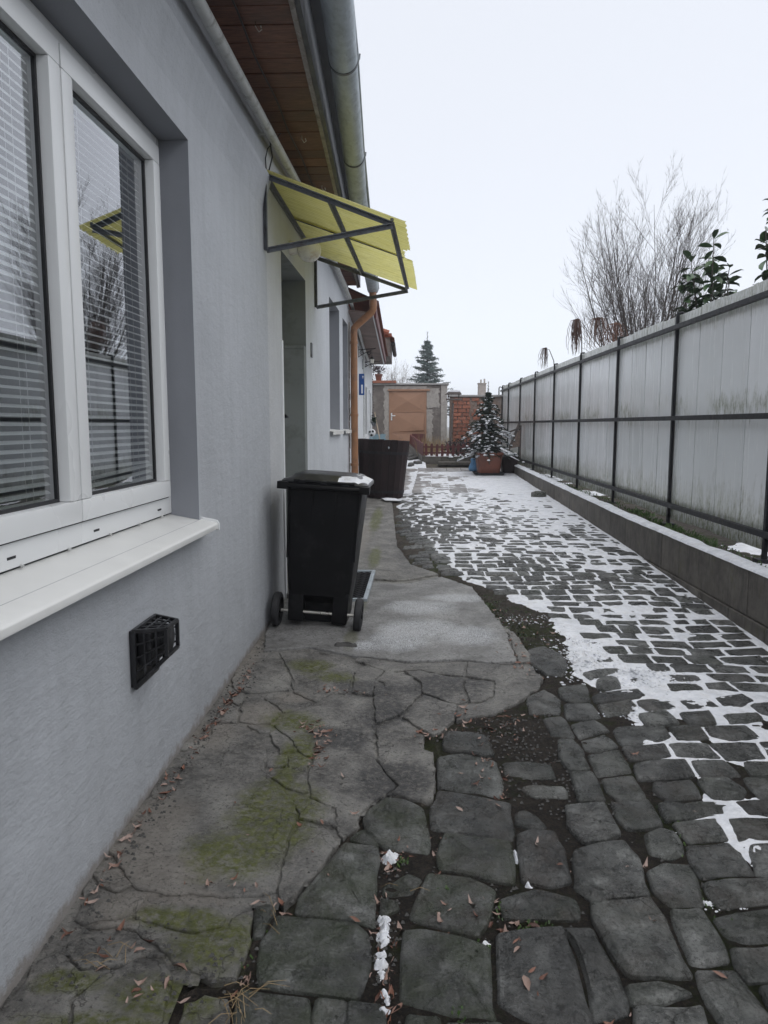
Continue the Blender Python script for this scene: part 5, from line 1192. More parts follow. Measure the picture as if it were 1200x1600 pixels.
# crust of snow on the right edge of the lid
sn = []
def lid_z(x, y_):
    ex = max(abs(x) - .21, 0) / .09; ey = max(abs(y_ - .32) - .26, 0) / .1
    return 1.086 - .038 * min(1, ex) - .03 * min(1, ey)
nx, ny = 26, 44; vs = []
for j in range(ny + 1):
    for i in range(nx + 1):
        x = .09 + .205 * i / nx; y_ = -.03 + .69 * j / ny
        h = .011 * (fbm(x * 16, y_ * 12, 91, 3) + .45 * min(1, (x - .12) / .07)) - .002
        h = min(h, (.295 - x) * .6, (y_ + .03) * .6, (.66 - y_) * .6)
        vs.append((x, y_, lid_z(x, y_) + float(h)))
W = nx + 1; mb = MB(); mb.add(vs, [(j * W + i, j * W + i + 1, (j + 1) * W + i + 1, (j + 1) * W + i) for j in range(ny) for i in range(nx)])
sno = mb.build('snow', M['snow'], bn, local=True, smooth=2, fix=False)

# ------------------------------------------------------------------ mat by the door
mt = thing('door_mat', (-.60, 6.1, zgs(-.6, 6.1)), 'black zigzag rubber mat in a grey frame lying by the door behind the bin', 'mat', rot=(math.atan(.043), 0, R(-1.5)))
mb = MB()
for k in range(15):
    for j in range(18):
        x0 = -.25 + j * .028; y0 = -.42 + k * .058; d = .028
        a, b = ((x0, y0), (x0 + d, y0 + .03)) if j % 2 == 0 else ((x0, y0 + .03), (x0 + d, y0))
        mb.bar((a[0], a[1], .022), (b[0], b[1], .022), .010, .014)
mb.build('mat_ridges', M['rubber'], mt, local=True)
mb = MB(); mb.box(-.255, .262, -.44, .46, .0, .012); mb.build('mat_base', M['steel_grey'], mt, local=True)
mb = MB(); mb.box(.262, .295, -.47, .49, .0, .032); mb.box(-.29, -.256, -.47, .49, 0, .032); mb.box(-.255, .261, .461, .49, 0, .032); mb.box(-.255, .261, -.47, -.441, 0, .032); mb.build('mat_frame', M['zinc'], mt, local=True, bevel=.004)

# ------------------------------------------------------------------ wooden tub
br = thing('wooden_tub', (-.45, 12.35, zgs(-.45, 12.3)), 'large dark wooden tub of upright staves standing behind the bin', 'tub', rot=(0, R(2.8), R(8)))
n = 22; H = .96
for k in range(n):
    a0, a1 = 2 * math.pi * k / n + .006, 2 * math.pi * (k + 1) / n - .006
    rb, rt = .375, .445
    mb = MB()
    q = lambda r, a, z: (r * math.cos(a), r * math.sin(a), z)
    dz = rnd.uniform(-.004, .004)
    mb.hexa([q(rb - .03, a0, .0), q(rb, a0, .0), q(rb, a1, .0), q(rb - .03, a1, .0)], [q(rt - .03, a0, H + dz), q(rt, a0, H + dz), q(rt, a1, H + dz), q(rt - .03, a1, H + dz)])
    mb.build('stave', M['barrel'], br, local=True, bevel=.004)
for z, r in ((.75, .4315), (.10, .384)):
    mb = MB(); mb.lathe([(r, -.022), (r + .004, -.022), (r + .007, .022), (r + .003, .022)], 44, (0, 0, z), cap=False); mb.build('hoop', M['steel_dark'], br, local=True, smooth=True)
mb = MB(); mb.lathe([(.35, 0), (.36, .02)], 30, (0, 0, .03)); mb.build('bottom', M['barrel'], br, local=True)
mb = MB(); mb.lathe([(.40, 0), (.405, .02)], 30, (0, 0, .72)); mb.build('soil_fill', M['soil'], br, local=True)
mb = MB(); mb.lathe([(.002, 0), (.018, .0), (.02, .012), (.012, .02)], 12, (.03, -.445, .84), 'x'); mb.build('stave_bolt', M['zinc'], br, local=True)
mb = MB(); mb.box(-.10, .17, -.16, .1, 0, .022); cp = mb.build('slate_chip', M['slate_chip'], bevel=.006, label='flat snow-capped slab lying at the foot of the wooden tub', category='stone')
cp.location = (-.31, 11.72, zgs(-.3, 11.7) + .012); cp.rotation_euler = (.05, .06, .3)
mb = MB(); vs = []
for j in range(9):
    for i in range(11):
        e = min(i, 10 - i, j, 8 - j); vs.append((-.098 + .0266 * i, -.157 + .031 * j, .022 + .017 * min(1, e / 2) * (.8 + .3 * rnd.random())))
mb.add(vs, [(j * 11 + i, j * 11 + i + 1, (j + 1) * 11 + i + 1, (j + 1) * 11 + i) for j in range(8) for i in range(10)]); mb.build('snow_cap', M['snow'], cp, local=True, smooth=2, fix=False)

# ------------------------------------------------------------------ white house further on
hb = thing('white_house', (-1.0, 14.5, 0), 'white rendered house beyond the downpipe with low brown eaves and iron brackets', 'house')
XB = -.905
mb = MB(); mb.box(-5, XB, 11.09, 18.6, -.2, 3.3); mb.build('wall', M['house_white'], hb)
mb = MB(); mb.add([(XB + .004, 14.6, .2), (XB + .004, 18.62, .2), (XB + .004, 18.62, 1.32), (XB + .004, 17.6, 1.25), (XB + .004, 16.6, 1.12), (XB + .004, 15.2, 1.0), (XB + .004, 14.6, .98)], [tuple(range(7))]); mb.build('plinth', M['blue_plinth'], hb, fix=False)
for (a, b, z0, z1) in ((15.0, 15.7, 1.25, 2.35), (16.9, 17.5, 1.35, 2.3)):
    mb = MB(); o0 = XB
    for q in ((a, b, z1 - .06, z1), (a, b, z0, z0 + .06), (a, a + .06, z0 + .06, z1 - .06), (b - .06, b, z0 + .06, z1 - .06)): mb.box(o0, o0 + .035, *q)
    w_ = mb.build('window', M['white_paint'], hb, bevel=.004)
    mb = MB(); mb.box(o0 + .004, o0 + .012, a + .06, b - .06, z0 + .06, z1 - .06); mb.build('pane', M['gasket_and_shadow'], w_)
    mb = MB(); mb.box(o0, o0 + .07, a - .05, b + .05, z0 - .05, z0 - .003); mb.build('sill', M['white_paint'], w_, bevel=.004)
mb = MB(); mb.tube([(XB + .05, 14.3, 2.9), (XB + .05, 14.3, 1.3), (XB + .05, 13.9, 1.12), (XB + .05, 13.4, 1.08)], .016, 8); mb.build('conduit', M['pipe'], hb, smooth=True)
# eaves: boards, fascia, tiles on top
def eave(y0, y1, z0, z1, xi0, xi1, xo, parent, drop):
    n = 22
    for k in range(n):
        a = y0 + (y1 - y0) * k / n; b = y0 + (y1 - y0) * (k + 1) / n - .006
        za = z0 + (z1 - z0) * k / n; zb = z0 + (z1 - z0) * (k + 1) / n
        xa = xi0 + (xi1 - xi0) * k / n; xb = xi0 + (xi1 - xi0) * (k + 1) / n
        mb = MB(); mb.hexa([(xa, a, za + drop), (xo, a, za), (xo, b, zb), (xb, b, zb + drop)], [(xa, a, za + drop + .02), (xo, a, za + .02), (xo, b, zb + .02), (xb, b, zb + drop + .02)]); mb.build('soffit_board', M['soffit_pale'], parent)
t = NT('washed_soffit_board'); c = t.ramp(t.noise(8, 5, .6, t.pos, (1, 10, 5)), [(.3, (.16, .115, .10)), (.7, (.27, .20, .175))]); c = t.mix(1, c, t.ramp(t.objrand(), [(0, .75), (1, 1.1)]), 'MULTIPLY'); M['soffit_pale'] = t.done(c, .7)
eave(11.12, 16.1, 3.16, 2.84, -1.0, -.93, -.515, hb, .05)
mb = MB(); mb.hexa([(-.512, 11.12, 3.10), (-.48, 11.12, 3.10), (-.48, 16.1, 2.83), (-.512, 16.1, 2.83)], [(-.512, 11.12, 3.30), (-.48, 11.12, 3.30), (-.48, 16.1, 2.98), (-.512, 16.1, 2.98)]); mb.build('fascia', M['picket'], hb)
mb = MB(); mb.hexa([(-.535, 11.12, 3.125), (-.5125, 11.12, 3.125), (-.5125, 16.1, 2.80), (-.535, 16.1, 2.80)], [(-.535, 11.12, 3.158), (-.5125, 11.12, 3.158), (-.5125, 16.1, 2.835), (-.535, 16.1, 2.835)]); mb.build('soffit_trim', M['white_paint'], hb)
mb = MB(); mb.add([(-.44, 11.1, 3.31), (-.44, 16.15, 2.985), (-4, 16.15, 4.6), (-4, 11.1, 4.9)], [(0, 1, 2, 3)]); mb.add([(-.44, 11.1, 3.34), (-.44, 16.15, 3.015), (-4, 16.15, 4.63), (-4, 11.1, 4.93)], [(0, 1, 2, 3)]); mb.build('roof', M['roof_tile'], hb, fix=False)
mb = MB(); mb.box(-1.4, -.40, 16.3, 18.6, 3.02, 3.42); vg = mb.build('upper_eave_box', M['plaster'], hb)
mb = MB()
for k in range(7): mb.hexa([(-.36 , 16.2 + k * .34, 3.44), (-.30, 16.2 + k * .34, 3.40), (-.30, 16.5 + k * .34, 3.40), (-.36, 16.5 + k * .34, 3.44)], [(-1.3, 16.2 + k * .34, 3.72), (-1.3, 16.2 + k * .34, 3.76), (-1.3, 16.5 + k * .34, 3.76), (-1.3, 16.5 + k * .34, 3.72)])
mb.box(-1.45, -.36, 16.22, 18.65, 3.42, 3.50)
mb.tube([(-.42, 16.18, 3.50), (-.85, 16.18, 3.63)], .06, 8)
mb.build('ridge_tile', M['roof_tile'], hb)
mb = MB(); mb.tube([(-.33, 16.3, 3.28), (-.33, 18.5, 3.24)], .05, 8); mb.build('gutter', M['steel_dark'], hb)

def bracket(y, z, reach, lab, s=1.0):
    b = thing('hanging_bracket', (XB, y, z), lab, 'bracket', 'wrought iron brackets on the white house')
    mb = MB(); mb.tube([(0, 0, -.14), (0, 0, .06)], .009, 6); mb.tube([(0, 0, 0), (reach, 0, .015), (reach + .03, 0, .03)], .008, 6)
    for cx, r, d in ((.07, .05, 1), (.19, .045, -1)):
        sp = [(cx + r * (1 - k / 22) * math.cos(d * k * .42 + 1), 0, -.055 + r * (1 - k / 22) * math.sin(d * k * .42 + 1)) for k in range(20)]
        mb.tube(sp, .006, 5)
    mb.tube([(0, 0, -.13), (.12, 0, -.06), (.24, 0, -.012)], .006, 5)
    mb.build('scroll', M['iron'], b, local=True)
    return b
bracket(13.4, 2.86, .29, 'nearer black scrolled wall bracket under the white house eaves')
bracket(14.6, 2.74, .34, 'farther black scrolled wall bracket on the white house')
ln = thing('hanging_lantern', (XB + .25, 13.4, 2.66), 'small black lantern hanging from the nearer scrolled bracket', 'lantern')
mb = MB(); mb.tube([(0, 0, .06), (0, 0, .20)], .004, 5); mb.lathe([(.01, .07), (.05, .04), (.055, .03)], 6); mb.lathe([(.03, -.06), (.035, -.05)], 6)
for k in range(6): mb.bar((.033 * math.cos(k * 1.047), .033 * math.sin(k * 1.047), -.055), (.05 * math.cos(k * 1.047), .05 * math.sin(k * 1.047), .03), .005)
mb.build('lantern_cage', M['iron'], ln, local=True)
mb = MB(); mb.lathe([(.026, -.05), (.042, .028)], 6); mb.build('lantern_glass', M['globe'], ln, local=True)
mb = MB()
for k in range(18): mb.lathe([(.004, -.012), (.009, 0), (.004, .012)], 6, (XB + .21 + .012 * math.sin(k), 14.6, 2.60 - k * .05))
mb.tube([(XB + .21, 14.6, 2.73), (XB + .21, 14.6, 1.72)], .002, 4)
mb.lathe([(.006, .03), (.035, 0), (.03, -.01)], 8, (XB + .21, 14.6, 1.68))
o = mb.build('wind_chime', M['iron'], label='thin chain of small bells hanging from the farther bracket', category='wind chime')
# blue sign plate
sg = thing('wall_sign', (XB + .1, 13.6, 2.25), 'blue enamel sign plate with a white panel fixed on the white house wall', 'sign')
mb = MB(); mb.box(XB, XB + .10, 13.55, 13.58, 2.05, 2.44); mb.build('plate', M['blue_sign'], sg, bevel=.003)
mb = MB(); mb.box(XB + .042, XB + .074, 13.542, 13.5475, 2.08, 2.24); mb.build('white_panel', M['sign_white'], sg)
mb = MB(); mb.add([(XB + .06, 13.545, 2.40), (XB + .09, 13.545, 2.40), (XB + .075, 13.545, 2.34)], [(0, 1, 2)]); mb.build('arrow', M['sign_white'], sg, fix=False)
# planter on the wall with a round pot, ball ornament
pl = thing('wall_planter', (XB + .05, 16.4, 1.55), 'small wall planter with a dark green tuft on the white house corner', 'planter')
mb = MB(); mb.lathe([(.03, -.08), (.06, .0), (.065, .02)], 14, (.09, 0, 0)); mb.build('pot', M['steel_grey'], pl, local=True, smooth=True)
mb = MB()
for k in range(140):
    a = rnd.uniform(0, 6.28); L = rnd.uniform(.05, .13); h = rnd.uniform(-.05, .1); x, y_, z = .09, 0, .02
    ex, ey = math.cos(a) * L, math.sin(a) * L; mb.add([(x, y_, z), (x + ex * .5 - ey * .1, y_ + ey * .5 + ex * .1, z + h * .8 + .03), (x + ex, y_ + ey, z + h), (x + ex * .5 + ey * .1, y_ + ey * .5 - ex * .1, z + h * .8 + .03)], [(0, 1, 2, 3)])
mb.build('tuft', M['needle'], pl, local=True, fix=False)
bo = thing('hanging_ball', (XB + .12, 15.9, 1.33), 'white ball with dark spots hanging by the wall planter', 'ornament')
mb = MB(); mb.lathe([(.085 * math.sin(math.pi * k / 10) + .0005, -.085 * math.cos(math.pi * k / 10)) for k in range(11)], 16); mb.build('ball', M['white_paint'], bo, local=True, smooth=2)
mb = MB()
for a, h in ((4.2, .02), (5.1, .03), (4.7, -.05)): mb.lathe([(.028 * math.sin(math.pi * k / 6) + .0005, -.028 * math.cos(math.pi * k / 6)) for k in range(7)], 8, (.07 * math.cos(a), .07 * math.sin(a), h))
mb.build('spot', M['gasket_and_shadow'], bo, local=True)

# ------------------------------------------------------------------ shed at the end
SY = 21.0
def sx(px): return (px - 637) / 1130 * SY
def sz(py, Y=SY): return 1.5 - (py - 664) / 1130 * Y
sh = thing('shed', (0, SY, .8), 'grey plastered shed with orange-brown door closing the courtyard', 'shed')
DX0, DX1, DZ1 = sx(608), sx(666), sz(612)
mb = MB()
T = sz(603); B = .3; XL, XR = -1.2, sx(697)
mb.box(XL, DX0, SY, SY + .25, B, T); mb.box(DX1, XR, SY, SY + .25, B, T); mb.box(DX0, DX1, SY, SY + .25, DZ1, T)
mb.box(XL, XL + .2, SY + .25, SY + 2.4, B, T); mb.box(XR - .2, XR, SY + .25, SY + 2.4, B, T); mb.box(XL + .2, XR - .2, SY + 2.2, SY + 2.4, B, T)
mb.build('wall', M['plaster'], sh)
mb = MB(); mb.box(XL - .05, XR + .06, SY - .06, SY + 2.45, T + .002, T + .05); mb.build('coping', M['coping'], sh, bevel=.01)
mb = MB(); mb.box(sx(688), XR + .012, SY - .03, SY - .001, B, T); mb.build('corner_pillar', M['plaster_pale'], sh, bevel=.01)
def ragged(x0, x1, z0, z1, name, mat, amp=.05, yo=.012, sides='lrtb'):
    P = []; r3 = random.Random(int(x0 * 100))
    def run(a, b, on):
        k = max(2, int((Vector(b) - Vector(a)).length / .05)); out = []
        for i in range(k):
            p = Vector(a).lerp(Vector(b), i / k)
            if on: p += Vector((r3.uniform(-amp, amp), r3.uniform(-amp, amp) * .5))
            out.append((p.x, p.y))
        return out
    P = run((x0, z0), (x1, z0), 'b' in sides) + run((x1, z0), (x1, z1), 'r' in sides) + run((x1, z1), (x0, z1), 't' in sides) + run((x0, z1), (x0, z0), 'l' in sides)
    m_ = MB(); m_.prism(P, lambda x, z: (x, SY - .0015, z), lambda x, z: (x, SY - yo, z)); return m_.build(name, mat, sh)
ragged(sx(600), DX0 - .002, .5, sz(604), 'plaster_patch', M['plaster_pale'], .035, .012, 'l')
ragged(DX1 + .002, sx(676), .5, sz(640), 'plaster_patch', M['plaster_pale'], .04, .012, 'r')
ragged(DX1 + .002, sx(686), sz(638), sz(608), 'plaster_patch', M['plaster_pale'], .045, .013, 'rb')
ragged(DX0, DX1, DZ1 + .055, sz(604.5), 'plaster_patch', M['plaster_pale'], .02, .010, 'b')
ragged(XL, sx(606) - .06, .5, sz(678), 'blue_plinth', M['blue_plinth'], .03, .016, 'tr')
mb = MB(); mb.box(DX0 - .03, DX1 + .09, SY - .07, SY - .014, DZ1, DZ1 + .05); mb.build('lintel_board', M['door_wood'], sh, bevel=.006)
mb = MB(); dz0 = .70; dw = DX1 - DX0
mb.box(DX0 + .002, DX1 - .002, SY - .02, SY + .02, dz0, DZ1 - .002); dr = mb.build('door', M['door_wood'], sh)
hs = (DZ1 - dz0) / 3
mb = MB()
for k in range(3):
    za, zb2 = dz0 + k * hs + .02, dz0 + (k + 1) * hs - .012; xa, xb = DX0 + .06, DX1 - .06; ym = SY - .021
    xm = (xa + xb) / 2 if k != 1 else xb - .02; zm = (za + zb2) / 2 if k != 1 else za + .04
    mb.add([(xa, ym, za), (xb, ym, za), (xb, ym, zb2), (xa, ym, zb2), (xm, ym - .035, zm)], [(0, 1, 4), (1, 2, 4), (2, 3, 4), (3, 0, 4)])
mb.build('door_panel', M['door_wood'], dr, fix=False)
mb = MB()
for k in (1, 2): mb.box(DX0 + .04, DX1 - .04, SY - .034, SY - .0205, dz0 + k * hs - .012, dz0 + k * hs + .012)
mb.box(DX0 + .002, DX0 + .045, SY - .03, SY - .0205, dz0, DZ1 - .003); mb.box(DX1 - .045, DX1 - .002, SY - .03, SY - .0205, dz0, DZ1 - .003)
mb.build('door_rail', M['door_wood'], dr, bevel=.003)
mb = MB(); hx = DX0 + .075; hz = sz(651); mb.box(hx - .02, hx + .02, SY - .045, SY - .034, hz - .11, hz + .10); mb.tube([(hx, SY - .05, hz + .02), (hx, SY - .09, hz + .02), (hx + .11, SY - .09, hz + .02)], .014, 8); mb.build('handle', M['white_paint'], dr)
pr_ = MB(); pr_.box(sx(581), sx(619), SY - .10, SY + .3, T + .052, T + .125); pr_.build('red_coping_slab', M['red_brick'], sh, bevel=.006)
pt = thing('flower_pot', (sx(592), SY + .05, T + .125), 'terracotta pot with a withered plant on the shed parapet', 'flower pot')
mb = MB(); mb.lathe([(.07, 0), (.10, .15), (.115, .15), (.115, .19), (.095, .19)], 18); mb.build('pot', M['terracotta'], pt, local=True, smooth=True)
mb = MB()
for k in range(120):
    a = rnd.uniform(0, 6.28); L = rnd.uniform(.04, .2); h = rnd.uniform(.02, .24); w_ = .018
    ex, ey = math.cos(a) * L, math.sin(a) * L; mb.add([(ex * .6, ey * .6, .2 + h * .6), (ex - ey * .15, ey + ex * .15, .2 + h), (ex * 1.25, ey * 1.25, .2 + h * .9), (ex + ey * .15, ey - ex * .15, .19 + h)], [(0, 1, 2, 3)])
    if k % 5 == 0: mb.tube([(0, 0, .17), (ex * .6, ey * .6, .2 + h * .6)], .004, 4)
mb.build('withered_leaves', M['purple_leaf'], pt, local=True, fix=False)
# broom
bm_ = thing('broom', (sx(593), SY - .35, .74), 'long-handled broom leaning against the shed wall left of the door', 'broom')
mb = MB(); mb.tube([(.04, .0, .28), (-.13, .30, 1.12)], .014, 8); mb.build('broom_handle', M['handle_wood'], bm_, local=True)
mb = MB(); mb.hexa([(-.02, -.05, .02), (.17, -.05, .0), (.17, .05, .0), (-.02, .05, .02)], [(.015, -.02, .30), (.065, -.02, .30), (.065, .02, .30), (.015, .02, .30)]); mb.build('bristles', M['broom'], bm_, local=True)

# ------------------------------------------------------------------ garden wall with exposed bricks
gw = thing('garden_wall', (2.0, 21.4, .8), 'old garden wall with exposed orange bricks between the shed and the pale fence', 'wall')
GY = 21.3
def gx(px): return (px - 637) / 1130 * GY
def gz(py): return 1.5 - (py - 664) / 1130 * GY
gt = gz(621)
mb = MB(); mb.box(gx(698) + .08, 3.0, GY + .012, GY + .3, .3, gt); mb.build('wall_core', M['mortar'], gw)
mb = MB(); mb.box(gx(697) + .05, 3.05, GY - .06, GY + .36, gt + .001, gt + .055); mb.build('coping', M['coping'], gw, bevel=.01)
bx0, bx1 = gx(707), gx(733); rows_ = 17; bh = (gt - .02 - .45) / rows_
bmesh_ = MB().box(-.125, .125, -.03, .03, -bh / 2 + .008, bh / 2 - .008).mesh('brick', M['red_brick'], bevel=.006)
for r_ in range(rows_):
    x = bx0 + (-.13 if r_ % 2 else 0) + .0
    while x < bx1 - .05:
        c_ = x + .125; hw = 1.0; x2 = min(x + .25, bx1 + rnd.uniform(-.02, .03)); x0_ = max(x, bx0)
        if x2 - x0_ > .06: place(bmesh_, 'brick', gw, ((x0_ + x2) / 2 - 2.0, GY - .006 - 21.4 + rnd.uniform(-.01, .008), .45 + (r_ + .5) * bh - .8), (0, 0, rnd.uniform(-.02, .02)), ((x2 - x0_ - .016) / .25, 1, 1))
        x += .262
for k in range(26):   # bricks showing through the crumbling render
    x = rnd.uniform(bx1 + .12, gx(757)); r_ = rnd.randrange(3, rows_)
    place(bmesh_, 'brick', gw, (x - 2.0, GY + .002 - 21.4, .45 + (r_ + .5) * bh - .8), (0, 0, 0), (rnd.uniform(.5, .9), 1, 1))
mb = MB(); mb.tube([(2.2 + .9, GY + .02, gz(640)), (2.2, GY - .03, gz(655))], .03, 6)
# bird feeder on a leaning post
bf = thing('bird_feeder', ((705 - 637) / 1130 * 19.4, 19.4, .62), 'snow-roofed wooden bird feeder on a thin leaning post', 'bird feeder')
k_ = 19.4 / 1130
mb = MB(); mb.tube([(-.06, 0, 0), (0, 0, .85), (.03, 0, 1.46)], .028, 8); mb.build('post', M['wood_grey'], bf, local=True)
zt = 1.5 - (625 - 664) * k_ - .62
mb = MB(); mb.box(-.15, .24, -.14, .14, zt - .02, zt + .02); mb.build('tray', M['wood_grey'], bf, local=True, bevel=.004)
mb = MB()
for x in (-.1, .18):
    for y_ in (-.1, .1): mb.bar((x, y_, zt + .02), (x, y_, zt + .13), .018)
mb.build('feeder_post', M['wood_grey'], bf, local=True)
mb = MB(); mb.prism([(-.18, zt + .13), (.25, zt + .13), (.20, zt + .19), (-.10, zt + .19)], lambda x, z: (x, -.18, z), lambda x, z: (x, .18, z)); mb.build('roof', M['wood_grey'], bf, local=True)
mb = MB(); mb.prism([(-.16, zt + .165), (.235, zt + .165), (.19, zt + .23), (.1, zt + .245), (-.06, zt + .24), (-.12, zt + .21)], lambda x, z: (x, -.17, z), lambda x, z: (x, .17, z)); mb.build('snow_cap', M['snow'], bf, local=True, bevel=.015, smooth=True)

# ------------------------------------------------------------------ raised bed, picket fence, plants
FY = 18.3
bed = thing('raised_bed', (1.2, FY, .6), 'raised garden bed edged by grey kerb blocks below the red picket fence', 'garden bed')
xk = .41
def kerb(a, b, z0, z1, w=.09, seg=.5):
    a = Vector(a); b = Vector(b); n = max(1, round((b - a).length / seg)); d = (b - a).normalized(); nr = Vector((-d.y, d.x, 0)) * w / 2
    for k in range(n):
        p = a.lerp(b, k / n); q = a.lerp(b, (k + 1) / n) - d * .008
        zz0 = z0[0] + (z0[1] - z0[0]) * k / n; zz1 = z1[0] + (z1[1] - z1[0]) * k / n; e1 = z1[0] + (z1[1] - z1[0]) * (k + 1) / n
        mb = MB(); mb.hexa([(p.x - nr.x, p.y - nr.y, zz0), (q.x - nr.x, q.y - nr.y, zz0), (q.x + nr.x, q.y + nr.y, zz0), (p.x + nr.x, p.y + nr.y, zz0)],
                           [(p.x - nr.x, p.y - nr.y, zz1), (q.x - nr.x, q.y - nr.y, e1), (q.x + nr.x, q.y + nr.y, e1), (p.x + nr.x, p.y + nr.y, zz1)])
        mb.build('kerb_block', M['block'], bed, bevel=.008)
kerb((xk, FY, 0), (2.2, FY, 0), (.45, .45), (.71, .71)); kerb((xk, FY + .05, 0), (.0, 20.8, 0), (.45, .6), (.71, .98))
mb = MB(); mb.add([(xk, FY, .69), (2.6, FY, .69), (2.9, 21.3, .80), (.02, 21.0, .92)], [(0, 1, 2, 3)]); mb.build('bed_soil', M['soil'], bed, fix=False)
mb = MB(); mb.box(.75, 1.75, FY - .62, FY - .30, .52, .60); mb.build('step_slab', M['block'], bed, bevel=.01)
for x in (xk - .02,): pass
def snowpad(x0, x1, y0, y1, zf, name, lab, parent=None, step=.05, amp=.03, base=.0, seed=0):
    def h(X, Y):
        e = np.minimum(np.minimum(X - x0, x1 - X), np.minimum(Y - y0, y1 - Y)); e = np.clip(e / .06, 0, 1)
        return zf(X, Y) + base + amp * np.sqrt(e) * (.7 + .6 * fbm(X * 4, Y * 4, 70 + seed, 3)) - .006
    return grid(name, M['snow'], x0, x1, y0, y1, step, h, parent=parent, kind='stuff', label=lab, category='snow')
snowpad(.45, 2.3, FY + .03, FY + 1.7, lambda X, Y: .70 + (Y - FY) * .05, 'snow', 'snow lying on the raised bed behind the pickets', seed=1)
pk = thing('picket_fence', (1.2, FY + .06, .72), 'low wine-red picket fence round the raised bed', 'fence')
pm = MB().prism([(-.033, 0), (.033, 0), (.033, .27), (.022, .30), (0, .312), (-.022, .30), (-.033, .27)], lambda x, z: (x, -.01, z), lambda x, z: (x, .01, z)).mesh('picket', M['picket'])
for k in range(11): place(pm, 'picket', pk, (xk + .06 + k * .135 - 1.2, 0, rnd.uniform(-.01, .01)), (0, rnd.uniform(-.03, .03), 0))
mb = MB(); mb.box(xk - .02, 1.85, FY + .072, FY + .09, .78, .82); mb.box(xk - .02, 1.85, FY + .072, FY + .09, .93, .965); mb.build('rail', M['picket'], pk)
for k in range(18):
    t_ = k / 18; x = xk - .02 + (.08 - xk) * t_; y_ = FY + .1 + 2.4 * t_
    place(pm, 'picket', pk, (x - 1.2, y_ - FY - .06, .0 + .20 * t_ + rnd.uniform(-.01, .01)), (0, 0, R(97)), (1.6, 1, 1.05))
mb = MB(); mb.box(.12, .50, 20.75, 20.77, .95, 1.25); mb.build('back_board', M['picket'], pk)
# rubble beside the bed
for k in range(16):
    x = rnd.uniform(-.02, .22) ; y_ = rnd.uniform(17.6, 19.8); x += (19.5 - y_) * .04; s_ = rnd.uniform(.05, .11)
    mb = MB(); stone_mesh(mb, [(x + s_ * math.cos(a) * rnd.uniform(.8, 1.2), y_ + s_ * 1.3 * math.sin(a) * rnd.uniform(.8, 1.2)) for a in [i * math.pi / 5 for i in range(10)]], lambda x, y: zgs(x, y) + .05, (rnd.random(), .2, .3), thick=.1, dome=.015)
    mb.build('rubble_stone', M['slate_chip'], bed, smooth=True, fix=False)
snowpad(-.5, .45, 16.6, 20.6, lambda X, Y: zg(X, Y) - .012, 'snow', 'patchy snow on the path beside the raised bed', seed=2, amp=.02)
mb = MB()
for cx, cy, n, sp, hh in ((.62, 18.9, 90, .16, .42), (.45, 19.3, 50, .1, .5), (.95, 19.2, 70, .2, .36), (1.15, 19.6, 60, .15, .44)):
    for k in range(n):
        x, y_ = cx + rnd.gauss(0, sp), cy + rnd.gauss(0, .15); h = hh * rnd.uniform(.5, 1.25); dx = rnd.gauss(0, .10)
        mb.tube([(x, y_, .7), (x + dx * .4, y_, .7 + h * .6), (x + dx, y_ + rnd.uniform(-.05, .05), .7 + h)], [.006, .005, .002], 3, cap=False)
mb.build('dry_grass', M['dry_grass'], fix=False, kind='stuff', label='tall straw-coloured dry grass growing in the raised bed', category='grass')
sb = thing('heather_shrub', (1.38, 19.0, .70), 'dark purple leafless-looking shrub behind the pickets beside the fir', 'shrub')
mb = MB()
for k in range(900):
    a = rnd.uniform(0, 6.28); r_ = .42 * math.sqrt(rnd.random()); x, y_ = r_ * math.cos(a) * 1.05, r_ * math.sin(a) * .6; z = rnd.uniform(.02, .46) * (1 - .5 * r_); s_ = .032
    d = Vector((rnd.gauss(0, 1), rnd.gauss(0, 1), rnd.gauss(0, 1))).normalized() * s_; e = d.cross(Vector((rnd.gauss(0, 1), rnd.gauss(0, 1), 1))).normalized() * s_ * .5
    p = Vector((x, y_, z)); mb.add([p - d, p - e, p + d, p + e], [(0, 1, 2, 3)])
mb.build('foliage', M['purple_leaf'], sb, local=True, fix=False)
mb = MB()
for k in range(14): mb.tube([(0, 0, 0), (rnd.uniform(-.3, .3), rnd.uniform(-.2, .2), rnd.uniform(.2, .4))], .006, 4)
mb.build('stem', M['bark'], sb, local=True, fix=False)
cb_ = thing('hollow_block', (1.74, FY - .22, .60), 'grey hollow block standing open between the bed and the blue bag', 'block')
mb = MB(); mb.box(-.16, .16, -.1, .1, 0, .03); mb.box(-.16, .16, -.1, .1, .17, .20); mb.box(-.16, -.13, -.1, .1, .03, .17); mb.box(.12, .16, -.1, .1, .03, .17); mb.build('block_shell', M['block'], cb_, local=True)
mb = MB(); mb.box(-.13, .12, .05, .08, .03, .17); mb.build('block_back', M['gasket_and_shadow'], cb_, local=True)
bg = thing('plastic_bag', (1.53, 16.75, zgs(1.5, 16.7)), 'crumpled blue plastic bag behind the red fir pot', 'bag')
mb = MB(); secs = []
for z, w in ((0, .10), (.06, .12), (.14, .10), (.22, .07), (.27, .085), (.30, .06)):
    secs.append(([(w * math.cos(a) * rnd.uniform(.8, 1.15), w * .8 * math.sin(a) * rnd.uniform(.8, 1.15)) for a in [i * math.pi / 7 for i in range(14)]], z))
loft(mb, secs); mb.build('bag_body', M['blue_bag'], bg, local=True, smooth=2)

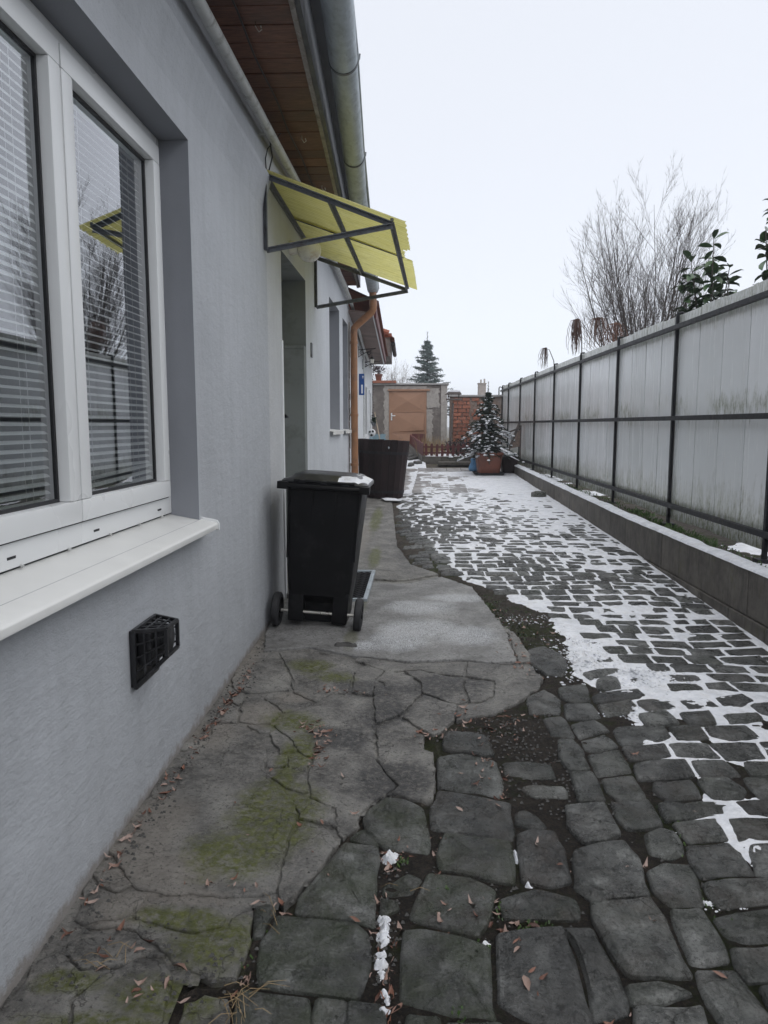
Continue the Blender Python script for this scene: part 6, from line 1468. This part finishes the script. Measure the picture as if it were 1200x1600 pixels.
# ------------------------------------------------------------------ potted fir
PX, PY = 1.79, 16.1
pz = zgs(PX, PY)
po = thing('plant_pot', (PX, PY, pz), 'large square-rimmed red-brown plastic pot holding the snowy fir', 'pot')
mb = MB(); loft(mb, [(rrect(.46, .46, .05), .05), (rrect(.56, .56, .05), .44), (rrect(.60, .60, .05), .445), (rrect(.60, .60, .05), .50), (rrect(.56, .56, .04), .50), (rrect(.53, .53, .04), .42)]); mb.build('pot_body', M['terracotta'], po, local=True, smooth=True)
mb = MB(); loft(mb, [(rrect(.60, .60, .03), .0), (rrect(.66, .66, .03), .055), (rrect(.62, .62, .03), .055), (rrect(.6, .6, .03), .03)]); mb.build('saucer', M['rubber'], po, local=True)
mb = MB(); loft(mb, [(rrect(.50, .50, .04), .41), (rrect(.51, .51, .04), .45)]); mb.build('potting_soil', M['soil'], po, local=True)
p2_ = thing('plant_pot', (PX + .50, PY + .35, pz), 'dark smaller pot half hidden behind the red fir pot', 'pot')
mb = MB(); loft(mb, [(rrect(.30, .30, .04), 0), (rrect(.38, .38, .05), .36), (rrect(.41, .41, .05), .36), (rrect(.41, .41, .05), .40), (rrect(.37, .37, .05), .40)]); mb.build('pot_body', M['barrel'], p2_, local=True, smooth=True)
def conifer(root, H, R0, tiers, per, needle, mat, seed, snow=None, droop=.25, z0=.0, leader=.2, twigs=7, nl=.045):
    rr = random.Random(seed); tr = MB(); nd = MB(); sw = MB()
    tr.tube([(0, 0, 0), (0, 0, H * .5), (0, 0, H)], [.022 * H, .013 * H, .003], 7)
    def need(p, d, L, dens):
        d = d.normalized()
        for k in range(dens):
            q = p + d * L * rr.random(); v = Vector((rr.gauss(0, 1), rr.gauss(0, 1), rr.gauss(0, .6))); v = (v - d * v.dot(d) * .6).normalized()
            e = q + v * nl * rr.uniform(.6, 1.1) + d * nl * .5; s_ = d.cross(v).normalized() * nl * .14
            nd.add([q - s_, q + s_, e], [(0, 1, 2)])
    for t in range(tiers):
        f = t / (tiers - 1); z = z0 + (H - z0 - leader) * f ** .95; rad = R0 * (1 - f) ** .85 * rr.uniform(.9, 1.08) + .06 * R0
        n = max(4, int(per * (1 - f * .45)))
        for b in range(n):
            z = z0 + (H - z0 - leader) * min(1, max(0, f + rr.uniform(-.5, .5) / tiers)) ** .95
            a = 2 * math.pi * (b + rr.uniform(-.4, .4)) / n + t * 1.9; L = rad * rr.uniform(.6, 1.18)
            pts = []
            for k in range(6):
                u = k / 5; pts.append(Vector((math.cos(a) * L * u, math.sin(a) * L * u, z + L * (.22 * u - droop * u * u * 1.6) * (1 if f < .8 else .3) + .02 * rr.uniform(-1, 1) * L)))
            tr.tube(pts, [.010 * H * (1 - .8 * k / 5) * (1 - .6 * f) for k in range(6)], 4, cap=False)
            for k in range(1, 6):
                p = pts[k - 1]; d = pts[k] - p; need(p, d, d.length, needle)
                for s_ in (-1, 1):
                    tl = L * .42 * (1 - k / 6.5) * rr.uniform(.7, 1.2); side = Vector((-math.sin(a) * s_, math.cos(a) * s_, -.12)) + Vector((math.cos(a), math.sin(a), 0)) * .75
                    q = pts[k].lerp(p, rr.random()); side.normalize(); need(q, side, tl, max(2, int(needle * tl / max(d.length, .01) * .8)))
                    if snow and rr.random() < snow * (.4 + .6 * u) and tl > .02:
                        e = q + side * tl; blob(sw, q.lerp(e, .25), q.lerp(e, .95), rr.uniform(.010, .020) * (1 + 1.2 * (1 - f)), rr)
            if snow and rr.random() < snow * 1.25:
                blob(sw, pts[2], pts[4].lerp(pts[5], .7), rr.uniform(.014, .026) * (1 + 1.2 * (1 - f)), rr)
    need(Vector((0, 0, H - leader)), Vector((0, 0, 1)), leader, needle * 2)
    return tr, nd, sw
def blob(mb, a, b, r, rr):
    """a flattened, knobbly pillow of snow along a twig"""
    d = b - a; n = 5; L = d.length; side = Vector((-d.y, d.x, 0)); side = side.normalized() if side.length > 1e-6 else Vector((1, 0, 0))
    rings = []
    for i in range(n + 1):
        u = i / n; w = r * math.sin(math.pi * (.12 + .76 * u)) * rr.uniform(.75, 1.3); c = a + d * u
        rings.append([c + side * w * 1.35 * math.cos(t) + Vector((0, 0, 1)) * (max(math.sin(t), -.25) * w * .75 + .006) for t in [k * math.pi / 3 for k in range(6)]])
    o = [p for rg in rings for p in rg]
    mb.add(o, [(i * 6 + k, i * 6 + (k + 1) % 6, (i + 1) * 6 + (k + 1) % 6, (i + 1) * 6 + k) for i in range(n) for k in range(6)] + [tuple(range(5, -1, -1)), tuple(n * 6 + k for k in range(6))])
ft = thing('fir_tree', (PX - .03, PY, pz + .42), 'small dark fir dusted with snow growing in the red-brown pot', 'fir tree')
tr, nd, sw = conifer(ft, 1.62, .74, 12, 12, 24, M['needle'], 4, snow=.42, droop=.30, z0=.06, leader=.26, nl=.048)
tr.build('trunk', M['bark'], ft, local=True, fix=False); nd.build('needles', M['needle'], ft, local=True, fix=False); sw.build('snow', M['snow'], ft, local=True, smooth=2, fix=False, kind='stuff')
# old board frame leaning behind the fir
fbx = thing('wooden_framework', (2.52, 17.3, zgs(2.3, 17.3) + .0), 'old broken wooden pallet leaning against the fence end behind the fir', 'framework')
mb = MB(); mb.bar((-.28, 0, .0), (.12, .05, 1.05), .05); mb.bar((-.1, 0, .85), (.16, 0, .95), .04); mb.bar((.15, .03, .1), (.16, .05, 1.0), .035); mb.build('frame_bar', M['wood_grey'], fbx, local=True)
mb = MB(); mb.hexa([(-.10, .02, .45), (.13, .02, .5), (.13, .04, .5), (-.10, .04, .45)], [(.05, .02, .86), (.15, .02, .9), (.15, .04, .9), (.05, .04, .86)]); mb.build('board', M['mortar'], fbx, local=True)
# ------------------------------------------------------------------ low retaining wall on the right
lw = thing('low_wall', (2.5, 9, .2), 'low stained concrete block wall capped with snow along the right edge', 'wall')
WX = 2.39
def wtop(y): return float(np.interp(y, [0, 8, 15.2, 17.2], [.495, .485, .575, .60]))
seams = [1.2, 2.0, 3.1, 4.1, 5.06, 6.8, 7.94, 8.55, 9.64, 10.7, 11.8, 12.8, 13.9, 15.0, 16.0, 17.1]
for a, b in zip(seams, seams[1:]):
    mb = MB(); b2 = b - .008; o = rnd.uniform(-.004, .004)
    mb.hexa([(WX + o, a, .165), (WX + .13, a, .165), (WX + .13, b2, .165), (WX + o, b2, .165)], [(WX + o, a, wtop(a)), (WX + .13, a, wtop(a)), (WX + .13, b2, wtop(b2)), (WX + o, b2, wtop(b2))])
    mb.build('concrete_block', M['block'], lw, bevel=.006)
yv = 1.2
while yv < 9.0:
    L = rnd.choice([.42, .5, .55]); mb = MB(); mb.box(WX - .012 + rnd.uniform(-.004, .004), WX + .125, yv, yv + L - .008, -.2, .158); mb.build('footing_block', M['block'], lw, bevel=.006); yv += L
mb = MB(); mb.hexa([(WX + .13, 1.2, .1), (WX + .16, 1.2, .1), (WX + .16, 17.1, .1), (WX + .13, 17.1, .1)], [(WX + .13, 1.2, .44), (WX + .16, 1.2, .44), (WX + .16, 17.1, .52), (WX + .13, 17.1, .52)]); mb.build('wall_back', M['block'], lw)
mb = MB(); mb.box(2.2, 2.66, 17.11, 17.3, .2, .72); mb.build('end_block', M['block'], lw, bevel=.01)
# snow on the wall, with an undulating edge
ny = 560; nx = 9; vs = []
prof = [(0.0, .0), (.06, .55), (.16, .85), (.34, 1), (.55, 1), (.74, .95), (.88, .7), (.96, .35), (1, 0)]
for j in range(ny):
    y_ = 1.2 + 15.8 * j / (ny - 1); l = -.006 + .014 * float(fbm(y_ * 6, 3.3, 41, 3)); r_ = .145 + .035 * float(fbm(y_ * 4, 8.3, 42, 3)); th = .028 + .012 * float(fbm(y_ * 3, 1.3, 43, 2))
    for (u, h) in prof: vs.append((WX + l + (r_ - l) * u, y_, wtop(y_) + h * th + .002))
mb = MB(); mb.add(vs, [(j * nx + i, j * nx + i + 1, (j + 1) * nx + i + 1, (j + 1) * nx + i) for j in range(ny - 1) for i in range(nx - 1)])
mb.build('snow', M['snow'], smooth=2, fix=False, kind='stuff', label='snow ribbon lying on top of the low block wall', category='snow')
def trough(X, Y): return np.interp(Y, [0, 8, 17], [.44, .45, .53]) + .012 * fbm(X * 12, Y * 12, 51, 4)
grid('soil_strip', M['soil'], 2.50, 3.4, 1.2, 17.1, .05, trough, kind='structure', label='dark soil strip between the low wall and the fence')
def tsnow(X, Y): return trough(X, Y) - .012 + .035 * np.clip(fbm(X * 2.2, Y * 1.1, 52, 4) + .06 + .25 * np.clip((Y - 8) / 6, 0, 1), -.3, 1)
grid('snow', M['snow'], 2.52, 3.35, 1.3, 17.0, .04, tsnow, keep=lambda X, Y, Z: Z > trough(X, Y) - .004, kind='stuff', label='snow patches on the soil strip under the fence', category='snow')
mb = MB()
for k in range(900):
    y_ = rnd.choice([rnd.uniform(6.2, 8.6), rnd.uniform(2, 16)]); x = 2.66 + rnd.gauss(0, .05); a = rnd.uniform(0, 6.28); h = rnd.uniform(.01, .05); z = .45 + (y_ > 8) * .03
    mb.add([(x, y_, z), (x + .006, y_ + .004, z), (x + .01 + .02 * math.cos(a), y_ + .02 * math.sin(a), z + h), (x + .02 * math.cos(a), y_ + .02 * math.sin(a), z + h)], [(0, 1, 2, 3)])
mb.build('weeds', M['weed'], fix=False, kind='stuff', label='small green weeds at the foot of the fence boards', category='weeds')

# ------------------------------------------------------------------ pale fence
fn = thing('fence', (2.8, 10, .5), 'long pale board fence in a dark steel frame, streaked with green algae', 'fence')
FXp = 2.72
posts = [7.62 + 2.066 * k for k in range(-3, 8)]
FEND = 21.35
for yv in posts + [FEND - .03]:
    mb = MB(); mb.box(FXp, FXp + .03, yv - .02, yv + .02, .40, 2.60); mb.tube([(FXp + .015, yv, 2.585), (FXp + .02, yv, 2.625), (FXp + .06, yv, 2.632), (FXp + .09, yv, 2.61)], .016, 6)
    mb.box(FXp - .05, FXp + .07, yv - .05, yv + .05, .44, .48)
    mb.build('post', M['steel_dark'], fn, bevel=.003)
for z0, z1, xo in ((2.455, 2.50, 0), (1.545, 1.59, -.004), (.655, .70, -.004)):
    mb = MB(); mb.box(FXp - .042 + xo, FXp - .0015, .6, FEND, z0, z1); mb.build('rail', M['steel_dark'], fn, bevel=.003)
bw = .5145
mb = MB(); mb.box(FXp + .064, FXp + .072, .6, FEND, .60, 2.585); mb.build('added_dark_sheet', M['steel_dark'], fn)  # added sheet: blocks sky through the board gaps so seams stay dark
bmsh = MB().box(-.012, .012, -bw / 2 + .006, bw / 2 - .006, 0, 2.075)
bmsh = bmsh.mesh('board', M['board'], bevel=.003)
yv = .9; k = 0
while yv < FEND - .2:
    place(bmsh, 'board', fn, (FXp + .048 + rnd.uniform(-.002, .002) - 2.8, yv + bw / 2 - 10, .535 - .5 + rnd.uniform(-.006, .006)), (0, rnd.uniform(-.002, .002), rnd.uniform(-.003, .003)))
    yv += bw; k += 1

# ------------------------------------------------------------------ bare tree behind the fence
def bare(root, H, W, n0, seed, thick, mat, up=.55, stubs=True, lean=0):
    rr = random.Random(seed); tk = MB(); br = MB()
    th = H * .16; tk.tube([(0, 0, 0), (0, 0, th)], [thick * 1.5, thick * 1.25], 8)
    def grow(mb, p, d, L, r, lvl):
        n = 6 if lvl < 2 else 4; pts = [p]; rs = [r]; dd = d.normalized()
        for k in range(n):
            dd = (dd + Vector((rr.gauss(0, .05), rr.gauss(0, .05), up * .17))).normalized(); pts.append(pts[-1] + dd * L / n); rs.append(r * (1 - .85 * (k + 1) / n))
        mb.tube(pts, rs, 5 if lvl == 0 else 3, cap=False)
        if lvl < 3:
            m = (12, 8, 3)[lvl]
            for b in range(m):
                u = rr.uniform(.15, .92); i = min(n - 1, int(u * n)); q = pts[i].lerp(pts[i + 1], u * n - i)
                ax = (pts[i + 1] - pts[i]).normalized(); s_ = ax.cross(Vector((rr.gauss(0, 1), rr.gauss(0, 1), rr.gauss(0, 1)))).normalized()
                nd_ = ax * .85 + s_ * rr.uniform(.3, .62); grow(mb, q, nd_, L * (1 - u * .55) * rr.uniform(.38, .62), max(.0022, rs[i] * .5), lvl + 1)
    for b in range(n0):
        a = 2 * math.pi * b / n0 + rr.uniform(-.2, .2); sp = rr.uniform(.08, 1) ** .7 * W / H * 1.25
        d = Vector((math.cos(a) * sp, math.sin(a) * sp, 1)); L = (H - th) * rr.uniform(.78, 1.0) * (1 - .5 * sp)
        grow(br, Vector((0, 0, th * rr.uniform(.7, 1))), d, L, thick * rr.uniform(.4, .6), 0)
    tk.build('trunk', mat, root, local=True, fix=False, smooth=2); br.build('crown', mat, root, local=True, fix=False)
t1 = thing('bare_tree', (4.55, 14.2, .44), 'tall leafless vase-shaped tree rising behind the pale fence', 'tree')
bare(t1, 6.1, 2.3, 24, 5, .045, M['bark'])
# laurels
leaf_v = [(0, 0, 0), (.028, .3, .012), (.036, .55, .014), (.026, .82, .006), (0, 1, -.02), (-.026, .82, .006), (-.036, .55, .014), (-.028, .3, .012), (0, .3, 0), (0, .55, -.004), (0, .82, -.006)]
LL = .15
lm = MB(); lm.add([(x, y_ * LL, z) for x, y_, z in leaf_v], [(0, 1, 8), (1, 2, 9, 8), (2, 3, 10, 9), (3, 4, 10), (0, 8, 7), (8, 9, 6, 7), (9, 10, 5, 6), (10, 4, 5)])
lmesh = lm.mesh('leaf', M['laurel'], smooth=2, fix=False)
def laurel(loc, label, stems, n, seed, zlo=.0):
    rr = random.Random(seed); root = thing('laurel_bush', loc, label, 'bush'); mb = MB(); tips = []
    for (dx, dy, h) in stems:
        pts = [Vector((0, 0, 0)), Vector((dx * .2, dy * .2, h * .55)), Vector((dx * .65, dy * .6, h * .82)), Vector((dx, dy, h))]; mb.tube(pts, [.012, .010, .007, .004], 6); tips.append(pts)
    mb.build('stem', M['bark'], root, local=True, smooth=2)
    for k in range(n):
        pts = tips[k % len(tips)]; u = rr.random() ** .7; a = pts[1].lerp(pts[2], 0) if False else (pts[2].lerp(pts[3], (u - .3) / .7) if u > .3 else pts[1].lerp(pts[2], .5 + u / .6))
        place(lmesh, 'leaf', root, a, (rr.uniform(-.75, .75), rr.uniform(-.6, .6), rr.uniform(0, 6.28)), (rr.uniform(.8, 1.15),) * 3)
    return root
laurel((3.22, 8.0, .44), 'glossy green laurel rising over the fence in front of the bare tree', [(-.05, -.1, 2.98), (.04, .1, 2.84), (.15, -.05, 2.72), (-.24, .0, 2.80), (.22, .1, 2.62), (.1, .2, 2.70), (-.16, .1, 2.62), (.18, .3, 2.55), (-.3, .1, 2.6)], 190, 5)
laurel((3.22, 6.62, .44), 'green laurel shoot over the fence at the right edge of the picture', [(-.02, 0, 3.02), (.08, .1, 2.85), (-.10, .05, 2.75)], 70, 9)
# weeping rusty strands
def weep(px, loc, label, n, hgt, wid, seed, arch=None):
    rr = random.Random(seed); root = thing('weeping_twigs', loc, label, 'shrub', 'rust-brown weeping seed heads over the fence'); mb = MB(); st_ = MB()
    st_.tube([(arch or .3, .2, -1.6), ((arch or .3) * .6, .1, -.25), ((arch or .3) * .25, 0, -.02), (0, 0, 0)], [.012, .010, .007, .004], 5)
    for k in range(n):
        x, y_ = rr.gauss(0, wid * .35), rr.gauss(0, wid * .3); L = hgt * rr.uniform(.45, 1.0)
        pts = [Vector((0, 0, rr.uniform(-.02, .01))), Vector((x * .7, y_ * .7, .03 - abs(x) * .2)), Vector((x * 1.05, y_ * 1.05, -L * .3))]
        for q in range(1, 6): pts.append(Vector((x * 1.1 + rr.gauss(0, .008), y_ * 1.1, -L * (.3 + .14 * q))))
        mb.tube(pts, [.003, .0035, .004, .004, .004, .0035, .003, .002], 4, cap=False)
    st_.build('stem', M['bark'], root, local=True); mb.build('hanging_strands', M['red_strand'], root, local=True, fix=False)
def over(px, py, X):
    dx = (px - 637) / 1130; Y = X / dx; return (X, Y, 1.5 + (664 - py) / 1130 * Y)
weep(0, over(846, 549, 3.0), 'sparse hanging seed head, leftmost over the pale fence', 26, .46, .17, 3, .35)
weep(0, over(892, 507, 3.0), 'dense rust-red hanging seed head, second from the left over the fence', 70, .62, .15, 4, .2)
weep(0, over(924, 505, 3.05), 'pale brown hanging seed head right of the densest one', 40, .55, .22, 6, .15)
weep(0, over(951, 513, 3.1), 'small brown hanging seed head nearest the bare tree', 30, .45, .18, 8, .1)
# small dry twigs beside the laurel
tw = thing('dry_twig', (3.1, 7.3, 2.3), 'dry twig with a curled leaf on top of the fence right of the laurel', 'plant'); mb = MB()
for k in range(5): mb.tube([(0, 0, 0), (.01 * k, .03 * k, .25), (.03 * k - .05, .04 * k, .45 + .05 * k)], [.004, .003, .0015], 4)
mb.build('twig', M['bark'], tw, local=True)

# ------------------------------------------------------------------ distance: spruce, haze-paled trees, chimney
sp1 = thing('spruce_tree', (1.15, 44, .9), 'dark green spruce rising behind the shed', 'spruce tree')
tr, nd, sw = conifer(sp1, 6.1, 1.9, 21, 9, 9, None, 15, snow=.0, droop=.04, z0=1.0, leader=.6, nl=.16)
tr.build('trunk', M['bark'], sp1, local=True, fix=False); nd.build('needles', M['spruce'], sp1, local=True, fix=False)
for i, (x, y_, h, w, n0, sd_, lab) in enumerate([(-.75, 40, 4.7, 2.6, 13, 31, 'haze-paled bare tree just left of the distant spruce'), (-2.2, 43, 5.4, 3.0, 12, 33, 'haze-paled bare tree showing beside the eaves of the white house'), (.35, 47, 4.5, 2.2, 9, 35, 'faint bare tree directly behind the distant spruce'), (3.6, 52, 3.6, 2.2, 7, 39, 'faint bare twigs over the garden wall right of the bird feeder')]):
    tt = thing('haze_paled_tree', (x, y_, .9), lab, 'tree'); bare(tt, h, w, n0, sd_, .05, M['bark_pale'], up=.35)
ch = thing('neighbour_house', (5.4, 45, .9), 'distant neighbour house of which only the pale chimney shows', 'house')
mb = MB(); mb.box(2.9, 8.0, 42, 48, -.3, 2.2); mb.build('wall', M['house_white'], ch)
mb = MB(); mb.add([(2.7, 41.8, 2.1), (8.2, 41.8, 2.1), (8.2, 45, 3.0), (2.7, 45, 3.0), (2.7, 48.2, 2.1), (8.2, 48.2, 2.1)], [(0, 1, 2, 3), (3, 2, 5, 4)]); mb.build('roof', M['roof_tile'], ch, fix=False)
cx0, cx1 = (745 - 637) / 1130 * 44, (756.5 - 637) / 1130 * 44
mb = MB(); mb.box(cx0, cx1, 43.8, 44.3, 2.3, 1.5 + 62.5 / 1130 * 44); chm = mb.build('chimney', M['plaster_pale'], ch, bevel=.01)
mb = MB(); zt2 = 1.5 + 62.5 / 1130 * 44; mb.box(cx0 - .03, cx1 + .03, 43.76, 44.34, zt2, zt2 + .05); mb.tube([(cx0 + .16, 44, zt2), (cx0 + .16, 44, zt2 + .26)], .05, 8); mb.tube([(cx1 - .08, 44, zt2), (cx1 - .08, 44, zt2 + .30)], .05, 8); mb.build('chimney_pot', M['plaster_pale'], chm)

# ------------------------------------------------------------------ thin winter mist
HZ = .0022
if HZ:
    t = bpy.data.materials.new('winter_mist'); t.use_nodes = True; t.node_tree.nodes.clear()
    o_ = t.node_tree.nodes.new('ShaderNodeOutputMaterial'); v_ = t.node_tree.nodes.new('ShaderNodeVolumePrincipled')
    v_.inputs['Color'].default_value = (.93, .95, 1, 1); v_.inputs['Density'].default_value = HZ; v_.inputs['Anisotropy'].default_value = .2
    t.node_tree.links.new(v_.outputs[0], o_.inputs['Volume'])
    mb = MB(); mb.box(-620, 620, -620, 620, -1.4, 12); mb.build('haze', t, kind='stuff', label='thin grey winter mist', category='mist')
# no bookkeeping left on the objects
for o in list(bpy.data.objects):
    if '_o' in o: del o['_o']
